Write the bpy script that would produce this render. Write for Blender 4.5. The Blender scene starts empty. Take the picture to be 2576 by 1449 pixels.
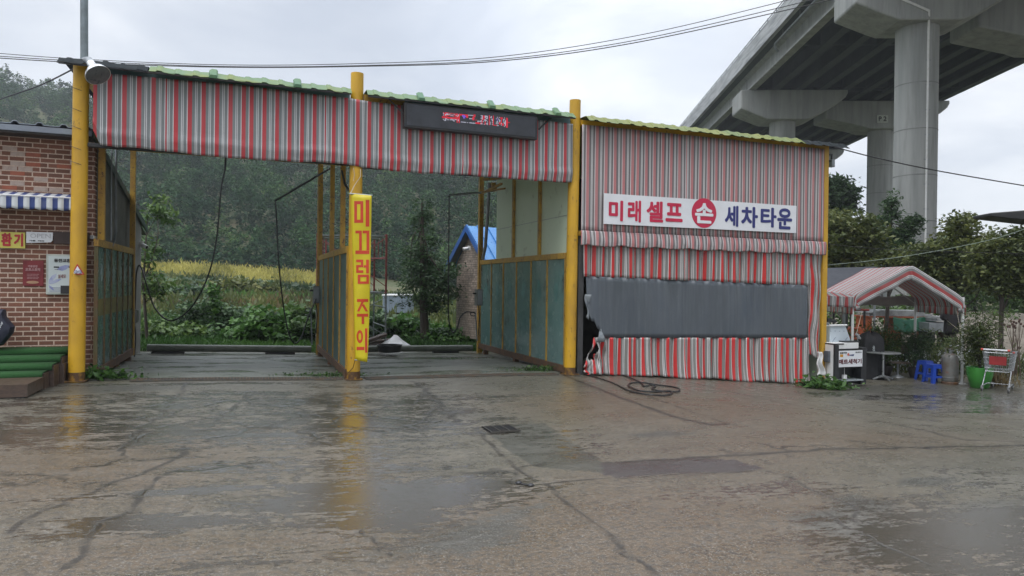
import bpy, math, random
import numpy as np
from mathutils import Vector
random.seed(7)
rng = np.random.default_rng(7)
C = bpy.context.scene.collection
SC = bpy.context.scene
PI = math.pi

# ------------------------------------------------------------------ camera
F = 1800.0                                    # focal length for a picture 2576 wide
_a = math.atan(8.5 / F)
_p = math.radians(0.7)
_fw = np.array([0, math.cos(_a), -math.sin(_a)])
_u0 = np.array([0, math.sin(_a), math.cos(_a)])
_r0 = np.array([1.0, 0, 0])
_R = math.cos(_p) * _r0 + math.sin(_p) * _u0
_U = -math.sin(_p) * _r0 + math.cos(_p) * _u0
EYE = np.array([0, 0, 1.6])
cd = bpy.data.cameras.new("camera")
cam = bpy.data.objects.new("camera", cd)
C.objects.link(cam)
from mathutils import Matrix
cam.matrix_world = Matrix(((_R[0], _U[0], -_fw[0], 0), (_R[1], _U[1], -_fw[1], 0), (_R[2], _U[2], -_fw[2], 1.6), (0, 0, 0, 1)))
cd.sensor_width = 36
cd.lens = 36 * F / 2576
cd.clip_end = 3000
cd.clip_start = 0.05
SC.camera = cam

# ------------------------------------------------------------------ world, sun, exposure
SUN_EL, SUN_AZ = math.radians(62), math.radians(205)
w = bpy.data.worlds.new("World")
SC.world = w
w.use_nodes = True
nt = w.node_tree
nt.nodes.clear()
def wn(t): return nt.nodes.new(t)
wo = wn('ShaderNodeOutputWorld'); bg = wn('ShaderNodeBackground')
sky = wn('ShaderNodeTexSky'); sky.sky_type = 'NISHITA'; sky.sun_disc = False
sky.sun_elevation = SUN_EL; sky.sun_rotation = SUN_AZ
tc = wn('ShaderNodeTexCoord'); mp = wn('ShaderNodeMapping'); mp.inputs['Scale'].default_value = (1.3, 1.3, 3.2)
mp.inputs['Location'].default_value = (0.35, 0.1, 0.2)
n1 = wn('ShaderNodeTexNoise'); n1.inputs['Scale'].default_value = 2.1; n1.inputs['Detail'].default_value = 7; n1.inputs['Roughness'].default_value = .5
n1.inputs['Distortion'].default_value = .4
rp = wn('ShaderNodeValToRGB')
rp.color_ramp.elements[0].position = .32; rp.color_ramp.elements[0].color = (.54, .59, .68, 1)
rp.color_ramp.elements[1].position = .68; rp.color_ramp.elements[1].color = (.94, .96, .99, 1)
e = rp.color_ramp.elements.new(.5); e.color = (.69, .73, .80, 1)
sx = wn('ShaderNodeSeparateXYZ')
mr = wn('ShaderNodeMapRange'); mr.inputs[1].default_value = .40; mr.inputs[2].default_value = .85; mr.inputs[3].default_value = 1.0; mr.inputs[4].default_value = 3.3
mr.interpolation_type = 'SMOOTHSTEP'
vm = wn('ShaderNodeVectorMath'); vm.operation = 'SCALE'
sk = wn('ShaderNodeVectorMath'); sk.operation = 'SCALE'; sk.inputs[3].default_value = 0.10
mx = wn('ShaderNodeMix'); mx.data_type = 'RGBA'; mx.inputs[0].default_value = 0.9
L = nt.links.new
L(tc.outputs['Generated'], mp.inputs[0]); L(mp.outputs[0], n1.inputs['Vector']); L(n1.outputs['Fac'], rp.inputs[0])
L(tc.outputs['Generated'], sx.inputs[0]); L(sx.outputs[2], mr.inputs[0])
# a paler, thinner part of the cloud deck
dt = wn('ShaderNodeVectorMath'); dt.operation = 'DOT_PRODUCT'; dt.inputs[1].default_value = (.09, .923, .375)
mb_ = wn('ShaderNodeMapRange'); mb_.interpolation_type = 'SMOOTHSTEP'; mb_.inputs[1].default_value = .955; mb_.inputs[2].default_value = 1.0; mb_.inputs[3].default_value = 1.0; mb_.inputs[4].default_value = 1.20
mm = wn('ShaderNodeMath'); mm.operation = 'MULTIPLY'; L(tc.outputs['Generated'], dt.inputs[0]); L(dt.outputs['Value'], mb_.inputs[0]); L(mb_.outputs[0], mm.inputs[0]); L(mr.outputs[0], mm.inputs[1])
L(rp.outputs[0], vm.inputs[0]); L(mm.outputs[0], vm.inputs[3])
L(sky.outputs[0], sk.inputs[0]); L(sk.outputs[0], mx.inputs[6]); L(vm.outputs[0], mx.inputs[7])
L(mx.outputs[2], bg.inputs[0]); bg.inputs[1].default_value = 1.12; L(bg.outputs[0], wo.inputs[0])

sd = bpy.data.lights.new("sun", 'SUN'); sd.energy = 1.3; sd.angle = math.radians(30); sd.color = (1, .97, .93)
so = bpy.data.objects.new("sun", sd); C.objects.link(so)
_d = Vector((math.sin(SUN_AZ) * math.cos(SUN_EL), math.cos(SUN_AZ) * math.cos(SUN_EL), math.sin(SUN_EL)))
so.rotation_euler = _d.to_track_quat('Z', 'Y').to_euler()
so.location = (0, -20, 40)
SC.view_settings.view_transform = 'Standard'
SC.view_settings.look = 'None'
SC.view_settings.exposure = 0.12
SC.view_settings.gamma = 1
SC.cycles.max_bounces = 8
SC.cycles.transparent_max_bounces = 8
SC.cycles.use_denoising = True

# ------------------------------------------------------------------ measuring helpers (picture measures -> real places)
def ray(u, v): return _fw + _R * (u - 1288) / F + _U * (724.5 - v) / F
def at(u, v, Y):
    d = ray(u, v); return EYE + d * Y / d[1]
A0 = at(192, 960, 11.2)
ES = np.array([.930, .367]); ES /= np.linalg.norm(ES)
ED = np.array([-.37, 1.0]); ED /= np.linalg.norm(ED)
ES3 = np.array([ES[0], ES[1], 0]); ED3 = np.array([ED[0], ED[1], 0]); Z3 = np.array([0, 0, 1.0])
def W(s, d, z): return np.array([A0[0] + s * ES[0] + d * ED[0], A0[1] + s * ES[1] + d * ED[1], z])
def onF(u, v, d=0.0):
    r = ray(u, v); p0 = A0[:2] + d * ED
    t, s = np.linalg.solve(np.array([[r[0], -ES[0]], [r[1], -ES[1]]]), p0)
    return s, 1.6 + t * r[2]
def onP(u, v, s):
    r = ray(u, v); p0 = A0[:2] + s * ES
    t, d = np.linalg.solve(np.array([[r[0], -ED[0]], [r[1], -ED[1]]]), p0)
    return d, 1.6 + t * r[2]
_gs = np.array([-60, -20, 0, 2, 4.3, 7, 8.6, 10, 11.5, 13, 14.6, 16.5, 19, 25, 60.])
_gz = np.array([.0, .0, 0, -.05, -.13, -.155, -.19, -.27, -.38, -.50, -.62, -.71, -.76, -.8, -.8])
def g(x, y):
    s = (np.asarray(x) - A0[0]) * ES[0] + (np.asarray(y) - A0[1]) * ES[1]
    d = ((np.asarray(y) - A0[1]) * ES[0] - (np.asarray(x) - A0[0]) * ES[1]) / (ED[1] * ES[0] - ED[0] * ES[1])
    return np.interp(s, _gs, _gz) - .022 * np.clip(d, 0, 6) * np.clip((16.5 - s) / 1.5, 0, 1)      # the bay floors fall gently to the rear
def onG(u, v):
    r = ray(u, v); t = 1.7 / -r[2]
    for _ in range(25):
        p = EYE + t * r
        t = (1.6 - float(g(p[0], p[1]))) / -r[2]
    return EYE + t * r

# ------------------------------------------------------------------ object helpers
LOC = {}
def tag(o, label=None, cat=None, group=None, kind=None):
    if label: o['label'] = label
    if cat: o['category'] = cat
    if group: o['group'] = group
    if kind: o['kind'] = kind
    return o
def thing(name, label, cat, loc, group=None):
    o = bpy.data.objects.new(name, None); C.objects.link(o)
    o.empty_display_size = .2
    o.location = [float(q) for q in loc]; LOC[o] = np.array(loc, float)
    return tag(o, label, cat, group)
def copy_tree(o, parent=None):
    c = o.copy(); C.objects.link(c); LOC[c] = LOC[o]
    if parent is not None: c.parent = parent
    for ch in list(o.children): copy_tree(ch, c)
    return c

class MB:
    def __init__(s): s.v = []; s.f = []; s.m = []
    def add(s, vs, fs, m=0):
        b = len(s.v); s.v += [tuple(map(float, p)) for p in vs]
        s.f += [tuple(i + b for i in q) for q in fs]; s.m += [m] * len(fs); return s
    def hexa(s, P, m=0):      # 8 points: bottom 4 then top 4
        return s.add(P, [(3, 2, 1, 0), (4, 5, 6, 7), (0, 1, 5, 4), (1, 2, 6, 5), (2, 3, 7, 6), (3, 0, 4, 7)], m)
    def box(s, c, size, ax=None, m=0):
        c = np.array(c, float); ax = ax or (np.array([1., 0, 0]), np.array([0, 1., 0]), Z3)
        X, Y, Z = [np.array(a, float) * k / 2 for a, k in zip(ax, size)]
        return s.hexa([c - X - Y - Z, c + X - Y - Z, c + X + Y - Z, c - X + Y - Z, c - X - Y + Z, c + X - Y + Z, c + X + Y + Z, c - X + Y + Z], m)
    def fbox(s, s0, s1, d0, d1, z0, z1, m=0):
        return s.hexa([W(s0, d0, z0), W(s1, d0, z0), W(s1, d1, z0), W(s0, d1, z0), W(s0, d0, z1), W(s1, d0, z1), W(s1, d1, z1), W(s0, d1, z1)], m)
    def bar(s, p0, p1, w, h=None, up=(0, 0, 1), m=0):
        p0 = np.array(p0, float); p1 = np.array(p1, float); h = h or w
        d = p1 - p0; l = np.linalg.norm(d); d = d / l; up = np.array(up, float)
        if abs(np.dot(d, up)) > .95: up = np.array([ES[0], ES[1], 0])
        x = np.cross(d, up); x /= np.linalg.norm(x); y = np.cross(x, d)
        return s.box((p0 + p1) / 2, (w, l, h), (x, d, y), m)
    def tube(s, pts, r, n=8, m=0, caps=True):
        pts = np.array(pts, float); k = len(pts); r = np.broadcast_to(np.asarray(r, float), (k,))
        T = np.gradient(pts, axis=0); T /= np.linalg.norm(T, axis=1)[:, None] + 1e-12
        ref = np.array([0, 0, 1.]) if abs(T[0][2]) < .9 else np.array([1., 0, 0])
        x = np.cross(T[0], ref); x /= np.linalg.norm(x); vs = []
        for i in range(k):
            x = x - T[i] * np.dot(x, T[i]); x /= np.linalg.norm(x) + 1e-12; y = np.cross(T[i], x)
            for j in range(n):
                q = 2 * PI * j / n; vs.append(pts[i] + r[i] * (math.cos(q) * x + math.sin(q) * y))
        fs = [(i * n + j, i * n + (j + 1) % n, (i + 1) * n + (j + 1) % n, (i + 1) * n + j) for i in range(k - 1) for j in range(n)]
        if caps: fs += [tuple(range(n))[::-1], tuple((k - 1) * n + j for j in range(n))]
        return s.add(vs, fs, m)
    def lathe(s, prof, c, n=20, ax=None, m=0, caps=True):
        c = np.array(c, float); X, Y, Z = ax or (np.array([1., 0, 0]), np.array([0, 1., 0]), Z3)
        vs = [c + r * (math.cos(2 * PI * j / n) * X + math.sin(2 * PI * j / n) * Y) + z * Z for r, z in prof for j in range(n)]
        k = len(prof)
        fs = [(i * n + j, i * n + (j + 1) % n, (i + 1) * n + (j + 1) % n, (i + 1) * n + j) for i in range(k - 1) for j in range(n)]
        if caps: fs += [tuple(range(n))[::-1], tuple((k - 1) * n + j for j in range(n))]
        return s.add(vs, fs, m)
    def prism(s, poly, a, b, m=0):   # poly: list of 3D points, extruded from +a to +b vectors
        n = len(poly); P = [np.array(p) + a for p in poly] + [np.array(p) + b for p in poly]
        return s.add(P, [tuple(range(n))[::-1], tuple(range(n, 2 * n))] + [(i, (i + 1) % n, n + (i + 1) % n, n + i) for i in range(n)], m)
    def grid(s, nu, nv, fn, m=0, hole=None):
        vs = [fn(i / nu, j / nv) for j in range(nv + 1) for i in range(nu + 1)]
        q = lambda i, j: j * (nu + 1) + i
        fs = [(q(i, j), q(i + 1, j), q(i + 1, j + 1), q(i, j + 1)) for j in range(nv) for i in range(nu) if not (hole and hole((i + .5) / nu, (j + .5) / nv))]
        return s.add(vs, fs, m)
    def blob(s, c, r, nu=16, nv=10, jit=0, m=0):
        c = np.array(c, float); vs = []
        for j in range(nv + 1):
            th = PI * j / nv
            for i in range(nu):
                ph = 2 * PI * i / nu; k = 1 + (random.uniform(-jit, jit) if 0 < j < nv else 0)
                vs.append(c + k * np.array([r[0] * math.sin(th) * math.cos(ph), r[1] * math.sin(th) * math.sin(ph), r[2] * math.cos(th)]))
        fs = [(j * nu + i, (j + 1) * nu + i, (j + 1) * nu + (i + 1) % nu, j * nu + (i + 1) % nu) for j in range(nv) for i in range(nu)]
        return s.add(vs, fs, m)
    def build(s, name, mat, parent=None, smooth=False, uv=None, bevel=0, solid=0, local=False):
        me = bpy.data.meshes.new(name)
        V = np.array(s.v, float)
        if parent is not None: base = np.zeros(3) if local else LOC[parent]
        elif local: base = np.zeros(3)
        else: base = np.array([V[:, 0].mean(), V[:, 1].mean(), V[:, 2].min()])
        me.from_pydata((V - base).tolist(), [], s.f)
        mats = mat if isinstance(mat, (list, tuple)) else [mat]
        for q in mats: me.materials.append(q)
        if len(mats) > 1: me.polygons.foreach_set('material_index', s.m)
        if smooth: me.polygons.foreach_set('use_smooth', [True] * len(me.polygons))
        if uv:
            ul = me.uv_layers.new(name='UVMap'); li = np.zeros(len(me.loops), np.int32); me.loops.foreach_get('vertex_index', li)
            UV = np.array([uv(p) for p in V]); ul.data.foreach_set('uv', UV[li].ravel())
        me.validate(); me.update()
        o = bpy.data.objects.new(name, me); C.objects.link(o)
        if smooth:
            try:
                me.set_sharp_from_angle(angle=math.radians(40))
            except Exception: pass
        LOC[o] = base if (parent is None) else LOC[parent] if not local else np.zeros(3)
        if parent is not None: o.parent = parent
        else: o.location = base
        if solid:
            q = o.modifiers.new('solid', 'SOLIDIFY'); q.thickness = solid; q.offset = 0
        if bevel:
            q = o.modifiers.new('bevel', 'BEVEL'); q.width = bevel; q.segments = 2; q.limit_method = 'ANGLE'; q.angle_limit = math.radians(35)
        return o

def build_split(mb, name, *a, **k):
    """one object per connected piece"""
    par = list(range(len(mb.v)))
    def find(i):
        while par[i] != i: par[i] = par[par[i]]; i = par[i]
        return i
    for f in mb.f:
        for j in f[1:]: par[find(j)] = find(f[0])
    groups = {}
    for f, m in zip(mb.f, mb.m): groups.setdefault(find(f[0]), []).append((f, m))
    out = []
    for fs in groups.values():
        q = MB(); ids = {}
        for f, m in fs:
            for i in f:
                if i not in ids: ids[i] = len(q.v); q.v.append(mb.v[i])
            q.f.append(tuple(ids[i] for i in f)); q.m.append(m)
        out.append(q.build(name, *a, **k))
    return out

def text_mb(mb, body, p0, X, Y, bold=.0, out=None, thick=.004, m=0):
    """lettering fitted into the box p0 + X (width vector) + Y (height vector), standing proud by thick along out"""
    cu = bpy.data.curves.new('t', 'FONT'); cu.body = body; cu.extrude = .02; cu.resolution_u = 3
    o = bpy.data.objects.new('t', cu); C.objects.link(o)
    dg = bpy.context.evaluated_depsgraph_get()
    me = bpy.data.meshes.new_from_object(o.evaluated_get(dg))
    V = np.array([q.co[:] for q in me.vertices]); lo = V.min(0); hi = V.max(0)
    # a bold weight is the same letters laid over each other, shifted a little all round
    sh = [(0, 0)] + ([(bold * math.cos(k), bold * math.sin(k)) for k in np.linspace(0, 2 * PI, 9)[:-1]] if bold else [])
    lo[:2] -= bold; hi[:2] += bold
    polys = [tuple(q.vertices) for q in me.polygons]; nV = len(V)
    p0 = np.array(p0); X = np.array(X); Y = np.array(Y)
    nrm = np.array(out) if out is not None else np.cross(X, Y); nrm = nrm / np.linalg.norm(nrm)
    for i, (dx, dy) in enumerate(sh):
        T = (V + np.array([dx, dy, 0]) - lo) / (hi - lo)
        P = p0 + T[:, :1] * X + T[:, 1:2] * Y + (T[:, 2:3] * thick + i * .00025) * nrm
        mb.add(P, polys, m)
    bpy.data.objects.remove(o); bpy.data.curves.remove(cu); bpy.data.meshes.remove(me)
    return mb

# ------------------------------------------------------------------ materials
def nodes(name):
    m = bpy.data.materials.new(name); m.use_nodes = True; t = m.node_tree; b = t.nodes['Principled BSDF']
    return m, t, b
def N(t, ty, **kw):
    n = t.nodes.new(ty)
    for k, v in kw.items():
        if k in n.inputs.keys() if isinstance(k, str) else False: n.inputs[k].default_value = v
        else: setattr(n, k, v)
    return n
def ramp(t, src, stops, mode='LINEAR'):
    r = t.nodes.new('ShaderNodeValToRGB'); r.color_ramp.interpolation = mode; cr = r.color_ramp
    while len(cr.elements) < len(stops): cr.elements.new(.5)
    for e_, (p, c) in zip(cr.elements, stops):
        e_.position = p; e_.color = (*c, 1) if len(c) == 3 else c
    t.links.new(src, r.inputs[0]); return r.outputs[0]
def G1(x): return (x, x, x)
def noise(t, vec, scale, det=5, ro=.55, stretch=None, loc=None, dist=0):
    if stretch or loc:
        q = t.nodes.new('ShaderNodeMapping')
        if stretch: q.inputs['Scale'].default_value = stretch
        if loc: q.inputs['Location'].default_value = loc
        t.links.new(vec, q.inputs[0]); vec = q.outputs[0]
    n = t.nodes.new('ShaderNodeTexNoise'); n.inputs['Scale'].default_value = scale; n.inputs['Detail'].default_value = det
    n.inputs['Roughness'].default_value = ro; n.inputs['Distortion'].default_value = dist
    t.links.new(vec, n.inputs['Vector']); return n.outputs['Fac']
def mixc(t, fac, a, b, blend='MIX'):
    q = t.nodes.new('ShaderNodeMix'); q.data_type = 'RGBA'; q.blend_type = blend
    for sock, val in ((q.inputs[0], fac), (q.inputs[6], a), (q.inputs[7], b)):
        if hasattr(val, 'is_output') or isinstance(val, bpy.types.NodeSocket): t.links.new(val, sock)
        elif isinstance(val, (int, float)): sock.default_value = val
        else: sock.default_value = (*val, 1)
    return q.outputs[2]
def math_(t, op, a, b=None, c=None, clamp=False):
    q = t.nodes.new('ShaderNodeMath'); q.operation = op; q.use_clamp = clamp
    for i, val in enumerate((a, b, c)):
        if val is None: continue
        if isinstance(val, bpy.types.NodeSocket): t.links.new(val, q.inputs[i])
        else: q.inputs[i].default_value = val
    return q.outputs[0]
def bump(t, b, h, strength=.3, dist=.01, prev=None):
    q = t.nodes.new('ShaderNodeBump'); q.inputs['Strength'].default_value = strength; q.inputs['Distance'].default_value = dist
    t.links.new(h, q.inputs['Height'])
    if prev is not None: t.links.new(prev, q.inputs['Normal'])
    if b is not None: t.links.new(q.outputs[0], b.inputs['Normal'])
    return q.outputs[0]
def objco(t): return t.nodes.new('ShaderNodeTexCoord').outputs['Object']
def geo(t): return t.nodes.new('ShaderNodeNewGeometry').outputs['Position']
def attr(t, name):
    q = t.nodes.new('ShaderNodeAttribute'); q.attribute_name = name; return q.outputs['Fac']
_mc = {}
def M(name, col, rough=.5, metal=0., c2=None, ns=4, amt=(.42, .62), stretch=None, bmp=.15, bs=60, spec=.5, c3=None, n3=9, amt3=(.6, .68), trans=0, coat=0):
    """painted / weathered surface: base colour, a second worn colour and a third (rust, dirt) one in noise patches"""
    if name in _mc: return _mc[name]
    m, t, b = nodes(name); P = objco(t)
    c2 = c2 or tuple(x * .72 for x in col)
    n = noise(t, P, ns, 6, .6, stretch)
    f = ramp(t, n, [(amt[0], G1(0)), (amt[1], G1(1))])
    c = mixc(t, f, col, c2)
    if c3:
        n2 = noise(t, P, n3, 8, .65, stretch, (3, 1, 7)); f2 = ramp(t, n2, [(amt3[0], G1(0)), (amt3[1], G1(1))]); c = mixc(t, f2, c, c3)
    t.links.new(c, b.inputs['Base Color'])
    b.inputs['Metallic'].default_value = metal; b.inputs['Specular IOR Level'].default_value = spec
    fr = noise(t, P, ns * 3, 4); rr = t.nodes.new('ShaderNodeMapRange'); rr.inputs[3].default_value = max(.02, rough - .13); rr.inputs[4].default_value = min(1, rough + .13)
    t.links.new(fr, rr.inputs[0]); t.links.new(rr.outputs[0], b.inputs['Roughness'])
    if bmp: bump(t, b, noise(t, P, bs, 4), bmp, .01)
    if coat: b.inputs['Coat Weight'].default_value = coat
    if trans:
        tr = t.nodes.new('ShaderNodeBsdfTranslucent'); t.links.new(c, tr.inputs[0]); ms = t.nodes.new('ShaderNodeMixShader'); ms.inputs[0].default_value = trans
        t.links.new(b.outputs[0], ms.inputs[1]); t.links.new(tr.outputs[0], ms.inputs[2]); t.links.new(ms.outputs[0], t.nodes['Material Output'].inputs[0])
    _mc[name] = m; return m

def stripes(name, red, grey, white, dark, P=.205, rough=.45, fade=.15, trans=.12, seam=1.25):
    """woven awning cloth: stripes follow the UV width in metres"""
    m, t, b = nodes(name)
    uvn = t.nodes.new('ShaderNodeTexCoord').outputs['UV']; sp = t.nodes.new('ShaderNodeSeparateXYZ'); t.links.new(uvn, sp.inputs[0])
    U_ = sp.outputs[0]
    fl = math_(t, 'FLOOR', math_(t, 'DIVIDE', U_, seam))
    u2 = math_(t, 'ADD', U_, math_(t, 'MULTIPLY', fl, .083))
    fr = math_(t, 'FRACT', math_(t, 'DIVIDE', u2, P))
    st = [(0, red), (.31, grey), (.53, white), (.60, dark), (.64, white), (.71, grey), (.93, white)]
    c = ramp(t, fr, st, 'CONSTANT')
    d1 = noise(t, uvn, 1.6, 6, .6, (1, .5, 1)); c = mixc(t, ramp(t, d1, [(.4, G1(0)), (.75, G1(fade))]), c, (.42, .40, .38))
    d2 = noise(t, uvn, 9, 5, .6, (3, .12, 1)); c = mixc(t, ramp(t, d2, [(.5, G1(0)), (.8, G1(.35))]), c, (.16, .15, .14))
    t.links.new(c, b.inputs['Base Color']); b.inputs['Roughness'].default_value = rough
    bump(t, b, math_(t, 'ADD', noise(t, uvn, 3.5, 4, .5), math_(t, 'MULTIPLY', noise(t, uvn, 5, 4, .6, (.5, 2.2, 1), (3, 1, 2), 1.0), .6)), .22, .035)
    if trans:
        tr = t.nodes.new('ShaderNodeBsdfTranslucent'); t.links.new(c, tr.inputs[0]); ms = t.nodes.new('ShaderNodeMixShader'); ms.inputs[0].default_value = trans
        t.links.new(b.outputs[0], ms.inputs[1]); t.links.new(tr.outputs[0], ms.inputs[2]); t.links.new(ms.outputs[0], t.nodes['Material Output'].inputs[0])
    return m

def leafmat(name, stops, rough=.45, trans=.35, big=.15, spec=.35):
    """foliage: colour from each leaf's own stored value, with broad natural variation"""
    m, t, b = nodes(name); v = attr(t, 'var'); nz = noise(t, geo(t), big, 3)
    f = math_(t, 'ADD', math_(t, 'MULTIPLY', v, .7), math_(t, 'MULTIPLY', math_(t, 'SUBTRACT', nz, .35), .6), clamp=True)
    c = ramp(t, f, stops); t.links.new(c, b.inputs['Base Color']); b.inputs['Roughness'].default_value = rough
    b.inputs['Specular IOR Level'].default_value = spec
    tr = t.nodes.new('ShaderNodeBsdfTranslucent'); t.links.new(c, tr.inputs[0]); ms = t.nodes.new('ShaderNodeMixShader'); ms.inputs[0].default_value = trans
    t.links.new(b.outputs[0], ms.inputs[1]); t.links.new(tr.outputs[0], ms.inputs[2]); t.links.new(ms.outputs[0], t.nodes['Material Output'].inputs[0])
    return m

def leaves(name, pts, size, mat, parent=None, var=None, asp=.55, up=.3, drop=0., seed=1, blade=False):
    """many small leaf faces (bent four-sided leaves) in one mesh"""
    r = np.random.default_rng(seed); pts = np.asarray(pts, float); n = len(pts); size = np.broadcast_to(np.asarray(size, float), (n,))
    size = size * r.uniform(.6, 1.3, n)
    if blade:
        a = r.normal(0, .35, (n, 3)); a[:, 2] = 1
    else:
        a = r.normal(0, 1, (n, 3)); a[:, 2] = a[:, 2] * .6 - drop
    a /= np.linalg.norm(a, axis=1)[:, None]
    nn = r.normal(0, 1, (n, 3)); nn[:, 2] = np.abs(nn[:, 2]) + up * 2
    bb = np.cross(nn, a); bb /= np.linalg.norm(bb, axis=1)[:, None] + 1e-9; cc = np.cross(a, bb)
    h = size[:, None]
    V = np.empty((n, 4, 3))
    V[:, 0] = pts - a * h * .5; V[:, 2] = pts + a * h * .5
    V[:, 1] = pts + bb * h * asp * .5 + cc * h * .08 - a * h * .08; V[:, 3] = pts - bb * h * asp * .5 + cc * h * .08 - a * h * .08
    me = bpy.data.meshes.new(name); base = LOC[parent] if parent is not None else np.array([pts[:, 0].mean(), pts[:, 1].mean(), pts[:, 2].min()])
    V = (V - base).reshape(-1, 3)
    me.vertices.add(4 * n); me.vertices.foreach_set('co', V.ravel())
    me.loops.add(4 * n); me.loops.foreach_set('vertex_index', np.arange(4 * n, dtype=np.int32))
    me.polygons.add(n); me.polygons.foreach_set('loop_start', np.arange(0, 4 * n, 4, dtype=np.int32))
    try: me.polygons.foreach_set('loop_total', np.full(n, 4, np.int32))
    except Exception: pass
    if var is None: var = r.uniform(0, 1, n)
    var = np.clip(np.asarray(var) + r.normal(0, .12, n), 0, 1)
    at_ = me.attributes.new('var', 'FLOAT', 'POINT'); at_.data.foreach_set('value', np.repeat(var, 4).astype(np.float32))
    me.materials.append(mat); me.update(); me.validate()
    o = bpy.data.objects.new(name, me); C.objects.link(o); LOC[o] = base
    if parent is not None: o.parent = parent
    else: o.location = base
    return o

def clumps(c, r, nclump, per, spread, seed=1, shell=.55):
    """leaf positions: clumps scattered through an ellipsoid crown, with a light or dark value per clump"""
    q = np.random.default_rng(seed); d = q.normal(0, 1, (nclump, 3)); d /= np.linalg.norm(d, axis=1)[:, None]
    k = q.uniform(shell, 1.0, nclump) ** .8; k = np.where(q.uniform(0, 1, nclump) < .22, q.uniform(1.0, 1.38, nclump), k)
    cc = np.array(c) + d * k[:, None] * np.array(r)
    P = np.repeat(cc, per, 0) + q.normal(0, 1, (nclump * per, 3)) * spread * np.array([1, 1, .6])
    v = np.repeat(q.uniform(.1, .9, nclump), per)
    return P, v

# colours
YEL = (.60, .34, .015)
m_yellow = M('yellow_post_paint', YEL, .48, 0, (.42, .235, .02), 2.2, (.40, .68), (1, 1, .45), bmp=.12, c3=(.12, .065, .025), n3=11, amt3=(.61, .70))
m_yrust = M('worn_yellow_paint', (.46, .27, .03), .5, 0, (.33, .18, .03), 5, (.4, .65), bmp=.1, c3=(.09, .04, .02), n3=16, amt3=(.56, .66))
m_rust = M('rusty_steel', (.10, .06, .04), .7, .2, (.16, .08, .035), 8, c3=(.05, .045, .04))
m_dark = M('black_steel', (.025, .027, .03), .45, .3, (.04, .035, .03))
m_teal = M('teal_paint', (.10, .19, .21), .5, 0, (.13, .20, .20), 4, c3=(.10, .07, .05), n3=12)
m_grey = M('grey_galvanised', (.28, .30, .31), .45, .6, (.22, .23, .24))
m_white = M('white_paint', (.70, .70, .69), .45, 0, (.60, .59, .56), 5, (.45, .75), c3=(.34, .28, .2), n3=12, amt3=(.66, .74))
m_black = M('black_rubber', (.012, .012, .013), .4, 0, (.02, .02, .02))
m_signwhite = M('sign_white', (.72, .73, .75), .4, 0, (.66, .67, .69), 2)
m_red = M('sign_red', (.52, .015, .06), .4, 0, (.46, .012, .05), 2, bmp=0)
m_navy = M('sign_navy', (.02, .025, .16), .4, 0, (.025, .03, .14), 2, bmp=0)
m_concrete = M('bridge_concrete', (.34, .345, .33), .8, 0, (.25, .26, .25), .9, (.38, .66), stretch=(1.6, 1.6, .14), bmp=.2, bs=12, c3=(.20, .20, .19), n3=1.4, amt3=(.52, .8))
m_concshade = M('shaded_concrete', (.055, .068, .068), .85, 0, (.042, .054, .054), .4, bmp=.15, bs=10)  # darkened copy of the concrete: shade under the deck painted in
m_wood = M('wet_brown_timber', (.085, .055, .04), .35, 0, (.06, .04, .03), 5, stretch=(1, 8, 8), bmp=.3, bs=20)

# ================================================================== SETTING: ground, hill, lot, bay floor
def sheet(name, X, Y, Zf, mat, kind='structure', attrs=None):
    nx, ny = len(X), len(Y); gx, gy = np.meshgrid(X, Y); V = np.stack([gx, gy, Zf(gx, gy)], -1).reshape(-1, 3)
    return sheet_v(name, V, nx, ny, mat, kind, attrs)
def sheet_v(name, V, nx, ny, mat, kind='structure', attrs=None, smooth=True):
    i = np.arange(nx - 1)[None, :] + (np.arange(ny - 1) * nx)[:, None]; i = i.ravel()
    Fc = np.stack([i, i + 1, i + nx + 1, i + nx], -1).astype(np.int32)
    me = bpy.data.meshes.new(name); me.vertices.add(len(V)); me.vertices.foreach_set('co', V.ravel())
    n = len(Fc); me.loops.add(4 * n); me.loops.foreach_set('vertex_index', Fc.ravel()); me.polygons.add(n)
    me.polygons.foreach_set('loop_start', np.arange(0, 4 * n, 4, dtype=np.int32))
    try: me.polygons.foreach_set('loop_total', np.full(n, 4, np.int32))
    except Exception: pass
    me.polygons.foreach_set('use_smooth', [smooth] * n)
    for k, v in (attrs or {}).items():
        q = me.attributes.new(k, 'FLOAT', 'POINT'); q.data.foreach_set('value', np.asarray(v, np.float32).ravel())
    me.materials.append(mat); me.update(); me.validate()
    o = bpy.data.objects.new(name, me); C.objects.link(o); LOC[o] = np.zeros(3)
    if kind: o['kind'] = kind
    return o

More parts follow.
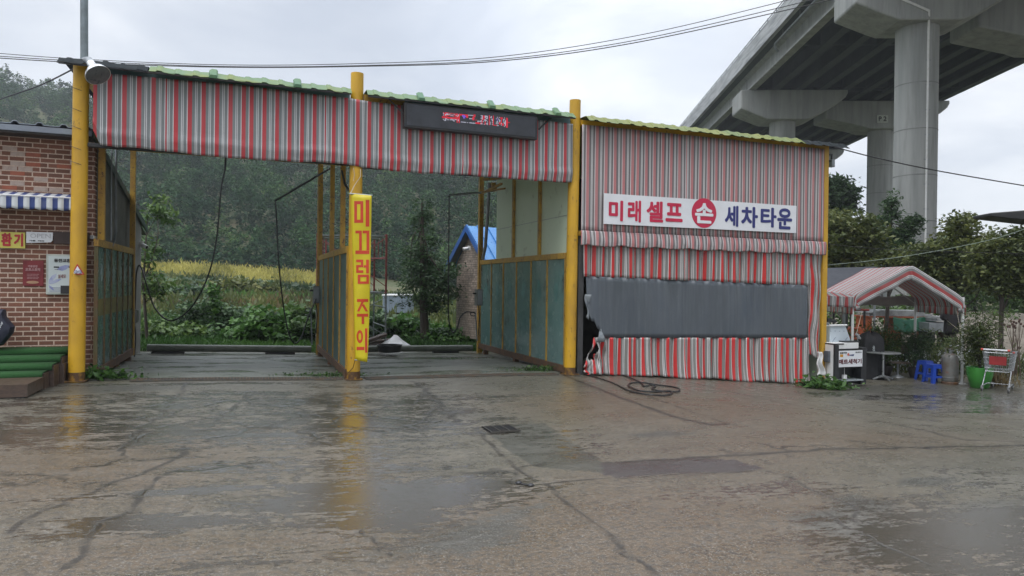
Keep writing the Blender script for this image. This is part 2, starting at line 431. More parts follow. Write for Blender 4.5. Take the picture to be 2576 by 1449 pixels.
_ty = np.array([-500, 20, 26, 40, 55, 70, 82, 95, 140, 200, 260, 350, 600.])
_tz = np.array([0, 0, .1, .55, 1.2, 2.3, 3.2, 6.0, 27, 56, 80, 98, 110.])
_au = np.array([-3., -.75, -.62, -.22, .08, .44, .72, 3])
_am = np.array([.90, .90, .78, .64, .55, .3, .24, .2])
def terrain(x, y):
    x = np.asarray(x, float); y = np.asarray(y, float)
    az = x / np.maximum(y, 8.0); m = np.interp(az, _au, _am)
    h = np.interp(y, _ty, _tz) * m
    near = np.clip((y - 45) / 25, 0, 1) * np.clip((-x - 12) * .04, -.6, 1.2) * np.clip((140 - y) / 40, 0, 1)
    rough = (np.sin(x * .13 + 1) * np.cos(y * .11) + .5 * np.sin(x * .31 + y * .23)) * np.clip((y - 70) / 100, 0, 1) * 3
    near = near * np.clip(.25 - az, 0, .4) / .4
    d = ((y - A0[1]) * ES[0] - (x - A0[0]) * ES[1]) / (ED[1] * ES[0] - ED[0] * ES[1])
    return g(x, y) - np.where(d < 6.4, .35, .05) + h + near + rough

m_soil, t, b = nodes('grassy_soil'); P = geo(t)
c = ramp(t, noise(t, P, .22, 8, .65), [(.3, (.035, .05, .015)), (.5, (.06, .07, .025)), (.62, (.10, .085, .04)), (.75, (.05, .065, .02))])
t.links.new(c, b.inputs['Base Color']); b.inputs['Roughness'].default_value = .9; bump(t, b, noise(t, P, 6, 6), .6, .1)
X = np.concatenate([np.linspace(-420, -80, 35), np.linspace(-76, 60, 69), np.linspace(66, 420, 40)])
Y = np.concatenate([np.linspace(-120, 10, 14), np.linspace(12, 100, 60), np.linspace(105, 620, 70)])
sheet('ground', X, Y, terrain, m_soil)

# ---- the wet concrete lot: wetness, mud, dark patches and cracks are kept as values on its points
ss = np.concatenate([np.linspace(-30, -6.6, 14), np.arange(-6, 20, .055), np.linspace(20.5, 60, 24)])
dd = np.concatenate([np.linspace(-40, -10.5, 16), np.arange(-10, 1.2, .05), np.linspace(1.5, 7.5, 14)])
gs, gd = np.meshgrid(ss, dd)
GX = A0[0] + gs * ES[0] + gd * ED[0]; GY = A0[1] + gs * ES[1] + gd * ED[1]
def lotz(x, y): return g(x, y)
GZ = lotz(GX, GY)
GZ = GZ + .012 * np.sin(GX * 1.3 + .5) * np.cos(GY * 1.1) * np.clip((13 - GY) / 4, 0, 1)
def sd(u, v):
    p = onG(u, v); q = np.linalg.solve(np.array([[ES[0], ED[0]], [ES[1], ED[1]]]), p[:2] - A0[:2]); return q
def blob(arr, u, v, rs, rd, k):
    s0, d0 = sd(u, v); arr += k * np.exp(-(((gs - s0) / rs) ** 2 + ((gd - d0) / rd) ** 2))
pud = np.zeros_like(gs); mud = np.zeros_like(gs); dk = np.zeros_like(gs)
for q in [(1060, 1235, 1.0, .30, 1.45), (1090, 1262, .7, .3, 1.1), (650, 1010, 3.0, .5, .5), (720, 1100, 2.4, .5, .45), (130, 1010, 1.5, .3, .5), (1000, 1010, 2.0, .5, .45), (965, 1312, .5, .2, 1.2), (430, 1312, .75, .22, 1.3), (470, 1235, 1.0, .10, 1.1), (560, 990, 2.2, .25, .8), (520, 965, 1.8, .16, 1.0),
          (740, 1060, 2.2, .9, .55), (980, 1050, 1.6, 1.0, .6), (880, 1150, 1.2, 1.2, .45), (1000, 970, 1.4, .3, .8), (2460, 1385, 1.0, .6, .9), (2460, 1300, .9, .45, .75), (2470, 1205, .8, .5, .6),
          (2300, 1000, 2.6, .55, 1.1), (2500, 1030, 2.5, .7, .9), (2200, 1320, .8, .5, .5), (100, 1100, 1.6, .6, .45), (170, 1060, 1.2, .8, .6), (1430, 1110, .6, .9, .45), (640, 1180, 1.5, .5, .3), (1900, 1235, 1.1, .25, .55), (760, 1400, 1.2, .3, .35)]:
    blob(pud, *q)
for q in [(150, 1120, 2.5, 1.2, .9), (60, 1230, 2.0, 1.0, .8), (300, 1400, 1.5, .7, .7), (1700, 1330, 2.6, 1.6, .85), (1750, 1030, 2.6, 1.3, .95), (1550, 1000, 2.2, 1.2, .7), (2000, 1120, 2.5, 1.0, .7), (1330, 1330, .7, .8, .5), (2050, 1350, 1.5, .8, .7), (1480, 1420, 1.2, .6, .6), (920, 1180, .5, 1.0, .4), (2300, 1100, 2.5, .8, .4)]:
    blob(mud, *q)
for q in [(2160, 1330, .4, .2, .6), (2230, 1380, .6, .18, .6), (2330, 1210, .4, .15, .9), (2160, 1260, .35, .3, .8), (1210, 1330, .5, .25, .55), (1100, 1380, .8, .3, .5), (1330, 1280, .4, .2, .5), (1660, 1092, .55, .2, .7), (2060, 1300, .4, .2, .6), (850, 1010, 1.4, .4, .35), (60, 985, 1.8, .5, .9), (150, 975, 1.2, .4, .8), (2150, 995, 1.6, .4, .8), (2350, 985, 3, .6, 1.2), (2250, 975, 1.5, .5, 1.2), (2480, 1005, 3, .6, 1.1), (1180, 1040, .7, .6, .4), (2500, 1270, .6, .2, .6), (1330, 990, .9, .3, .4)]:
    blob(dk, *q)
def inpoly(poly):
    pts = [sd(u, v) for u, v in poly]; ins = np.zeros(gs.shape, bool); n = len(pts)
    for i in range(n):
        (x0, y0), (x1, y1) = pts[i], pts[(i + 1) % n]
        cnd = ((y0 > gd) != (y1 > gd)); xi = (x1 - x0) * (gd - y0) / (y1 - y0 + 1e-12) + x0; ins ^= cnd & (gs < xi)
    return ins.astype(float)
frac = np.zeros_like(gs)
for q in [(620, 1040, 2.4, 1.3, 1.0), (430, 1000, 1.2, .6, .8), (1060, 1010, 1.0, .8, .9), (830, 1080, 1.6, .9, .6), (1230, 1180, .7, .8, .5), (2000, 1130, 2.0, .5, .5), (330, 1180, 1.2, .6, .6)]: blob(frac, *q)
pat1 = inpoly([(1225, 1090), (1280, 1068), (1370, 1063), (1440, 1110), (1500, 1150), (1555, 1195), (1470, 1187), (1390, 1180), (1330, 1170), (1280, 1130)])
pat2 = inpoly([(1510, 1165), (1640, 1156), (1760, 1150), (1850, 1158), (1920, 1178), (1860, 1188), (1740, 1190), (1640, 1198), (1545, 1204), (1520, 1195)])
crk = np.full(gs.shape, 9.0)
def crack(px, wd=1.0, jag=.03):
    global crk
    P_ = [sd(u, v) for u, v in px]; q = []
    for a_, b_ in zip(P_[:-1], P_[1:]):
        n = max(2, int(np.linalg.norm(b_ - a_) / .16))
        for i in range(n): q.append(a_ + (b_ - a_) * i / n + rng.normal(0, jag, 2))
    q.append(P_[-1])
    for a_, b_ in zip(q[:-1], q[1:]):
        e_ = b_ - a_; L2 = e_ @ e_; k = np.clip(((gs - a_[0]) * e_[0] + (gd - a_[1]) * e_[1]) / L2, 0, 1)
        crk = np.minimum(crk, np.hypot(gs - a_[0] - k * e_[0], gd - a_[1] - k * e_[1]) / wd)
crack([(470, 965), (440, 1020), (400, 1050), (345, 1080), (320, 1120), (300, 1135)], 1.0, .05)
crack([(0, 1340), (95, 1290), (150, 1275), (230, 1235), (330, 1200), (420, 1170), (470, 1140), (458, 1120)], 0.9, .04)
crack([(160, 1430), (230, 1350), (270, 1310), (330, 1285), (370, 1230), (400, 1200)], 1.0, .05)
crack([(300, 1135), (350, 1158), (440, 1150), (480, 1125)], 0.8, .05)
crack([(525, 980), (540, 1030), (560, 1060)], 0.8, .05); crack([(640, 985), (700, 1010)], 0.75, .05)
crack([(1050, 960), (1085, 1000), (1120, 1030), (1150, 1062)], 1.7, .06)
crack([(1215, 1095), (1260, 1140), (1310, 1185), (1370, 1225), (1440, 1280), (1530, 1345), (1650, 1449)], 0.9, .018)
crack([(1420, 945), (1560, 1000), (1700, 1050), (1790, 1070), (1830, 1068)], 1.7, .006)
crack([(1520, 955), (1640, 1000), (1830, 1067)], 0.75, .006)
crack([(1730, 960), (1900, 1000), (2050, 1030), (2200, 1058), (2340, 1085), (2420, 1105), (2576, 1112)], 1.0, .015)
crack([(1510, 1163), (1680, 1154), (1950, 1140), (2270, 1126), (2576, 1119)], 1.4, .03)
crack([(1390, 1216), (1550, 1203), (1740, 1190), (1930, 1183), (1980, 1200)], 0.75, .03)
crack([(1980, 1195), (2060, 1240), (2150, 1272), (2165, 1320)], 0.75, .03)
crack([(2060, 1280), (2120, 1315), (2220, 1370), (2340, 1425)], 0.75, .02)
crack([(2140, 985), (2250, 1010), (2350, 1040), (2576, 1066)], 0.75, .03); crack([(2340, 1085), (2380, 1098), (2450, 1110)], 0.75, .03)
crack([(890, 1330), (940, 1370), (1000, 1400)], 0.75, .04); crack([(0, 1090), (300, 1085), (700, 1078), (1120, 1080)], 0.75, .02)

m_lot, t, b = nodes('wet_concrete'); P = geo(t)
mp = t.nodes.new('ShaderNodeMapping'); mp.inputs['Rotation'].default_value = (0, 0, -math.radians(19)); t.links.new(P, mp.inputs[0]); Q = mp.outputs[0]
a_p, a_m, a_d, a_c, a_1, a_2 = [attr(t, k) for k in ('pud', 'mud', 'dk', 'crk', 'pat1', 'pat2')]
big = noise(t, P, .45, 7, .6); med = noise(t, Q, 2.2, 8, .68, (.65, 1.3, 1)); fine = noise(t, P, 26, 7, .7); grit = noise(t, P, 85, 4, .75)
streak = noise(t, Q, 2.4, 9, .72, (.5, 2.2, 1), dist=.5)
def add(a, b_): return math_(t, 'ADD', a, b_)
def mul(a, b_): return math_(t, 'MULTIPLY', a, b_)
# puddle mask: smoothed wetness broken up by streaky surface height
hf = noise(t, Q, 15, 7, .72, (.6, 1.5, 1)); h = add(add(mul(streak, .30), mul(med, .26)), mul(hf, .44))
gate = math_(t, 'ADD', mul(a_p, 1.3), .22, clamp=True); pm = add(mul(a_p, .53), mul(gate, mul(math_(t, 'SUBTRACT', .512, h), 8.0))); pm = add(pm, -.04)
wet = ramp(t, pm, [(.30, G1(0)), (.38, G1(1))])
base = ramp(t, big, [(.3, (.088, .080, .056)), (.52, (.126, .112, .080)), (.75, (.082, .072, .048))])
base = mixc(t, ramp(t, add(a_m, mul(math_(t, 'SUBTRACT', med, .5), 1.1)), [(.2, G1(0)), (.9, G1(.9))]), base, (.114, .078, .044))
base = mixc(t, ramp(t, add(a_d, mul(math_(t, 'SUBTRACT', h, .5), 3.4)), [(.34, G1(0)), (.62, G1(.85))]), base, (.045, .045, .036))
base = mixc(t, ramp(t, fine, [(.42, G1(.75)), (.55, G1(0))]), base, (.042, .038, .031))
base = mixc(t, ramp(t, grit, [(.545, G1(0)), (.63, G1(.8))]), base, (.30, .285, .25))
e1 = add(a_1, mul(math_(t, 'SUBTRACT', med, .5), .8)); base = mixc(t, ramp(t, e1, [(.46, G1(0)), (.53, G1(.85))]), base, (.060, .060, .048))
e2 = add(a_2, mul(math_(t, 'SUBTRACT', med, .5), .7)); base = mixc(t, ramp(t, e2, [(.46, G1(0)), (.52, G1(.9))]), base, (.050, .042, .040))
base = mixc(t, mul(wet, .80), base, (.050, .040, .028)); base = mixc(t, mul(math_(t, 'SUBTRACT', 1.0, wet), mul(gate, ramp(t, h, [(.50, G1(0)), (.60, G1(.40))]))), base, (.23, .215, .185))
cw = add(a_c, mul(math_(t, 'SUBTRACT', noise(t, P, 9, 6, .7), .5), .055))
cm = ramp(t, cw, [(.016, G1(1)), (.036, G1(0))]); base = mixc(t, mul(cm, .92), base, (.026, .022, .017))
wob = t.nodes.new('ShaderNodeVectorMath'); wob.operation = 'ADD'; nz_ = t.nodes.new('ShaderNodeTexNoise'); nz_.inputs['Scale'].default_value = 3; nz_.inputs['Detail'].default_value = 5; t.links.new(P, nz_.inputs['Vector'])
ws_ = t.nodes.new('ShaderNodeVectorMath'); ws_.operation = 'SCALE'; ws_.inputs[3].default_value = .45; t.links.new(nz_.outputs['Color'], ws_.inputs[0]); t.links.new(P, wob.inputs[0]); t.links.new(ws_.outputs[0], wob.inputs[1])
vo = t.nodes.new('ShaderNodeTexVoronoi'); vo.feature = 'DISTANCE_TO_EDGE'; vo.inputs['Scale'].default_value = 1.15; t.links.new(wob.outputs[0], vo.inputs['Vector'])
fr_ = math_(t, 'SUBTRACT', attr(t, 'frac'), mul(math_(t, 'SUBTRACT', med, .45), 1.6)); fc = mul(ramp(t, vo.outputs['Distance'], [(.014, G1(1)), (.045, G1(0))]), ramp(t, fr_, [(.20, G1(0)), (.42, G1(1))]))
base = mixc(t, mul(fc, .85), base, (.03, .027, .02)); cm = math_(t, 'MAXIMUM', cm, fc)
halo = ramp(t, add(a_c, mul(math_(t, 'SUBTRACT', med, .5), .35)), [(.02, G1(1)), (.10, G1(0))]); base = mixc(t, mul(halo, .25), base, (.07, .06, .045))
t.links.new(base, b.inputs['Base Color']); b.inputs['IOR'].default_value = 1.5
rg = mixc(t, wet, mixc(t, ramp(t, med, [(.35, G1(0)), (.65, G1(1))]), G1(.20), G1(.44)), G1(.09))
t.links.new(rg, b.inputs['Roughness'])
hh = add(mul(h, 1.1), add(mul(fine, .40), mul(grit, .14)))
hh = mul(hh, math_(t, 'SUBTRACT', 1.0, mul(wet, .72))); hh = math_(t, 'SUBTRACT', hh, mul(cm, .25))
t.links.new(mul(wet, .95), b.inputs['Coat Weight']); b.inputs['Coat Roughness'].default_value = .05; b.inputs['Coat IOR'].default_value = 1.4
nb = bump(t, None, hh, .55, .022)
rip = noise(t, Q, 9, 4, .6, (.5, 1.6, 1)); nb2 = bump(t, b, rip, .12, .02, nb); t.links.new(nb2, b.inputs['Coat Normal'])
V = np.stack([GX, GY, GZ], -1).reshape(-1, 3)
sheet_v('pavement', V, len(ss), len(dd), m_lot, 'structure', dict(pud=pud, mud=mud, dk=dk, crk=crk, pat1=pat1, pat2=pat2, frac=frac))

# ---- bay floor slab (three slabs between the drain and the rear), damp greenish concrete
m_bay, t, b = nodes('bay_concrete'); P = geo(t)
mp = t.nodes.new('ShaderNodeMapping'); mp.inputs['Rotation'].default_value = (0, 0, -math.radians(20)); t.links.new(P, mp.inputs[0]); Q = mp.outputs[0]
st = noise(t, Q, 1.3, 8, .68, (.8, 1.2, 1)); fn = noise(t, P, 50, 4)
c = ramp(t, st, [(.3, (.09, .098, .075)), (.5, (.175, .178, .150)), (.7, (.13, .138, .105))])
c = mixc(t, ramp(t, noise(t, P, .7, 6), [(.45, G1(0)), (.7, G1(.7))]), c, (.07, .085, .045)); c = mixc(t, ramp(t, fn, [(.3, G1(.4)), (.6, G1(0))]), c, (.04, .04, .035))
t.links.new(c, b.inputs['Base Color'])
t.links.new(ramp(t, noise(t, Q, 1.1, 7, .65, (.5, 1.5, 1), (4, 2, 0)), [(.40, G1(.16)), (.56, G1(.5))]), b.inputs['Roughness'])
bump(t, b, math_(t, 'ADD', st, math_(t, 'MULTIPLY', fn, .15)), .3, .015)
def gz(s, d): p = W(s, d, 0); return float(g(p[0], p[1]))
fl = MB()
for d0, d1 in ((.17, 1.82), (1.86, 4.02), (4.06, 5.95)):
    for s0, s1 in ((-.1, 4.22), (4.24, 8.75)):
        n = 5
        for i in range(n):
            a_, b_ = s0 + (s1 - s0) * i / n, s0 + (s1 - s0) * (i + 1) / n
            fl.hexa([W(a_, d0, gz(a_, d0) - .1), W(b_, d0, gz(b_, d0) - .1), W(b_, d1, gz(b_, d1) - .1), W(a_, d1, gz(a_, d1) - .1),
                     W(a_, d0, gz(a_, d0) + .02), W(b_, d0, gz(b_, d0) + .02), W(b_, d1, gz(b_, d1) + .03), W(a_, d1, gz(a_, d1) + .03)])
o = fl.build('bay_floor', m_bay, local=True); o['kind'] = 'structure'

# ---- steel channel drain along the front of the bays
def drain(s0, s1, d0, d1, label):
    r_ = thing('channel_drain', label, 'drain', W((s0 + s1) / 2, (d0 + d1) / 2, gz((s0 + s1) / 2, 0)), 'channel drains at the bay mouths')
    m1 = MB(); m2 = MB(); n = int((s1 - s0) / .05)
    for k in range(n):
        s = s0 + (s1 - s0) * (k + .5) / n; z = gz(s, d0) + .008; m1.fbox(s - .008, s + .008, d0 + .02, d1 - .02, z, z + .016)
    for a_, b_ in ((d0, d0 + .02), (d1 - .02, d1), ((d0 + d1) / 2 - .007, (d0 + d1) / 2 + .007)):
        k = 10
        for i in range(k):
            x0, x1 = s0 + (s1 - s0) * i / k, s0 + (s1 - s0) * (i + 1) / k
            m2.hexa([W(x0, a_, gz(x0, 0) + .005), W(x1, a_, gz(x1, 0) + .005), W(x1, b_, gz(x1, 0) + .005), W(x0, b_, gz(x0, 0) + .005), W(x0, a_, gz(x0, 0) + .027), W(x1, a_, gz(x1, 0) + .027), W(x1, b_, gz(x1, 0) + .027), W(x0, b_, gz(x0, 0) + .027)])
    m3 = MB()
    for i in range(10):
        x0, x1 = s0 + (s1 - s0) * i / 10, s0 + (s1 - s0) * (i + 1) / 10
        m3.add([W(x0, d0, gz(x0, 0) + .004), W(x1, d0, gz(x1, 0) + .004), W(x1, d1, gz(x1, 0) + .004), W(x0, d1, gz(x0, 0) + .004)], [(0, 1, 2, 3)])
    m1.build('grating_bars', m_rust, r_); m2.build('drain_frame', M('damp_steel', (.09, .09, .08), .5, .2, (.12, .09, .06), 9), r_); m3.build('channel_shade', m_black, r_)  # flat black sheet stands in for the shade below the bars
drain(.75, 4.1, -.10, .14, 'rusty channel drain across the mouth of the left wash bay')
drain(4.5, 8.3, -.10, .14, 'rusty channel drain across the mouth of the middle wash bay')

p = onG(1260, 1081); r_ = thing('drain_grate', 'square black iron drain grate set in the wet concrete', 'drain grate', p)
gm = MB(); gf = MB()
ex, ey = ES3, ED3; z = p[2] + .012
for k in range(4): gf.box(p + ex * (-.17 + .34 * k / 3) + Z3 * .016, (.010, .32, .010), (ex, ey, Z3))
for k in range(12): gm.box(p + ey * (-.15 + .30 * k / 11) + Z3 * .010, (.36, .012, .012), (ex, ey, Z3))
gf.box(p + ey * .17 + Z3 * .011, (.38, .014, .018), (ex, ey, Z3)); gf.box(p - ey * .17 + Z3 * .011, (.38, .014, .018), (ex, ey, Z3))
MB().box(p + Z3 * .003, (.37, .34, .003), (ex, ey, Z3)).build('sump_shade', m_black, r_)  # thin black plate paints in the dark hollow under the grate
gm.build('grate_bars', m_dark, r_); gf.build('grate_frame', M('worn_iron', (.10, .095, .085), .4, .5, (.08, .07, .06), 20), r_)

# ================================================================== CAR WASH SHED
shed = thing('car_wash_shed', 'open steel car wash shed with yellow posts, green corrugated roof and teal side panels', 'car wash', W(7.5, 2.5, -.1))
# posts: three round, one square
for i, (s, st_, zt) in enumerate(((0, .03, 5.01), (4.29, 4.30, 5.33), (8.58, 8.63, 5.31))):
    zb = gz(s, 0) - .02
    m1 = MB(); m1.tube([W(s, 0, zb), W(s + (st_ - s) * .5, 0, (zb + zt) / 2), W(st_, 0, zt)], [.118, .114, .112], 28)
    po = m1.build('post', m_yellow, shed, True)
    m2 = MB(); m2.box(W(s, 0, zb + .035), (.30, .30, .016), (ES3, ED3, Z3))
    m2.tube([W(s, 0, zb + .03), W(s, 0, zb + .17)], [.1215, .1195], 28)
    k = m2.build('base_plate', M('rusted_post_foot', (.09, .045, .018), .6, .1, (.28, .15, .02), 9, (.50, .62), c3=(.05, .03, .02), n3=20), po)
    if i == 0:
        m3 = MB()
        for zz in (3.35, 3.6, 3.95, 4.25, 4.6): m3.tube([W(s + .121 * math.cos(q), .121 * math.sin(q), zz + .09 * math.sin(q * .5 + zz)) for q in np.linspace(-2.9, .3, 12)], .004, 4)
        m3.build('wire_wrap', m_dark, po)
m1 = MB(); m1.fbox(15.07, 15.21, -.07, .07, gz(15.1, 0), 4.97); m1.build('post', m_yellow, shed, bevel=.012)
# header beams
def beam(s0, s1, z0, z1, d0, d1, mt, nm='header_beam'):
    MB().fbox(s0, s1, d0, d1, z0, z1).build(nm, mt, shed, bevel=.006)
beam(.13, 4.17, 4.80, 4.96, -.06, .06, m_teal); beam(4.42, 5.15, 4.79, 4.96, -.06, .06, m_yrust); beam(5.152, 8.5, 4.78, 4.96, -.06, .06, m_teal)
beam(8.74, 15.068, 4.81, 4.92, -.06, .06, m_yellow)
beam(.13, 4.17, 3.68, 3.74, -.05, .05, m_dark, 'lower_rail'); beam(4.42, 8.46, 3.65, 3.71, -.05, .05, m_dark, 'lower_rail')
beam(8.72, 15.066, 2.60, 2.70, -.05, .05, m_yrust, 'lower_rail')
# rafters under the roof
for s in (.02, 4.29, 8.6, 15.14):
    MB().fbox(s - .05, s + .05, .125, 6.1, 4.82, 4.90).build('rafter', m_yrust, shed)
MB().fbox(-.1, 15.2, 6.11, 6.22, 4.66, 4.80).build('rear_beam', m_yrust, shed)

m_fib = M('green_fibreglass', (.15, .25, .12), .5, 0, (.20, .25, .06), 1.8, (.45, .62), bmp=.1, c3=(.12, .14, .05), n3=6, amt3=(.64, .74), trans=.25)
m_rib = M('green_fibreglass_lap', (.10, .22, .12), .5, 0, (.13, .24, .11), 3, trans=.25)
m_shd = M('black_roof_sheet', (.018, .022, .024), .8, 0, (.028, .032, .034), 5, spec=.1)
def roof_sheet(s0, s1, mt, name='roof_sheet', rib=.27, z=4.965, lip=True, lap=5, d_back=6.3):
    n = max(2, int(round((s1 - s0) / rib))); m_ = MB(); xs = []
    for k in range(n):
        a_ = s0 + (s1 - s0) * k / n; L_ = (s1 - s0) / n
        xs += [(a_, 0), (a_ + L_ * .36, 0), (a_ + L_ * .44, .018), (a_ + L_ * .62, .018), (a_ + L_ * .82, 0)]
    xs += [(s1, 0)]
    prof = [(-.40, -.10 if lip else .02), (-.24, .02), (-.1, .035), (3, 0), (d_back, -.11)]
    vs = []; nx = len(xs)
    for k, (d, dz) in enumerate(prof):
        for q, (s, h_) in enumerate(xs): vs.append(W(s, d, z + dz + h_ + (.007 * math.sin(s * 7.3) + .004 * math.sin(s * 17.1) if k < 2 else 0)))
    fs = [(j * nx + i, j * nx + i + 1, (j + 1) * nx + i + 1, (j + 1) * nx + i) for j in range(len(prof) - 1) for i in range(nx - 1)]
    m_.add(vs, fs); o = m_.build(name, mt, shed, solid=.006)
    if lap:
        l_ = MB()
        for k in range(n):
            if k % lap != lap - 2: continue
            a_ = s0 + (s1 - s0) * (k + .3) / n; L_ = (s1 - s0) / n
            l_.hexa([W(a_, -.415, z - .10), W(a_ + L_ * .5, -.415, z - .10), W(a_ + L_ * .5, -.24, z + .065), W(a_, -.24, z + .065), W(a_ + .02, -.42, z - .05), W(a_ + L_ * .45, -.42, z - .05), W(a_ + L_ * .42, -.25, z + .09), W(a_ + .04, -.25, z + .09)])
        if l_.v: build_split(l_, 'lap_piece', m_rib, o)
    return o
roof_sheet(1.02, 4.16, m_fib); roof_sheet(4.43, 8.47, m_fib); roof_sheet(8.76, 14.2, M('yellow_fibreglass', (.20, .22, .04), .5, 0, (.15, .20, .06), 1.4, (.42, .6), bmp=.1, c3=(.14, .15, .05), n3=6, amt3=(.64, .74), trans=.2), z=4.935, lap=0)
roof_sheet(-.22, 1.0, m_shd, rib=.25, z=4.955, lap=0); roof_sheet(14.22, 15.5, m_shd, rib=.3, z=4.93, lap=0)
for s0, s1, z in ((-.2, 4.15, 4.875), (4.44, 8.46, 4.87)): MB().fbox(s0, s1, -.39, -.36, z - .03, z).build('eave_strip', m_dark, shed)

# ---- glazed side partitions: frame > panels
m_gl_d = M('dark_teal_panel', (.085, .18, .165), .28, 0, (.055, .11, .105), 1.6, (.4, .65), (1, 1, .5), bmp=.1, bs=8, c3=(.12, .20, .18), n3=3, amt3=(.60, .7))
m_gl_m = M('backlit_teal_panel', (.27, .37, .35), .35, 0, (.19, .27, .26), 1.4, (.4, .6), (1, 1, .35), bmp=.1, bs=8, trans=.5)  # paler base colour stands in for light coming through from behind
m_gl_r = M('teal_panel', (.10, .195, .185), .25, 0, (.17, .255, .24), 1.3, (.42, .65), (1, 1, .6), bmp=.1, bs=8, c3=(.045, .06, .062), n3=2.2, amt3=(.55, .7))
m_ybnd = M('yellow_band_paint', (.20, .16, .045), .45, 0, (.14, .12, .05), 5, c3=(.06, .06, .05))
m_chip = M('peeled_paint', (.30, .38, .37), .5, 0, (.20, .30, .29), 10)
m_aqua = M('aqua_patch', (.09, .22, .20), .45, 0, (.08, .16, .15), 6)
m_siding = M('pale_green_siding', (.58, .66, .50), .45, 0, (.53, .61, .46), 1, (.3, .7), bmp=.04, c3=(.38, .42, .30), n3=2.5)
def side_frame(s, d0, d1, n, mats, side, top=2.2, mull=None, frame=m_yrust, zb=.02):
    """lower row of panels between rails; returns the frame part"""
    fr = MB(); z0 = gz(s, 2) + .12 + zb; th = .03
    fr.fbox(s - .035, s + .035, d0, d1, top - .06, top + .06)
    ds = np.linspace(d0 + .03, d1 - .03, n + 1)
    o = fr.build('partition_frame', frame, shed, bevel=.004)
    for d in ds: MB().fbox(s - th, s + th, d - .022, d + .022, z0 + .07, top - .06).build('mullion', mull or frame, o, bevel=.004)
    br = MB(); br.fbox(s - .045, s + .045, d0 - .02, d1 + .02, z0 - .07, z0 + .07)
    for d in np.linspace(d0 + .5, d1 - .5, 3): br.fbox(s - .06, s + .06, d - .06, d + .06, gz(s, d) - .03, z0 - .07)
    br.build('sill_rail', m_rust, o)
    for k in range(n):
        pn = MB(); pn.fbox(s - .006, s + .006, ds[k] + .021, ds[k + 1] - .021, z0 + .068, top - .055)
        mt = mats[k % len(mats)] if isinstance(mats, list) else mats
        q = pn.build('glass_panel', mt, o); yield o, q, ds[k], ds[k + 1], z0
SL = .20
m_mull = M('rusted_olive_steel', (.10, .085, .035), .6, 0, (.13, .07, .025), 6, c3=(.045, .05, .04))
for o, q, a_, b_, z0 in side_frame(SL, .30, 4.2, 6, m_gl_d, 1, mull=m_mull):
    MB().fbox(SL + .0065, SL + .0085, a_ + .022, b_ - .022, 1.0, 1.28).build('yellow_band', m_ybnd, o)
    pr = MB(); cy = (a_ + b_) / 2 + rng.uniform(-.1, .1); zz = rng.uniform(1.7, 1.82)
    pts = [W(SL + .009, cy + .09 * math.cos(k) * (1 + .5 * rng.uniform(-1, 1)), zz + .17 * math.sin(k) * (1 + .3 * rng.uniform(-1, 1))) for k in np.linspace(0, 2 * PI, 13)[:-1]]
    pr.add(pts, [tuple(range(12))]); pr.build('peeled_patch', m_chip, o)
for d in (.75, 4.2): MB().fbox(SL - .05, SL + .05, d - .05, d + .05, 2.26 if d < 1 else 0, 4.81).build('stud', m_yrust, shed)
SM = 4.2
for o, q, a_, b_, z0 in side_frame(SM, .16, 5.6, 5, m_gl_m, 1): pass
for d in (1.05, 2.9, 5.55): MB().fbox(SM - .045, SM + .045, d - .05, d + .05, 2.26, 4.81).build('stud', m_yrust, shed)
MB().fbox(SM - .06, SM + .06, 5.6, 5.72, gz(SM, 5.6), 4.81).build('stud', m_yrust, shed)
SR = 8.55
for o, q, a_, b_, z0 in side_frame(SR, .14, 5.8, 6, m_gl_r, -1):
    cy = (a_ + b_) / 2; pr = MB(); zz = 1.42
    pts = [W(SR - .009, cy + .13 * math.cos(k) * (1 + .25 * rng.uniform(-1, 1)), zz + .22 * math.sin(k) * (1.25 if math.sin(k) > 0 else .8) * (1 + .15 * rng.uniform(-1, 1))) for k in np.linspace(0, 2 * PI, 17)[:-1]]
    pr.add(pts, [tuple(range(16))]); pr.build('aqua_patch', m_aqua, o)
MB().fbox(SR - .06, SR + .06, 5.8, 5.92, gz(SR, 5.8), 4.81).build('stud', m_yrust, shed)
MB().fbox(SR + .01, SR + .04, .13, 4.55, 2.26, 4.81).build('siding_panel', m_siding, shed)
sl_ = MB()
sl_.bar(W(SR + .007, .13, 3.02), W(SR + .007, 4.55, 3.02), .012, .008); sl_.build('siding_seam', m_grey, shed)
for d in (1.55, 3.2): MB().fbox(SR - .05, SR + .008, d - .045, d + .045, 2.26, 4.81).build('stud', m_yrust, shed)
# enclosed third bay: inner lining and back wall
m_lin = M('dim_lining', (.10, .10, .10), .7, 0, (.06, .06, .06), 2)
MB().fbox(SR + .05, SR + .09, .14, 6.0, -.2, 2.25).build('lining', m_lin, shed)
MB().fbox(15.1, 15.16, .08, 6.0, -.75, 4.85).build('side_wall', m_siding, shed)
MB().fbox(9.9, 15.16, 6.02, 6.08, -.8, 4.75).build('rear_wall', m_lin, shed)
# conduit and corner brace
cb = MB(); cb.tube([W(SL + .03, 1.9, 4.3), W(SL + .03, 1.9, 3.4), W(SL + .03, 1.95, 2.5), W(SL + .03, 1.8, 2.3), W(SL + .02, 1.6, 2.2)], .022, 8); cb.tube([W(SL + .02, 1.5, 4.3), W(SL + .02, 1.52, 2.3)], .012, 6)
cb.build('conduit', m_grey, shed, True)
MB().tube([W(SR - .05, 5.0, 4.3), W(SR - .06, 5.1, 3.4), W(SR - .06, 5.25, 2.6), W(SR - .08, 5.4, 2.28)], .045, 10).build('conduit', m_grey, shed, True)

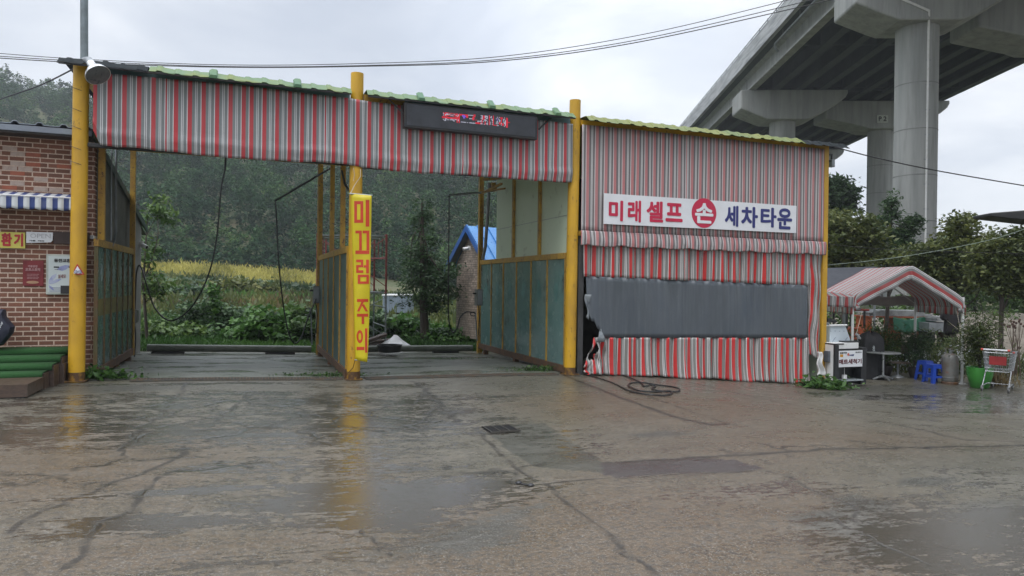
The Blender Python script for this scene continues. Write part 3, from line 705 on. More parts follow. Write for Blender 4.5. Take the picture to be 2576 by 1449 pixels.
# ---- small lamp batten on the left partition rail
p0 = at(236, 598, 11.9)
r_ = thing('lamp_batten', 'short white lamp batten lying on the rail beside the left yellow post', 'lamp', p0)
MB().box(p0, (.06, .36, .06), (ES3, ED3, Z3)).build('housing', m_white, r_, bevel=.012); MB().box(p0 - ED3 * .19, (.05, .03, .05), (ES3, ED3, Z3)).build('end_cap', m_grey, r_)

# ================================================================== AWNING CLOTHS
RED, GRY, WHT, DRK = (.50, .04, .05), (.20, .215, .22), (.62, .62, .62), (.07, .07, .075)
m_val = stripes('striped_valance_cloth', RED, GRY, WHT, DRK)
m_up = stripes('faded_striped_cloth', (.54, .20, .20), (.17, .155, .157), (.74, .72, .71), (.06, .06, .06), fade=.25)
m_cur = stripes('striped_curtain_cloth', (.58, .022, .022), (.22, .215, .20), (.62, .61, .59), (.07, .07, .07), fade=.1)
sz = lambda p: ((p[0] - A0[0]) * ES[0] + (p[1] - A0[1]) * ES[1], p[2])
def zl(s, pts): return float(np.interp(s, [q[0] for q in pts], [q[1] for q in pts]))
vtop = [(.2, 4.82), (.5, 4.83), (2.3, 4.87), (4.16, 4.84), (4.5, 4.82), (8.5, 4.80)]
vbot = [(.2, 3.70), (1, 3.69), (2, 3.67), (3.2, 3.66), (3.9, 3.69), (4.4, 3.66), (5.5, 3.63), (7, 3.64), (8.54, 3.65)]
def val(a_, b_):
    s = .22 + a_ * 8.30; zt, zb = zl(s, vtop), zl(s, vbot) + .018 * abs(math.sin(s * 5.7)) ** .5 - .02 + .012 * math.sin(s * 2.2)
    z = zb + (zt - zb) * b_; d = -.135 - .012 * math.sin(s * 9.1 + 2 * b_) * (1 - b_) - .01 * math.sin(s * 3.3)
    hem = math.exp(-((b_ - .17) / .045) ** 2); d -= .022 * hem * (.6 + .4 * math.sin(s * 4)); d += .03 * max(0, .12 - b_) / .12
    if a_ < .012: z = z + (.012 - a_) / .012 * .22 * (1 - b_)
    return W(s, d, z)
o = MB().grid(332, 26, val).build('striped_valance', m_val, None, True, sz, solid=.006)
tag(o, 'long red, grey and white striped cloth valance hung across the two open wash bays', 'awning cloth')
utop = [(8.73, 4.82), (15.05, 4.83)]
def upper(a_, b_):
    s = 8.75 + a_ * 6.28; z = 2.66 + (zl(s, utop) - 2.66) * b_; return W(s, -.10 - .006 * math.sin(s * 8 + 3 * b_) - .008 * math.sin(s * 2.7), z)
up = MB().grid(200, 14, upper).build('striped_wall_cloth', m_up, None, True, sz, solid=.006)
tag(up, 'faded pink and grey striped cloth filling the wall above the closed bay', 'awning cloth')
def flap(a_, b_):
    s = 8.73 + a_ * 6.36; sag = .05 * abs(math.sin(s * 3.9)) ** .6
    z = 2.40 + .30 * b_ + (1 - b_) * (.03 - sag * .8) - .02 * a_; bulge = math.sin(b_ * PI) * .018
    return W(s, -.13 - bulge - .012 * math.sin(s * 7.8) * (1 - b_) - .006 * math.sin(s * 19 + 5 * b_) - .02 * (1 - b_), z)
MB().grid(240, 12, flap).build('hem_flap', m_up, up, True, sz, solid=.006)

# ---- curtain of the closed bay: striped top and bottom, clear window band, torn at the left
cur = thing('bay_curtain', 'red striped curtain with a torn grey window band closing the right bay', 'curtain', W(11.8, -.05, -.4))
def gath(s, z): return .035 * math.sin(s * 16.5 + 1.5 * math.sin(s * 2.1)) + .02 * math.sin(s * 37 + z * 1.5) + .025 * math.sin(s * 5.1 + z)
wtop = lambda s: 1.78 + (1.66 - 1.78) * (s - 9) / 5.6
wbot = lambda s: .55 + (.46 - .55) * (s - 9) / 5.6
def ctop(a_, b_):
    s = 8.82 + a_ * 5.85; z = wtop(s) + (2.62 - wtop(s)) * b_; return W(s, -.05 - .9 * gath(s, z) * (1 - .3 * b_), z)
MB().grid(280, 12, ctop).build('upper_band', m_cur, cur, True, sz, solid=.005)
def cbot(a_, b_):
    s = 8.86 + a_ * 5.84; zb = gz(s, 0) + .02 + .015 * math.sin(s * 4.3)
    zt = wbot(s) - (0.55 * max(0, .045 - a_) / .045) ; z = zb + (zt - zb) * b_
    k = .8 + .5 * (1 - b_) ** 2; d = -.05 - gath(s, z) * k - .05 * (1 - b_) ** 3 * (1 + .5 * math.sin(s * 3))
    if a_ < .09: d -= .06 * math.sin(a_ * 160 + b_ * 9) * b_; s += .05 * math.sin(b_ * 14 + a_ * 60) * (1 - a_ / .09)
    return W(s, d, z)
MB().grid(300, 18, cbot, hole=lambda x, y: (.022 < x < .052 and .45 < y < .9 and abs(x - .037) < .02 * (1 - abs(y - .68) / .25))).build('lower_band', m_cur, cur, True, sz, solid=.005)
m_film, t, b = nodes('dull_vinyl'); P = objco(t)
c = ramp(t, noise(t, P, 1.1, 6, .6, (1, 1, .5)), [(.3, (.060, .075, .092)), (.5, (.085, .098, .112)), (.7, (.065, .078, .085))])
c = mixc(t, ramp(t, noise(t, P, 7, 6, .6, (2.5, 2.5, .12)), [(.5, G1(0)), (.75, G1(.35))]), c, (.17, .19, .20)); c = mixc(t, ramp(t, noise(t, P, 14, 5), [(.66, G1(0)), (.78, G1(.3))]), c, (.2, .2, .19))
t.links.new(c, b.inputs['Base Color']); b.inputs['Roughness'].default_value = .38; bump(t, b, noise(t, P, 2.2, 3, .5, (1, 1, .4)), .25, .06)
def film(a_, b_):
    s = 8.90 + a_ * 5.72; zb = wbot(s) - .01
    tear = 0 if a_ > .062 else (.46 * (1 - a_ / .062) ** .6 + .03 * math.sin(a_ * 260))
    zb += tear; zt = wtop(s) + .01; z = zb + (zt - zb) * b_; return W(s, -.05 - .5 * gath(s, z) * b_ - .015 * math.sin(s * 3 + z * 2) - .1 * max(0, .09 - a_) / .09 * (1 - b_), z)
MB().grid(220, 12, film).build('window_band', m_film, cur, True, solid=.004)
def tornf(a_, b_):
    p = W(8.87 + .11 * a_ * (.6 + .4 * b_) + .02 * math.sin(b_ * 6), -.12 - .04 * math.sin(a_ * 3 + b_ * 5), 1.42 - .46 * (1 - b_) - .05 * a_ * (1 - b_)); return p
m_pale = M('pale_torn_vinyl', (.34, .37, .39), .4, 0, (.22, .25, .27), 6, trans=.3)
MB().grid(6, 14, tornf).build('torn_strip', m_pale, cur, True, solid=.004)
MB().grid(8, 10, lambda a_, b_: W(9.12 + a_ * (.20 - .17 * b_) + .10 * b_, -.10 - .03 * math.sin(b_ * 5), .46 + .26 * b_)).build('torn_strip', m_pale, cur, True, solid=.004)
MB().fbox(8.74, 8.86, -.02, .02, gz(8.8, 0), 2.6).build('gap_shade', M('gap_shade_grey', (.06, .06, .06), .7), cur)  # dark strip stands in for the shaded gap left of the curtain
def sidec(a_, b_):
    s = 14.66 + a_ * .40; zb = .02 + .05 * math.sin(a_ * 7); z = zb + (2.52 - zb) * b_
    return W(s, -.04 - .04 * math.sin(s * 22 + z * .6) - .015 * math.sin(z * 7 + s * 9), z)
o = MB().grid(26, 40, sidec).build('striped_side_strip', m_cur, None, True, lambda p: (sz(p)[0] * 1.15 + .03 * math.sin(p[2] * 3.2), p[2]), solid=.005)
tag(o, 'narrow gathered striped strip between the curtain and the square yellow post', 'curtain')
wc = MB()
def wcl(a_, b_): return W(14.86 + .22 * a_ * (1 - .5 * b_) + .03 * math.sin(b_ * 9), -.13 - .05 * math.sin(a_ * 8 + b_), -.42 + .55 * b_)
o = wc.grid(10, 12, wcl).build('white_sheet', m_white, None, True, solid=.005); tag(o, 'white crumpled sheet hanging below the striped side strip', 'sheet')

# ================================================================== SIGNS
SD = -.20
sgn = thing('shop_sign', 'long white sign with red and navy Korean lettering round a red disc', 'sign', W(11.8, SD, 2.85))
def F3(u, v, d): s, z = onF(u, v, d); return W(s, d, z)
s0, z0 = onF(1519, 565, SD); s1, z1 = onF(2003, 585, SD); _, zt0 = onF(1519, 487, SD); _, zt1 = onF(2003, 517, SD)
zb_, zt_ = (z0 + z1) / 2, (zt0 + zt1) / 2
MB().fbox(s0, s1, SD, SD + .03, zb_, zt_).build('panel', m_signwhite, sgn, bevel=.004)
def signtext(mb, txt, u0, v0, u1, v1, d, bold=.03):
    """each sign's box is read at its middle so the letters stand upright on the board"""
    sa, za = onF(u0, v1, d); sb, zb2 = onF(u1, v1, d); _, zt = onF((u0 + u1) / 2, v0, d); _, zbm = onF((u0 + u1) / 2, v1, d)
    return text_mb(mb, txt, W(sa, d, zbm), W(sb, d, zbm) - W(sa, d, zbm), Z3 * (zt - zbm), bold, -ED3, .004)
lm = MB()
D2 = SD - .002
for ch, u0, v0, u1, v1 in (('미', 1531, 504, 1567, 556), ('래', 1579, 504, 1612, 559), ('셀', 1626, 506, 1668, 559), ('프', 1674, 511, 1717, 558)): signtext(lm, ch, u0, v0, u1, v1, D2, .034)
lm.build('red_lettering', m_red, sgn)
lm = MB()
for ch, u0, v0, u1, v1 in (('세', 1823, 517, 1857, 570), ('차', 1864, 520, 1906, 573), ('타', 1913, 522, 1953, 572), ('운', 1955, 524, 1992, 577)): signtext(lm, ch, u0, v0, u1, v1, D2, .034)
lm.build('navy_lettering', m_navy, sgn)
sc_, zc_ = onF(1771, 536, SD); rad = abs(onF(1802, 536, SD)[0] - onF(1740, 536, SD)[0]) / 2
dm = MB(); dm.lathe([(rad, 0), (rad, .004)], W(sc_, SD - .001, zc_), 48, (ES3, Z3, -ED3)); di = dm.build('red_disc', m_red, sgn)
lm = MB(); signtext(lm, '손', 1748, 511, 1794, 562, SD - .007, .032); lm.build('disc_lettering', m_signwhite, di)

# LED message board
LD = -.36
s0, z1 = onF(1017, 255, LD); s1, z0 = onF(1352, 353, LD); zL = onF(1017, 318, LD)[1]; zR = onF(1352, 293, LD)[1]
zt_, zb_ = (z1 + zR) / 2, (zL + z0) / 2
led = thing('led_board', 'black dot-matrix message board showing red and white Korean dots', 'message board', W((s0 + s1) / 2, LD, zb_))
MB().fbox(s0, s1, LD, LD + .14, zb_, zt_).build('case', m_dark, led, bevel=.01)
fr = MB(); fr.fbox(s0 + .03, s1 - .03, LD - .004, LD - .001, zb_ + .04, zt_ - .02); fr.build('screen', M('dark_screen', (.016, .018, .024), .5, 0, (.012, .013, .017), 4), led)
NC, NR = 124, 24
cw_, rh_ = (s1 - s0 - .10) / NC, (zt_ - zb_ - .08) / NR
lit = {}
def put(c0, c1, r0, r1, col, p=1.0):
    for c_ in range(c0, c1 + 1):
        for r2 in range(r0, r1 + 1):
            if random.random() < p: lit[(c_, r2)] = col
put(33, 47, 5, 11, 1, .5); put(32, 48, 10, 11, 1); put(33, 47, 6, 8, 2, .35); put(33, 48, 12, 14, 2, .55); put(48, 48, 5, 15, 1); put(46, 46, 4, 15, 1, .7)
put(49, 56, 5, 6, 1); put(51, 54, 6, 9, 3, .7); put(55, 56, 6, 8, 1); put(57, 61, 5, 5, 2, .7); put(58, 60, 7, 9, 2, .6); put(62, 63, 4, 6, 1); put(61, 62, 7, 10, 1); put(64, 64, 10, 10, 1)
put(50, 63, 14, 14, 2, .8); put(64, 68, 13, 14, 1); put(66, 69, 11, 12, 2, .7); put(69, 75, 4, 14, 2, .4); put(71, 72, 4, 8, 1); put(70, 70, 9, 13, 1); put(73, 73, 11, 14, 1); put(77, 77, 3, 14, 1)
put(81, 81, 3, 14, 1); put(78, 80, 4, 13, 2, .35); put(82, 84, 14, 14, 1); put(84, 94, 4, 14, 2, .35); put(88, 90, 4, 5, 1); put(89, 89, 6, 10, 1); put(87, 88, 10, 12, 1); put(90, 91, 11, 13, 1); put(94, 95, 4, 15, 1); put(96, 97, 9, 9, 1); put(85, 85, 6, 8, 3, .6)
mbs = [MB(), MB(), MB(), MB()]
for c_ in range(NC):
    for r2 in range(NR):
        s = s0 + .05 + (c_ + .5) * cw_; z = zt_ - .035 - (r2 + .5) * rh_; k = lit.get((c_, r2), 0); q = cw_ * (.30 if k else .25)
        mbs[k].add([W(s - q, LD - .0065, z - q), W(s + q, LD - .0065, z - q), W(s + q, LD - .0065, z + q), W(s - q, LD - .0065, z + q), W(s, LD - .011, z)], [(0, 1, 4), (1, 2, 4), (2, 3, 4), (3, 0, 4)])
def emit(name, col, k):
    m, t, b = nodes(name); b.inputs['Base Color'].default_value = (*col, 1); b.inputs['Emission Color'].default_value = (*col, 1); b.inputs['Emission Strength'].default_value = k; return m
mbs[0].build('unlit_dots', M('unlit_dot', (.12, .13, .15), .4), led); mbs[1].build('red_dots', emit('led_red', (.9, .02, .05), .55), led)
mbs[2].build('white_dots', emit('led_white', (.8, .8, .95), .28), led); mbs[3].build('blue_dots', emit('led_blue', (.25, .15, .9), .5), led)
for u0, v0, u1, v1 in ((977, 250, 1015, 287), (1384, 298, 1356, 325)):
    a_, z_ = onF(u0, v0, -.1); b_, y_ = onF(u1, v1, LD + .05)
    MB().bar(W(a_, -.14, z_), W(b_, LD + .05, y_), .035, .02).build('brace', m_dark, led)

# yellow caution banner hung in front of the middle post
ban = thing('caution_banner', 'narrow yellow vertical banner with red Korean caution lettering', 'banner', at(905, 908, 12.42))
YB = 12.45
bl = [(487, 882.5, 935), (560, 884, 934), (640, 887, 932.5), (720, 889, 931), (800, 891, 929), (860, 892.5, 927), (906, 894, 924)]
def bpt(a_, v, off=0):
    l_ = np.interp(v, [q[0] for q in bl], [q[1] for q in bl]); r2 = np.interp(v, [q[0] for q in bl], [q[2] for q in bl])
    u = l_ + (r2 - l_) * a_; dep = YB + .035 * math.sin(a_ * PI) * -1 + .16 * a_ * 0 - off + .012 * math.sin(v * .03 + a_ * 3)
    return at(u, v + 5 * a_, dep)
m_ban = M('banner_yellow', (.66, .55, .01), .42, 0, (.60, .48, .01), 2, bmp=.05, trans=.12)
MB().grid(12, 40, lambda a_, b_: bpt(a_, 487 + 419 * (1 - b_))).build('cloth', m_ban, ban, True, solid=.003)
m_bred = M('banner_red', (.56, .045, .01), .45, 0, (.46, .04, .01), 3, bmp=0)
def strokes(ch):
    """the banner's block letters, stroke by stroke in a unit box"""
    q = MB(); k = [0]
    def P_(*pts):
        k[0] += 1; z = .0003 * k[0]; n = 5; pts = [np.array(p, float) for p in pts]
        for i in range(n):      # cut across so that the strokes follow the curl of the cloth
            f0, f1 = i / n, (i + 1) / n; a_, b_, c_, d_ = pts[0] + (pts[1] - pts[0]) * f0, pts[0] + (pts[1] - pts[0]) * f1, pts[3] + (pts[2] - pts[3]) * f1, pts[3] + (pts[2] - pts[3]) * f0
            q.add([(*a_, z), (*b_, z), (*c_, z), (*d_, z)], [(0, 1, 2, 3)])
    def R_(x0, x1, y0, y1): P_((x0, y0), (x1, y0), (x1, y1), (x0, y1))
    def box_(x0, x1, y0, y1, w1, w2): R_(x0, x1, y0, y0 + w2); R_(x0, x1, y1 - w2, y1); R_(x0, x0 + w1, y0 + w2, y1 - w2); R_(x1 - w1, x1, y0 + w2, y1 - w2)
    if ch == '미': box_(0, .60, .14, .96, .19, .12); R_(.76, 1, 0, 1)
    elif ch == '끄': R_(0, .46, .88, 1); R_(.27, .46, .16, .88); R_(.52, 1, .88, 1); R_(.80, 1, .16, .88); R_(0, 1, 0, .15)
    elif ch == '럼':
        R_(0, .56, .89, 1); R_(.37, .56, .78, .89); R_(0, .56, .68, .78); R_(0, .19, .56, .68); R_(0, .56, .45, .56); R_(.78, 1, .43, 1); R_(.60, .78, .67, .77); box_(.12, 1, 0, .38, .20, .10)
    elif ch == '주': R_(0, 1, .88, 1); P_((.40, .88), (.62, .88), (.22, .50), (0, .50)); P_((.44, .74), (.62, .80), (1, .50), (.78, .50)); R_(0, 1, .29, .41); R_(.42, .64, 0, .29)
    elif ch == '의':
        c_, o_, i_ = np.array([.30, .66]), np.array([.30, .27]), np.array([.13, .15])
        for j in range(20):
            a_, b_ = 2 * PI * j / 20, 2 * PI * (j + 1) / 20; d0, d1 = np.array([math.cos(a_), math.sin(a_)]), np.array([math.cos(b_), math.sin(b_)]); q.add([(*(c_ + i_ * d0), 0), (*(c_ + o_ * d0), 0), (*(c_ + o_ * d1), 0), (*(c_ + i_ * d1), 0)], [(0, 1, 2, 3)])
        R_(0, .72, .10, .24); R_(.78, 1, 0, 1)
    return q
lm = MB()
for ch, u0, v0, u1, v1 in (('미', 891, 503, 929, 570), ('끄', 894, 580, 929, 639), ('럼', 896, 653, 928, 714), ('주', 898, 752, 926, 815), ('의', 897, 826, 924, 887)):
    t_ = strokes(ch)
    vs = []
    for x, y, z in t_.v:
        v = v1 + (v0 - v1) * y; u = u0 + (u1 - u0) * x
        l_ = np.interp(v, [q[0] for q in bl], [q[1] for q in bl]); r2 = np.interp(v, [q[0] for q in bl], [q[2] for q in bl])
        vs.append(bpt((u - l_) / (r2 - l_), v - 5 * (u - l_) / (r2 - l_), .004 + z))
    lm.add(vs, t_.f)
lm.build('red_lettering', m_bred, ban)
MB().tube([at(879, 487, YB), at(937, 492, YB)], .013, 8).build('top_rod', m_grey, ban); MB().tube([at(892, 905, YB), at(926, 910, YB)], .011, 8).build('bottom_rod', m_grey, ban)
m_rope = M('white_cord', (.55, .5, .4), .8)
MB().tube([at(882, 486, YB), at(892, 466, 12.6), at(907, 444, 12.62), at(907, 425, 12.62)], .006, 5).build('cord', m_rope, ban)
MB().tube([at(934, 490, YB), at(922, 462, 12.62), at(909, 444, 12.62)], .003, 5).build('cord', m_dark, ban)
MB().tube([at(889, 422, 12.6), at(892, 440, 12.6), at(889, 455, 12.6)], .005, 5).build('cord', m_rope, ban)
MB().tube([at(893, 907, YB), at(888, 925, 12.62), at(876, 938, 12.66)], .006, 5).build('cord', m_dark, ban)

# ================================================================== BRICK HOUSE at the left
m_brick, t, b = nodes('brick_veneer')
uvn = t.nodes.new('ShaderNodeTexCoord').outputs['UV']
bk = t.nodes.new('ShaderNodeTexBrick'); t.links.new(uvn, bk.inputs['Vector'])
bk.offset = .5; bk.inputs['Scale'].default_value = 1; bk.inputs['Brick Width'].default_value = .212; bk.inputs['Row Height'].default_value = .0775
bk.inputs['Mortar Size'].default_value = .0095; bk.inputs['Mortar Smooth'].default_value = .15; bk.inputs['Bias'].default_value = -.1
bk.inputs['Color1'].default_value = (.25, .10, .06, 1); bk.inputs['Color2'].default_value = (.14, .062, .038, 1); bk.inputs['Mortar'].default_value = (.62, .47, .37, 1)
c = bk.outputs['Color']
c = mixc(t, ramp(t, noise(t, uvn, 45, 5), [(.35, G1(.35)), (.65, G1(0))]), c, (.07, .035, .025))
t.links.new(c, b.inputs['Base Color']); b.inputs['Roughness'].default_value = .75
bump(t, b, math_(t, 'ADD', math_(t, 'MULTIPLY', bk.outputs['Fac'], -.6), math_(t, 'MULTIPLY', noise(t, uvn, 50, 5), .5)), .5, .012)
m_pbrick = M('pale_brick_face', (.42, .33, .28), .75, 0, (.36, .27, .22), 12, c3=(.26, .16, .12), n3=20)
m_obrick = M('orange_brick_face', (.33, .10, .055), .75, 0, (.28, .085, .05), 12)
house = thing('brick_house', 'single storey red brick house with a grey roof and a stucco side wall', 'house', W(-2.5, 3, 0))
HD = .60
MB().fbox(-7, .12, HD, HD + .2, -.1, 3.93).build('front_wall', m_brick, house, uv=lambda p: (((p[0] - A0[0]) * ES[0] + (p[1] - A0[1]) * ES[1]), p[2] + .018))
fb = MB(); fo = MB()
for k in range(34):
    row = rng.integers(26, 49); col = rng.integers(-6, 0); off = .106 if row % 2 else 0
    if rng.uniform() > .5: continue
for (u, v) in ((45, 392), (70, 392), (32, 405), (75, 430), (20, 475), (60, 438), (95, 415), (35, 380), (58, 460), (110, 455), (130, 480), (20, 420), (150, 420), (90, 470)):
    s, z = onF(u, v, HD); r2 = math.floor((z + .018) / .0775); of = .106 if r2 % 2 else 0; c2 = math.floor((s - of) / .212)
    z0 = r2 * .0775 - .018; s0 = c2 * .212 + of
    (fb if (u * 7 + v) % 3 else fo).fbox(s0 + .008, s0 + .204, HD - .006, HD - .001, z0 + .008, z0 + .070)
build_split(fb, 'pale_brick', m_pbrick, house); build_split(fo, 'orange_brick', m_obrick, house)
m_stucco = M('grey_stucco', (.20, .20, .185), .85, 0, (.15, .15, .135), 1.5, (.4, .65), bmp=.5, bs=60, c3=(.10, .10, .085), n3=.8, amt3=(.5, .75))
rz = lambda d: 3.99 - .164 * (d - .3)
MB().hexa([W(-.1, HD + .2, -.15), W(.10, HD + .2, -.15), W(.10, 6.35, -.2), W(-.1, 6.35, -.2), W(-.1, HD + .2, rz(HD + .2) - .03), W(.10, HD + .2, rz(HD + .2) - .03), W(.10, 6.35, rz(6.35) - .03), W(-.1, 6.35, rz(6.35) - .03)]).build('side_wall', m_stucco, house)
m_hroof = M('blue_grey_roof', (.21, .24, .28), .5, .1, (.18, .20, .24), 2)
rf = MB(); xs = []
for k in range(22):
    a_ = -7.0 + k * .325; xs += [(a_, 0), (a_ + .19, 0), (a_ + .225, .04), (a_ + .275, .04), (a_ + .31, 0)]
nx = len(xs); vs = []
for d in (.22, .24, 7.0):
    for s, h_ in xs: vs.append(W(s, d, rz(d) + h_ + (-.0 if d > .23 else -.0)))
rf.add(vs, [(j * nx + i, j * nx + i + 1, (j + 1) * nx + i + 1, (j + 1) * nx + i) for j in range(2) for i in range(nx - 1)])
hr = rf.build('roof', m_hroof, house, solid=.01)
MB().fbox(-7, .14, .205, .23, rz(.3) - .10, rz(.3) - .012).build('eave_trim', m_hroof, hr); MB().fbox(-7, .12, .232, HD - .002, rz(.3) - .13, rz(.3) - .09).build('soffit', m_dark, hr)
MB().hexa([W(.125, .3, rz(.3) - .10), W(.155, .3, rz(.3) - .10), W(.155, 7.05, rz(7.05) - .10), W(.125, 7.05, rz(7.05) - .10), W(.125, .3, rz(.3) + .03), W(.155, .3, rz(.3) + .03), W(.155, 7.05, rz(7.05) + .03), W(.125, 7.05, rz(7.05) + .03)]).build('verge_trim', M('dark_green_trim', (.02, .05, .045), .4), hr)
MB().hexa([W(-.1, 6.36, rz(6.4) - .16), W(.12, 6.36, rz(6.4) - .16), W(.12, 7.05, rz(7.05) - .16), W(-.1, 7.05, rz(7.05) - .16), W(-.1, 6.36, rz(6.4) - .13), W(.12, 6.36, rz(6.4) - .13), W(.12, 7.05, rz(7.05) - .13), W(-.1, 7.05, rz(7.05) - .13)]).build('rear_soffit', m_dark, hr)

# awning over the house window
aw = thing('window_awning', 'small blue and white striped awning on the brick wall', 'awning', W(-1.5, .4, 2.7))
m_aw, t, b = nodes('blue_white_stripe'); uvn = t.nodes.new('ShaderNodeTexCoord').outputs['UV']; sp = t.nodes.new('ShaderNodeSeparateXYZ'); t.links.new(uvn, sp.inputs[0])
c = ramp(t, math_(t, 'FRACT', math_(t, 'DIVIDE', sp.outputs[0], .153)), [(0, (.55, .57, .58)), (.52, (.035, .06, .20))], 'CONSTANT'); c = mixc(t, ramp(t, noise(t, uvn, 6, 5), [(.5, G1(0)), (.8, G1(.4))]), c, (.2, .2, .2))
t.links.new(c, b.inputs['Base Color']); b.inputs['Roughness'].default_value = .6
suv = lambda p: (sz(p)[0], p[2])
def awp(a_, b_):
    s = -3.2 + a_ * 3.09; q = 1 - b_
    if q < .55: k = q / .55; return W(s, HD - .02 - .40 * k, 2.98 - .10 * k)
    k = (q - .55) / .45; return W(s, HD - .42 - .012 * math.sin(s * 41), 2.88 - (.185 + .02 * abs(math.sin(s * 20.5))) * k)
MB().grid(240, 10, awp).build('awning_cloth', m_aw, aw, True, suv, solid=.004)
aws = MB(); aws.tube([W(-3.2, HD - .43, 2.885), W(-.1, HD - .43, 2.885)], .011, 8); aws.build('front_rod', m_white, aw)
ys = thing('exchange_sign', 'yellow sign with red Korean letters on the brick wall', 'sign', W(-1.2, HD - .05, 2.08))
s0, z0 = onF(63, 625, HD - .05); _, z1 = onF(63, 585, HD - .05); m_ysg = M('pale_yellow_sign', (.68, .60, .12), .45, 0, (.62, .54, .12), 3)
MB().fbox(s0 - 1.2, s0, HD - .05, HD - .02, z0, z1).build('panel', m_ysg, ys, bevel=.003)
lm = MB()
for ch, u0, v0, u1, v1 in (('환', 3, 585, 30, 619), ('기', 35, 586, 58, 620)): signtext(lm, ch, u0, v0 + 1, u1, v1, HD - .0525, .05)
lm.build('red_lettering', M('sign_red_paint', (.50, .02, .03), .4), ys)
op = thing('open_sign', 'unlit white sign reading OPEN beside the yellow sign', 'sign', W(-.6, HD - .1, 2.19))
s0, z0 = onF(66, 611, HD - .1); s1, z1 = onF(133, 585, HD - .1)
MB().prism([W(s0, HD - .1, z0), W(s1 - .03, HD - .1, z0 + .02), W(s1 - .005, HD - .1, z0 + .05), W(s1, HD - .1, z1), W(s0, HD - .1, z1)], ED3 * 0, ED3 * .03).build('panel', m_signwhite, op)
lm = MB(); signtext(lm, 'OPEN', 76, 588, 127, 599, HD - .101, .0); lm.build('grey_lettering', M('faint_grey', (.50, .50, .52), .5, bmp=0), op)
lm = MB(); signtext(lm, '기름  커피', 73, 604, 111, 607.5, HD - .101, .03); lm.build('small_lettering', m_dark, op)
MB().fbox(s1 + .01, s1 + .50, HD - .10, HD - .002, 2.17, 2.36).build('dark_shelf', M('dark_shelf_board', (.05, .03, .025), .6), op)
rd_ = thing('red_poster', 'dark red notice with small pink lettering on the brick wall', 'poster', W(-.7, HD - .02, 1.5))
s0, z0 = onF(57, 719, HD - .02); s1, z1 = onF(110, 656, HD - .02)
MB().fbox(s0, s1, HD - .02, HD - .002, z0, z1).build('panel', M('poster_red', (.19, .018, .022), .5), rd_, bevel=.003)
lm = MB(); signtext(lm, '가동방법', 70, 667, 94, 673, HD - .0215, .03); signtext(lm, '오토스토막', 64, 674, 102, 682, HD - .0215, .04)
for k, v in enumerate((690, 694, 698, 701)): signtext(lm, 'ㅡㅡㅡㅡ', 68, v - .6, 98 - 2 * (k % 2), v + .4, HD - .0215, .0)
lm.build('pink_lettering', M('poster_pink', (.50, .28, .28), .5, bmp=0), rd_)
lm = MB(); sa, za = onF(82, 710, HD - .0215); lm.lathe([(.085, 0), (.085, .003)], W(sa, HD - .0215, za), 20, (ES3, Z3 * .28, -ED3)); lm.build('hand_mark', M('poster_tan', (.42, .24, .14), .5, bmp=0), rd_)
cm_ = thing('coin_changer', 'white coin changing machine set in the brick wall', 'coin machine', W(-.3, HD - .06, 1.33))
s0, z0 = onF(115, 741, HD - .06); s1, z1 = onF(190, 641, HD - .06); s1 = .0
MB().fbox(s0, s1, HD - .06, HD - .002, z0, z1).build('frame', M('pale_green_enamel', (.46, .49, .44), .4), cm_, bevel=.01)
m_face = M('machine_face', (.52, .57, .56), .35, 0, (.48, .53, .53), 2); fc = MB(); fc.fbox(s0 + .035, s1 - .03, HD - .067, HD - .0605, z0 + .035, z1 - .03); fc.build('face', m_face, cm_)
lm = MB(); signtext(lm, '동전교환기', 136, 651, 188, 660, HD - .0675, .04); lm.build('black_lettering', m_dark, cm_)
lm = MB(); signtext(lm, '설세모', 146, 690, 166, 700, HD - .0675, .01); lm.build('brown_lettering', M('brown_ink', (.22, .05, .05), .5, bmp=0), cm_)
pt_ = MB()
for (u, v, a_, l_, w2) in ((122, 713, 55, .20, .035), (122, 715, 25, .20, .03), (122, 717, -50, .12, .02), (176, 668, 200, .20, .05), (150, 680, 40, .05, .012)):
    s, z = onF(u, v, HD - .068); ca, sa = math.cos(math.radians(a_)), math.sin(math.radians(a_))
    P_ = [(0, 0), (.3, .8), (.65, 1), (1, 0), (.65, -.6), (.3, -.6)]; pt_.add([W(s + l_ * x * ca - w2 * y * sa, HD - .0685, z + l_ * x * sa + w2 * y * ca) for x, y in P_], [tuple(range(6))])
pt_.build('petal_print', M('violet_print', (.22, .24, .46), .45, 0, (.40, .43, .55), 6, bmp=0), cm_)
lm = MB()
for k in range(4):
    a_, z_ = onF(124, 724 + 3.0 * k, HD - .0675); lm.fbox(a_, a_ + .27 - .03 * (k % 2), HD - .0685, HD - .0672, z_, z_ + .005)
lm.build('small_print', m_navy, cm_)
lm = MB()
for u, v, w2, h_ in ((142, 672, .075, .022), (178, 672, .06, .022), (142, 678, .05, .006)): a_, z_ = onF(u, v, HD - .0675); lm.fbox(a_ - w2 / 2, a_ + w2 / 2, HD - .070, HD - .0672, z_ - h_ / 2, z_ + h_ / 2)
a_, z_ = onF(166, 727, HD - .0675); lm.fbox(a_ - .075, a_ + .13, HD - .072, HD - .0672, z_ - .075, z_ + .055); build_split(lm, 'slot', m_black, cm_)

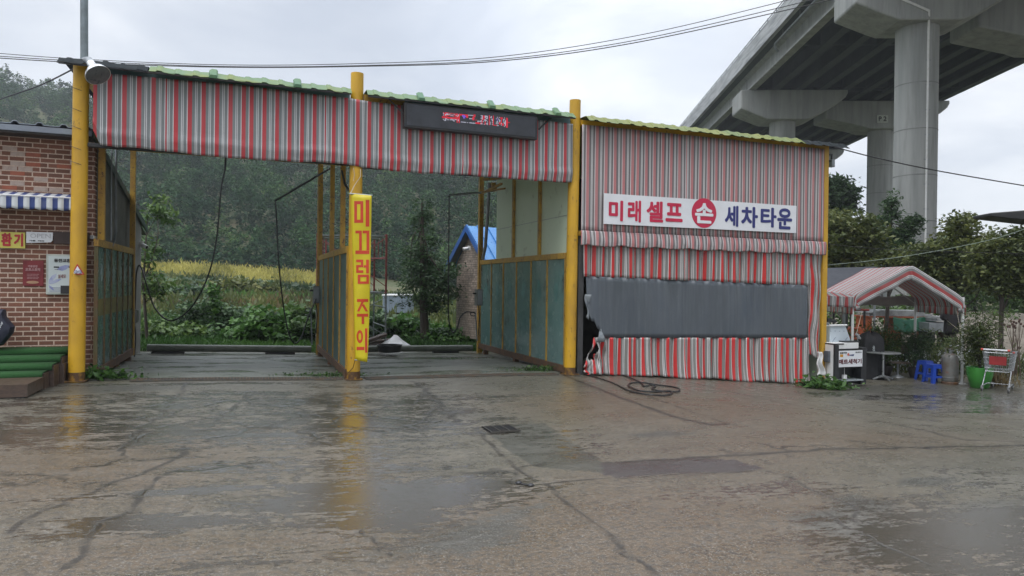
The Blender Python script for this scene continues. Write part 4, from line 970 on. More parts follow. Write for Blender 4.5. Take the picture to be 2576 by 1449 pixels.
# entrance steps with green carpet, and the timber deck
st = thing('carpeted_steps', 'wooden steps covered in green artificial turf carpet', 'steps', W(-1, 0, 0))
m_turf, t, b = nodes('green_turf_carpet'); P = objco(t); c = ramp(t, noise(t, P, 120, 5, .7), [(.3, (.010, .045, .010)), (.55, (.022, .11, .022)), (.75, (.045, .17, .04))]); t.links.new(c, b.inputs['Base Color']); b.inputs['Roughness'].default_value = .9; bump(t, b, noise(t, P, 220, 3), .9, .02)
tr_ = [(171, 893, .58, .16), (153, 912, .16, -.20), (132, 931, -.20, -.54), (108, 948, -.54, -.82)]
for i, (u, v, d0, d1) in enumerate(tr_):
    s1, z1 = onF(u, v, d1 + .02); z1 = (.50, .415, .33, .245)[i]
    def tread(a_, b_, s1=s1, z1=z1, d0=d0, d1=d1):
        s = -4 + (s1 + 4) * a_
        if b_ > .35: k = (b_ - .35) / .65; return W(s, d1 + (d0 - d1) * k, z1)
        k = b_ / .35; return W(s, d1 - .02 * math.sin(k * PI), z1 - .085 * (1 - k))
    MB().grid(6, 10, tread).build('carpet_tread', m_turf, st, True, solid=.015)
    MB().fbox(-4, s1 + .02, d1 + .025, d0 - .002, -.05, z1 - .02).build('step_box', m_wood, st)
MB().fbox(-.75, -.13, -.16, .15, -.05, .30).build('side_box', m_wood, st, bevel=.006); MB().fbox(-.34, -.13, .152, .55, -.05, .38).build('side_box', m_wood, st, bevel=.006)
dk_ = thing('timber_deck', 'low wet brown timber deck at the foot of the green steps', 'deck', W(-1.5, -1.2, 0))
for k in range(6):
    d0 = -1.62 + k * .135; MB().fbox(-4, -.27 , d0, d0 + .130, .155, .185).build('plank', m_wood, dk_, bevel=.004)
MB().fbox(-4, -.25, -1.645, -1.622, .02, .186).build('skirt', m_wood, dk_); MB().fbox(-.268, -.25, -1.62, -.83, .02, .186).build('skirt', m_wood, dk_)
MB().fbox(-3.9, -.30, -1.6, -.85, -.02, .153).build('underside', m_black, dk_)
# navy bag at the left edge
bg_ = thing('navy_bag', 'navy blue padded bag with white script leaning by the brick wall', 'bag', at(5, 872, 11.0))
pts = [(-30, 775), (12, 778), (14, 795), (36, 822), (33, 838), (8, 868), (-30, 880)]
bm_ = MB(); n = 9
for k in range(n + 1):
    q = k / n * 2 - 1; w2 = math.sqrt(max(0, 1 - q * q)) * .35 + .65 if abs(q) < 1 else .55
    c0 = at(-5, 828, 11.0); bm_.v += [tuple(c0 + (at(u, v, 11.0) - c0) * w2 + ED3 * q * .16) for u, v in pts]
m7 = len(pts)
for k in range(n):
    for i in range(m7): bm_.f.append((k * m7 + i, k * m7 + (i + 1) % m7, (k + 1) * m7 + (i + 1) % m7, (k + 1) * m7 + i)); bm_.m.append(0)
bm_.f += [tuple(range(m7))[::-1], tuple(n * m7 + i for i in range(m7))]; bm_.m += [0, 0]
bm_.build('body', M('navy_fabric', (.012, .014, .03), .6, 0, (.02, .022, .04), 6), bg_, True)
lm = MB()
pth = [(1, 842), (3, 836), (1, 834), (5, 832), (4, 827), (8, 828), (7, 822), (10, 823), (9, 817), (12, 818), (12, 812), (15, 814), (13, 808)]
lm.tube([at(u, v, 11.0) - ED3 * .168 for u, v in pth], .007, 5); lm.build('white_script', M('script_white', (.5, .52, .55), .5, bmp=0), bg_)

# warning sticker on the left post
wsx = thing('warning_sticker', 'triangular white warning sticker with a red border on the yellow post', 'sticker', at(195, 690, 11.07))
def tri(k, off):
    c0 = np.array([195.5, 681.5]); P_ = np.array([(194.5, 663.5), (213, 691), (178.5, 691)]); q = c0 + (P_ - c0) * k; out = []
    for i in range(3):
        for f_ in np.linspace(0, 1, 7)[:-1]:
            u, v = q[i] * (1 - f_) + q[(i + 1) % 3] * f_; x = (u - 195.5) / 21; out.append(at(u, v, 11.2 - .118 - off + .118 * (1 - math.sqrt(max(0, 1 - min(1, (x * .95) ** 2)))) * 1.0))
    return out
MB().add(tri(1.0, .004), [tuple(range(18))]).build('red_border', M('sticker_red', (.5, .03, .03), .4, bmp=0), wsx)
MB().add(tri(.68, .0065), [tuple(range(18))]).build('white_field', m_signwhite, wsx)
sy = MB()
for u in (190.5, 201): c0 = at(u, 683.5, 11.07); sy.tube([c0 + (ES3 * math.cos(q) + Z3 * math.sin(q)) * .022 - ED3 * .001 for q in np.linspace(0, 2 * PI, 14)], .004, 5); sy.tube([c0 - ES3 * .01, c0 + ES3 * .01], .004, 5)
sy.build('symbols', m_navy, wsx)

# floodlight on the left post
fl_ = thing('flood_lamp', 'silver reflector flood lamp with a grey glass face on top of the left post', 'lamp', at(222, 165, 11.1))
c1 = at(246, 188, 10.80); c0 = at(222, 148, 11.12); ax_ = c1 - c0; ax_ = ax_ / np.linalg.norm(ax_); X_ = np.cross(ax_, Z3); X_ /= np.linalg.norm(X_); Y_ = np.cross(ax_, X_)
c1 = c1 + 0 * ax_; fa = np.array([.60, -.28, -.76]); fa /= np.linalg.norm(fa)
m_chr = M('polished_reflector', (.72, .72, .70), .18, .85, (.62, .62, .6), 4, bmp=.02)
Xf = np.cross(fa, Z3); Xf /= np.linalg.norm(Xf); Yf = np.cross(fa, Xf)
MB().lathe([(.06, -.26), (.07, -.17), (.10, -.13), (.15, -.07), (.180, 0), (.183, .012), (.17, .012)], c1, 28, (Xf, Yf, fa), caps=False).build('reflector', m_chr, fl_, True)
MB().lathe([(.176, .006), (.10, .018), (.001, .022)], c1, 28, (Xf, Yf, fa)).build('glass_face', M('grey_lamp_glass', (.13, .14, .145), .3, 0, (.10, .105, .11), 6), fl_, True)
bk_ = MB(); e0 = c1 - fa * .26; bk_.tube([e0 + fa * .02, e0 - fa * .06, at(212, 152, 11.13)], [.062, .058, .045], 12); bk_.build('lamp_neck', m_grey, fl_, True)
# tall grey pole behind
po = thing('steel_pole', 'tall plain grey steel pole rising behind the left yellow post', 'pole', W(.02, .42, 0))
pb = at(212, 140, 11.6); pt2 = at(211, -300, 11.6); MB().tube([np.array([pb[0], pb[1], -.1]), np.array([pb[0], pb[1], 5.2]), pt2], .058, 16).build('shaft', M('blue_grey_pole', (.20, .235, .25), .45, .3), po, True)
MB().lathe([(.13, 0), (.13, .02), (.07, .03), (.07, .12), (.06, .12)], (pb[0], pb[1], -.02), 16).build('base_plate', m_grey, po)

# ================================================================== HOSES, BOXES, BAR
def spline(pts, n=12):
    P_ = np.array(pts, float); P_ = np.vstack([2 * P_[0] - P_[1], P_, 2 * P_[-1] - P_[-2]]); out = []
    for i in range(1, len(P_) - 2):
        for k in range(n):
            q = k / n; a_, b_, c_, d_ = P_[i - 1], P_[i], P_[i + 1], P_[i + 2]
            out.append(.5 * ((2 * b_) + (-a_ + c_) * q + (2 * a_ - 5 * b_ + 4 * c_ - d_) * q * q + (-a_ + 3 * b_ - 3 * c_ + d_) * q ** 3))
    out.append(P_[-2]); return out
m_hose = M('black_hose', (.010, .010, .011), .35, 0, (.015, .015, .015), 8)
def pxs(l): return [at(u, v, Y) for u, v, Y in l]
h1 = thing('washing_hose', 'black washing hose looping down in the left wash bay', 'hose', at(430, 808, 15))
MB().tube(spline(pxs([(566, 425, 14.6), (556, 480, 14.6), (545, 600, 14.6), (528, 680, 14.7), (500, 745, 14.8), (465, 790, 14.9), (425, 806, 15), (390, 775, 15.2), (370, 720, 15.3), (358, 680, 15.5), (350, 668, 15.6), (343, 690, 15.7), (340, 760, 15.8), (338, 830, 15.8)])), .016, 8).build('hose_pipe', m_hose, h1, True)
MB().tube(pxs([(568, 395, 14.6), (566, 430, 14.6)]), .022, 8).build('swivel', m_dark, h1)
h2 = thing('washing_hose', 'black washing hose hanging from a boom in front of the middle partition', 'hose', at(720, 860, 16.6))
MB().tube(spline(pxs([(693, 507, 16.2), (696, 560, 16.2), (700, 640, 16.2), (709, 740, 16.4), (722, 820, 16.5), (738, 862, 16.6), (757, 850, 16.8), (775, 800, 17.1), (795, 752, 17.5)])), .016, 8).build('hose_pipe', m_hose, h2, True)
MB().tube(pxs([(830, 424, 17.4), (803, 440, 17.2), (693, 505, 16.2)]), .024, 8).build('boom', m_dark, h2)
MB().tube(pxs([(860, 430, 13.6), (868, 465, 13.2), (884, 487, 12.7)]), .02, 8).build('stay', m_dark, h2)
h3 = thing('washing_hose', 'black washing hose hanging from a short boom beside the stone hut', 'hose', at(1135, 838, 18.4))
MB().tube(spline(pxs([(1130, 492, 18.2), (1129, 600, 18.2), (1128, 720, 18.2), (1128, 790, 18.3), (1133, 826, 18.4), (1141, 836, 18.4), (1151, 822, 18.4), (1157, 800, 18.4), (1170, 786, 18.4), (1185, 785, 18.5), (1196, 788, 18.6)])), .016, 8).build('hose_pipe', m_hose, h3, True)
MB().tube(pxs([(1250, 470, 17.8), (1215, 484, 18), (1130, 491, 18.2)]), .026, 8).build('boom', m_grey, h3)
bb_ = MB(); bb_.bar(at(1213, 486, 17.8), at(1262, 462, 16.9), .05); bb_.bar(at(1222, 482, 17.6), at(1270, 474, 16.9), .04); bb_.bar(at(1240, 460, 17.4), at(1244, 482, 17.4), .10); bb_.bar(at(1215, 452, 17.4), at(1262, 448, 17.2), .06); bb_.build('bracket', m_yrust, h3)
def ctrl(u, v, Y, lab, h_=.42):
    c0 = at(u, v, Y); r_ = thing('control_box', lab, 'control box', c0 - Z3 * h_ / 2, 'coin control boxes at the partition ends')
    MB().box(c0, (.15, .24, h_), (ES3, ED3, Z3)).build('case', M('grey_box_paint', (.16, .17, .165), .4, .2, (.12, .13, .125), 5, c3=(.09, .06, .04)), r_, bevel=.008)
    MB().box(c0 - ED3 * .123, (.12, .006, h_ * .86), (ES3, ED3, Z3)).build('door', m_grey, r_, bevel=.003)
    MB().box(c0 - ES3 * .11 + Z3 * .10, (.09, .05, .04), (ES3, ED3, Z3)).build('coin_slot', m_dark, r_)
    MB().tube(spline([c0 - Z3 * h_ * .5, c0 - Z3 * (h_ * .5 + .3) + ES3 * .03, c0 - Z3 * (h_ * .5 + .75) + ES3 * .01]), .013, 6).build('cable', m_hose, r_, True)
ctrl(338, 795, 15.6, 'grey control box low on the end of the left partition', .28); ctrl(795, 741, 17.7, 'grey control box with a dial on the end of the middle partition'); ctrl(1204, 748, 18.3, 'grey control box with a coin slot beside the stone hut')
# lance stands
for u, v0, v1, Y, lab in ((785, 868, 775, 17.3, 'thin steel lance stand beside the middle partition'), (1200, 858, 785, 18.6, 'thin steel lance stand beside the stone hut')):
    r_ = thing('lance_stand', lab, 'lance stand', at(u, v0, Y)); MB().tube(pxs([(u, v0, Y), (u - 2, v1 + 30, Y), (u - 5, v1, Y)]), .018, 8).build('stand_tube', m_grey, r_)
    MB().tube(spline(pxs([(u - 5, v1, Y), (u - 14, v1 + 1, Y), (u - 16, v1 + 7, Y), (u - 8, v1 + 10, Y), (u - 4, v1 + 5, Y)])), .012, 6).build('trigger_gun', m_hose, r_, True)
# log-like bumper pipes across the back of the bays
m_pipe = M('mossy_concrete_pipe', (.13, .14, .115), .5, 0, (.09, .105, .075), 3, c3=(.06, .07, .045))
for (u0, v0, Y0, u1, v1, Y1, lab) in ((332, 873, 17.0, 800, 874, 18.8, 'long mossy bumper pipe across the rear of the left bay'), (921, 874, 19.0, 1198, 870, 19.9, 'mossy bumper pipe across the rear of the middle bay')):
    s0_, s1_ = (.32, 4.02) if u0 < 500 else (4.5, 8.3); p0, p1 = W(s0_, 5.72, gz(s0_, 5.72) + .16), W(s1_, 5.72, gz(s1_, 5.72) + .16); r_ = thing('bumper_pipe', lab, 'bumper pipe', (p0 + p1) / 2 - Z3 * .1, 'bumper pipes at the rear of the bays')
    MB().tube([p0, (p0 + p1) / 2, p1], .085, 16).build('pipe', m_pipe, r_, True)
    for k in (.12, .8): MB().box(p0 + (p1 - p0) * k - Z3 * .105, (.7, .22, .06), (ES3, ED3, Z3)).build('support_block', m_dark, r_, bevel=.01)
# coiled hose on the lot
hc = thing('hose_coil', 'black hose lying coiled on the wet concrete in front of the curtain', 'hose', onG(1640, 985))
def gp(u, v, h_=.016): p = onG(u, v); return p + Z3 * h_
pl = [(1470, 943), (1500, 952), (1540, 966), (1575, 982), (1600, 991), (1640, 997), (1672, 997), (1690, 992), (1683, 987), (1650, 988), (1610, 986), (1588, 978), (1580, 971), (1590, 966), (1620, 966), (1650, 970), (1685, 975), (1708, 981), (1706, 987), (1680, 988), (1650, 985), (1640, 979), (1650, 974), (1635, 972), (1620, 974), (1612, 965), (1590, 955), (1565, 945)]
MB().tube(spline([gp(u, v, .016 + .004 * (i % 3)) for i, (u, v) in enumerate(pl)], 8), .014, 7).build('hose_pipe', m_hose, hc, True)
sc_ = thing('black_clip', 'small black metal clip lying on the wet concrete', 'litter', onG(1320, 1222)); cp = MB(); cp.tube([gp(1305, 1219), gp(1312, 1222), gp(1330, 1224), gp(1336, 1225)], .008, 6); cp.build('rod', m_black, sc_)
cp = MB(); cp.blob(gp(1305, 1219), (.03, .03, .016), 8, 6); cp.blob(gp(1335, 1225), (.03, .03, .016), 8, 6); cp.build('end_knob', m_black, sc_, True)

# ================================================================== BEHIND THE BAYS
# scaffold tower
sf = thing('scaffold_tower', 'red and grey steel scaffold tower standing behind the middle partition', 'scaffold', at(885, 858, 21.3))
m_sred = M('scaffold_red', (.19, .03, .025), .5, .1, (.13, .03, .025), 6); m_sgr = M('scaffold_grey', (.20, .23, .23), .45, .4, (.13, .15, .14), 6)
def gt(x, y): return float(terrain(x, y))
cor = []
for u, Y in ((797.5, 20.5), (971, 20.5), (941, 22.6), (819, 22.6)):
    p = at(u, 720, Y); cor.append(p)
for i, p in enumerate(cor):
    zb_ = gt(p[0], p[1]); zt_ = 3.0 if i < 2 else 3.02; zm = 1.30
    up_ = MB(); up_.tube([(p[0], p[1], zm), (p[0], p[1], zt_)], .03, 8); up_.build('red_standard', m_sred, sf, True)
    lo_ = MB(); lo_.tube([(p[0], p[1], zb_), (p[0], p[1], zm - .002)], .026, 8); lo_.build('grey_standard', m_sgr, sf, True)
def lerp(a_, b_, k): return a_ + (b_ - a_) * k
def lv(i, z): return np.array([cor[i][0], cor[i][1], z])
rl = MB()
for z in (2.98, 2.35, 1.32): 
    for i, j in ((0, 3), (1, 2)): rl.tube([lv(i, z), lv(j, z)], .02, 6)
for z in (2.30,): rl.tube([lv(0, z), lv(1, z)], .024, 6); rl.tube([lv(3, z), lv(2, z)], .024, 6)
for i, j in ((0, 3), (1, 2)):
    for f_ in (.33, .66): rl.tube([lerp(lv(i, 2.35), lv(j, 2.35), f_), lerp(lv(i, 2.98), lv(j, 2.98), f_)], .012, 6)
rl.build('red_ledger', m_sred, sf, True)
br_ = MB()
for i, j in ((3, 2), (0, 1)):
    br_.tube([lv(i, 2.9), lv(j, 1.5)], .012, 6); br_.tube([lv(j, 2.9), lv(i, 1.5)], .012, 6)
br_.build('cross_brace', m_sred, sf, True)
br_ = MB()
for i, j in ((3, 2), (0, 1)): br_.tube([lv(i, 1.2), lv(j, .1)], .012, 6); br_.tube([lv(j, 1.2), lv(i, .1)], .012, 6)
for z in (.35, .9): br_.tube([lv(1, z), lv(2, z)], .018, 6)
br_.build('cross_brace', m_sgr, sf, True)
for z, k in ((2.95, 0), (1.30, 1)):
    pm_ = MB(); a_, b_, c_, d_ = [lv(i, z) for i in range(4)]
    for f_ in (.12, .62):
        q0, q1, q2, q3 = lerp(a_, d_, f_), lerp(b_, c_, f_), lerp(b_, c_, f_ + .3), lerp(a_, d_, f_ + .3); dz = Z3 * .04
        pm_.hexa([q0, q1, q2, q3, q0 + dz, q1 + dz, q2 + dz, q3 + dz])
    pm_.build('platform_plank', m_sgr, sf)

# stone clad hut with a blue roof
hut = thing('stone_hut', 'small stone clad hut with a bright blue metal roof', 'hut', at(1175, 856, 21))
m_stone, t, b = nodes('stone_cladding'); uvn = t.nodes.new('ShaderNodeTexCoord').outputs['UV']
bk = t.nodes.new('ShaderNodeTexBrick'); t.links.new(uvn, bk.inputs['Vector']); bk.inputs['Brick Width'].default_value = .17; bk.inputs['Row Height'].default_value = .072; bk.inputs['Scale'].default_value = 1
bk.offset = .37; bk.offset_frequency = 3; bk.squash = .55; bk.squash_frequency = 2; bk.inputs['Mortar Size'].default_value = .006
bk.inputs['Color1'].default_value = (.44, .355, .29, 1); bk.inputs['Color2'].default_value = (.27, .225, .19, 1); bk.inputs['Mortar'].default_value = (.13, .105, .09, 1)
c = mixc(t, ramp(t, noise(t, uvn, 16, 4), [(.56, G1(0)), (.66, G1(.6))]), bk.outputs['Color'], (.08, .055, .045)); t.links.new(c, b.inputs['Base Color']); b.inputs['Roughness'].default_value = .8
bump(t, b, math_(t, 'ADD', math_(t, 'MULTIPLY', bk.outputs['Fac'], -1.0), noise(t, uvn, 20, 5)), .6, .02)
hl = at(1147, 856, 23.6); rdir = np.array([.78, .63, 0]); wdir = np.array([.63, -.78, 0])     # ridge runs away to the right; the gable wall runs along wdir
gw = 1.65; zb_ = -.15; ze = 2.30; zp = 3.34; Lh = 3.6
def H(a_, r_, z): return np.array([hl[0], hl[1], 0]) + wdir * a_ + rdir * r_ + Z3 * z
huv = lambda p: (float(np.dot(p[:2], wdir[:2]) + np.dot(p[:2], rdir[:2])), p[2])
wl = MB(); wl.prism([H(0, 0, zb_), H(gw, 0, zb_), H(gw, 0, ze), H(gw * .5, 0, zp), H(0, 0, ze)], rdir * 0, rdir * .15); wl.build('gable_wall', m_stone, hut, uv=huv)
wl = MB(); wl.hexa([H(0, .151, zb_), H(.12, .151, zb_), H(.12, Lh, zb_), H(0, Lh, zb_), H(0, .151, ze), H(.12, .151, ze), H(.12, Lh, ze), H(0, Lh, ze)])
wl.hexa([H(gw - .12, .151, zb_), H(gw, .151, zb_), H(gw, Lh, zb_), H(gw - .12, Lh, zb_), H(gw - .12, .151, ze - .1), H(gw, .151, ze - .1), H(gw, Lh, ze - .1), H(gw - .12, Lh, ze - .1)]); wl.build('side_walls', m_stone, hut, uv=huv)
m_blue = M('blue_metal_roof', (.045, .19, .46), .3, .1, (.06, .23, .50), 3, bmp=.03); m_blued = M('blue_fascia', (.02, .09, .30), .35, 0, (.03, .11, .34), 3)
apx = gw * .5
def slope(a0, z0, a1, z1, nrib):
    rm = MB(); n_ = nrib
    for k in range(n_):
        r0 = -.22 + (Lh + .5) * k / n_; r1 = -.22 + (Lh + .5) * (k + 1) / n_
        rm.add([H(a0, r0, z0), H(a0, r1, z0), H(a1, r1, z1), H(a1, r0, z1)], [(0, 1, 2, 3)])
        rm.bar(H(a0, r0 + .02, z0 + .02), H(a1, r0 + .02, z1 + .02), .03, .04)
    return rm
el_a, el_z = -.36, 2.10; er_a, er_z = gw + .36, 2.10
slope(apx, zp + .12, el_a, el_z + .05, 10).build('roof', m_blue, hut, solid=.01); slope(apx, zp + .12, er_a, er_z + .05, 10).build('roof', m_blue, hut, solid=.01)
fa_ = MB()
for (a0, z0, a1, z1) in ((apx, zp + .09, el_a - .02, el_z), (apx, zp + .09, er_a, er_z)):
    fa_.hexa([H(a0, -.25, z0 - .16), H(a1, -.25, z1 - .16), H(a1, -.225, z1 - .16), H(a0, -.225, z0 - .16), H(a0, -.25, z0 + .05), H(a1, -.25, z1 + .05), H(a1, -.225, z1 + .05), H(a0, -.225, z0 + .05)])
fa_.build('fascia', m_blued, hut)
so_ = MB()
for (a0, z0, a1, z1) in ((apx, zp - .02, el_a + .03, el_z - .10), (apx, zp - .02, er_a - .03, er_z - .10)):
    so_.add([H(a0, -.22, z0), H(a1, -.22, z1), H(a1, -.005, z1), H(a0, -.005, z0)], [(0, 1, 2, 3)])
so_.build('soffit', M('soffit_grey', (.20, .22, .23), .6), hut, solid=.01)
def cctv(c0, dirv, lab):
    r_ = thing('security_camera', lab, 'camera', c0); MB().box(c0 + Z3 * .0, (.09, .05, .13), (ES3, ED3, Z3)).build('mount', m_white, r_, bevel=.005)
    d_ = np.array(dirv) / np.linalg.norm(dirv); X_ = np.cross(d_, Z3); X_ /= np.linalg.norm(X_)
    MB().lathe([(.03, 0), (.05, .03), (.05, .2), (.042, .21)], c0 - ED3 * .03 + d_ * .03, 14, (X_, np.cross(d_, X_), d_)).build('housing', m_white, r_, True)
    MB().lathe([(.035, .211), (.02, .216)], c0 - ED3 * .03 + d_ * .03, 12, (X_, np.cross(d_, X_), d_)).build('lens', m_dark, r_)
cctv(at(1180, 624, 22.55), (-.8, -.6, -.2), 'white security camera under the gable of the stone hut')
cctv(W(.14, 6.0, 2.45), (.7, -.4, -.3), 'small security camera under the eave of the stucco wall')

# metal container behind the tree
r_ = thing('metal_container', 'grey blue corrugated metal container half hidden by vines', 'container', at(1005, 790, 34)); m_cont = M('container_grey', (.24, .29, .34), .5, .2, (.20, .25, .29), 2)
cc = at(1005, 765, 34.5); mbx = MB(); n = 40
for k in range(n):
    x0, x1 = cc[0] - .72 + 1.2 * k / n, cc[0] - .72 + 1.2 * (k + 1) / n; y0 = 34 - (.03 if k % 4 < 2 else 0)
    mbx.hexa([(x0, y0, .2), (x1, y0, .2), (x1, 36, .2), (x0, 36, .2), (x0, y0, 1.0), (x1, y0, 1.0), (x1, 36, 1.0), (x0, 36, 1.0)])
mbx.build('body', m_cont, r_); MB().box((cc[0] - .12, 35, 1.03), (1.26, 2.1, .06)).build('roof_edge', m_white, r_)
# heap under a white tarpaulin
th = thing('tarp_heap', 'crumpled white tarpaulin over a low heap behind the bumper pipe', 'tarpaulin', at(990, 866, 20.2)); cc = at(990, 868, 20.6)
def hp(a_, b_):
    x = (a_ - .5) * 2; y = (b_ - .5) * 2; r2 = math.hypot(x, y); h_ = max(0, 1 - r2) ** .8 * .42 + .035 * math.sin(9 * x + 3 * y) * math.cos(7 * y - 2 * x) * max(0, 1.1 - r2)
    return np.array([cc[0] + x * .62 + .1 * y, cc[1] + y * .5, gt(cc[0], cc[1]) + .02 + h_ * .82 * (1 + .25 * math.sin(3 * x + 1))])
MB().grid(30, 24, hp).build('tarpaulin', M('white_tarp', (.60, .61, .62), .35, 0, (.5, .5, .5), 4, bmp=.3, bs=9), th, True)
tb = thing('rubber_basin', 'round black rubber basin standing in front of the bumper pipe', 'basin', at(980, 886, 18.0)); cc = at(980, 885.5, 18.2)
MB().lathe([(.26, 0), (.29, .02), (.31, .16), (.325, .165), (.325, .185), (.30, .185), (.28, .03), (.001, .025)], cc, 28).build('shell', m_black, tb, True)
tb = thing('timber_pile', 'dark brown pile of old logs beside the white tarpaulin', 'logs', at(945, 864, 20.3))
for k, (u0, v0, u1, v1, r2) in enumerate(((918, 860, 972, 842, .075), (922, 864, 985, 854, .06), (915, 866, 990, 862, .05), (930, 856, 968, 838, .05))):
    MB().tube([at(u0, v0, 20.0 + .2 * k), at((u0 + u1) / 2, (v0 + v1) / 2, 20.3 + .2 * k), at(u1, v1, 20.5 + .2 * k)], [r2, r2 * .9, r2 * .7], 9).build('log', m_wood, tb, True)

# ================================================================== VEGETATION
G_DARK = [(.0, (.018, .038, .018)), (.45, (.046, .088, .036)), (.8, (.080, .138, .05)), (1, (.125, .18, .06))]
G_MID = [(.0, (.020, .042, .014)), (.4, (.058, .112, .028)), (.75, (.105, .18, .04)), (1, (.17, .23, .06))]
G_BRIGHT = [(.0, (.018, .045, .012)), (.4, (.05, .12, .025)), (.75, (.09, .19, .04)), (1, (.17, .26, .06))]
G_OLIVE = [(.0, (.034, .050, .018)), (.4, (.088, .112, .032)), (.75, (.15, .165, .045)), (1, (.24, .20, .055))]
G_YEL = [(.0, (.15, .15, .04)), (.4, (.34, .31, .07)), (.75, (.50, .44, .11)), (1, (.58, .50, .18))]
G_DRY = [(.0, (.05, .04, .02)), (.4, (.11, .09, .04)), (.75, (.18, .13, .055)), (1, (.24, .17, .08))]
m_lk, m_lm, m_lb, m_lo = leafmat('dark_foliage', G_DARK), leafmat('mid_foliage', G_MID), leafmat('bright_foliage', G_BRIGHT), leafmat('olive_foliage', G_OLIVE)
m_ly, m_ld = leafmat('yellow_crop', G_YEL), leafmat('dry_grass', G_DRY)
m_forest = leafmat('forest_foliage', [(.0, (.010, .029, .017)), (.3, (.027, .064, .032)), (.6, (.056, .112, .044)), (.85, (.10, .16, .052)), (1, (.18, .19, .06))], big=.045, trans=.2, spec=.03, rough=.9)
m_bark = M('dark_bark', (.045, .036, .028), .85, 0, (.07, .055, .045), 8, stretch=(1, 1, .25), bmp=.6, bs=25)

# far wood on the hill: reads as one mass
P_all, V_all, S_all = [], [], []
q = np.random.default_rng(11); rows = []
y = 85.0
while y < 330:
    sp_ = 6.0 + (y - 88) * .012; x = -y * .80 - 12
    while x < y * .16 + 14:
        rows.append((x + q.uniform(-2, 2), y + q.uniform(-2, 2))); x += sp_
    y += sp_ * .9
for (x, y) in rows:
    near = y < 98; r_ = q.uniform(2.0, 3.6) * (1 if not near else .72); h_ = r_ * q.uniform(1.1, 1.9); z0 = float(terrain(x, y))
    nl = int(470 if y > 180 else 800); k = 26; d_ = q.normal(0, 1, (k, 3)); d_ /= np.linalg.norm(d_, axis=1)[:, None]; d_[:, 2] = d_[:, 2] * .9 + .15; d_[:, 1] -= .25
    cc = np.array([x, y, z0 + h_ * .72]) + d_ * np.array([r_, r_, h_]) * q.uniform(.7, 1.0, (k, 1)); per = nl // k
    pp = np.repeat(cc, per, 0) + q.normal(0, 1, (k * per, 3)) * r_ * .13
    tv = q.choice([q.uniform(.0, .3), q.uniform(.25, .6), q.uniform(.5, .85)], p=[.4, .4, .2]) + (.22 if near else 0); vv = np.repeat(tv + q.uniform(-.14, .14, k) + .16 * d_[:, 2], per)  # upper clumps of each crown lighter: light from above put into leaf colour
    P_all.append(pp); V_all.append(vv); S_all.append(np.full(k * per, .25 + .05 * r_ + (y - 90) * .0019))
ux = q.uniform(-1, 1, 60000); uy = 84 + 190 * q.uniform(0, 1, 60000) ** 1.2; ux = (-.80 + .96 * (ux * .5 + .5)) * uy
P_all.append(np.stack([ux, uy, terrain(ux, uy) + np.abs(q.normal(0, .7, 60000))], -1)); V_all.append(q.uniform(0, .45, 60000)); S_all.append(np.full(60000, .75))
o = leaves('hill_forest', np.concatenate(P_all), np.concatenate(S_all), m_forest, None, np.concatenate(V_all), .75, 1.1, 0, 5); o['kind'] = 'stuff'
tag(o, 'misty green forest covering the hillside')

# field cover between the bays and the wood
def scatter(n, x0, x1, y0, y1, seed, hgt=.3, cond=None):
    q_ = np.random.default_rng(seed); x = q_.uniform(0, 1, n); y = y0 + (y1 - y0) * q_.uniform(0, 1, n) ** .8
    X_ = (x0 + (x1 - x0) * x) * y / 30; z = terrain(X_, y) + np.abs(q_.normal(0, 1, n)) * hgt; P_ = np.stack([X_, y, z], -1)
    if cond is not None: P_ = P_[cond(P_)]
    return P_
def stuff(name, P_, size, mat, var, label, asp=.3, up=.2, seed=1, blade=True):
    o = leaves(name, P_, size, mat, None, var, asp, up, 0, seed, blade); o['kind'] = 'stuff'; return tag(o, label)
sn = lambda P_: .5 + .28 * np.sin(P_[:, 0] * .9 + P_[:, 1] * .35) + .22 * np.sin(P_[:, 0] * .31 - P_[:, 1] * .8)
P_ = scatter(30000, -24, 2.5, 30, 66, 21, .22); stuff('field_grass', P_, .55, m_lo, sn(P_) * .8, 'mixed olive grass on the field behind the wash bays')
P_ = scatter(9000, -23, -6, 33, 52, 22, .20, lambda p: (np.sin(p[:, 0] * .5 + 2) + np.sin(p[:, 1] * .4)) > -.2); stuff('dry_grass', P_, .5, m_ld, sn(P_), 'reddish dry grass strip across the field')
P_ = scatter(26000, -25, -7.5, 66, 84, 23, .28, lambda p: p[:, 0] / p[:, 1] < -.27 - .00 * p[:, 1]); stuff('crop_field', P_, .38, m_ly, sn(P_), 'ripe yellow crop field below the wooded hill')
P_ = scatter(9000, -24, 4, 55, 62, 24, .22); stuff('dark_weeds', P_, .6, m_lk, sn(P_) * .9, 'dark tall weeds along the edge of the crop field', .5, blade=False)
P_ = scatter(5000, -25, -3, 47, 49.5, 25, .25); stuff('light_grass', P_, .45, m_lb, sn(P_) * .7 + .3, 'light green strip of grass in the field')
def rear_grass(n, seed, s0, s1, d0, d1, h_, size):
    q_ = np.random.default_rng(seed); s = q_.uniform(s0, s1, n); d = d0 + (d1 - d0) * q_.uniform(0, 1, n); x = A0[0] + s * ES[0] + d * ED[0]; y = A0[1] + s * ES[1] + d * ED[1]
    return np.stack([x, y, terrain(x, y) + np.abs(q_.normal(0, h_, n))], -1)
P_ = rear_grass(15000, 31, -2, 11, 6.6, 12, .06, .2); P_ = P_[np.hypot(P_[:, 0] - at(990, 868, 20.6)[0], P_[:, 1] - 20.6) > 1.05]; stuff('rear_grass', P_, .26, m_lb, sn(P_) * .7 + .15, 'bright wet grass behind the wash bays')
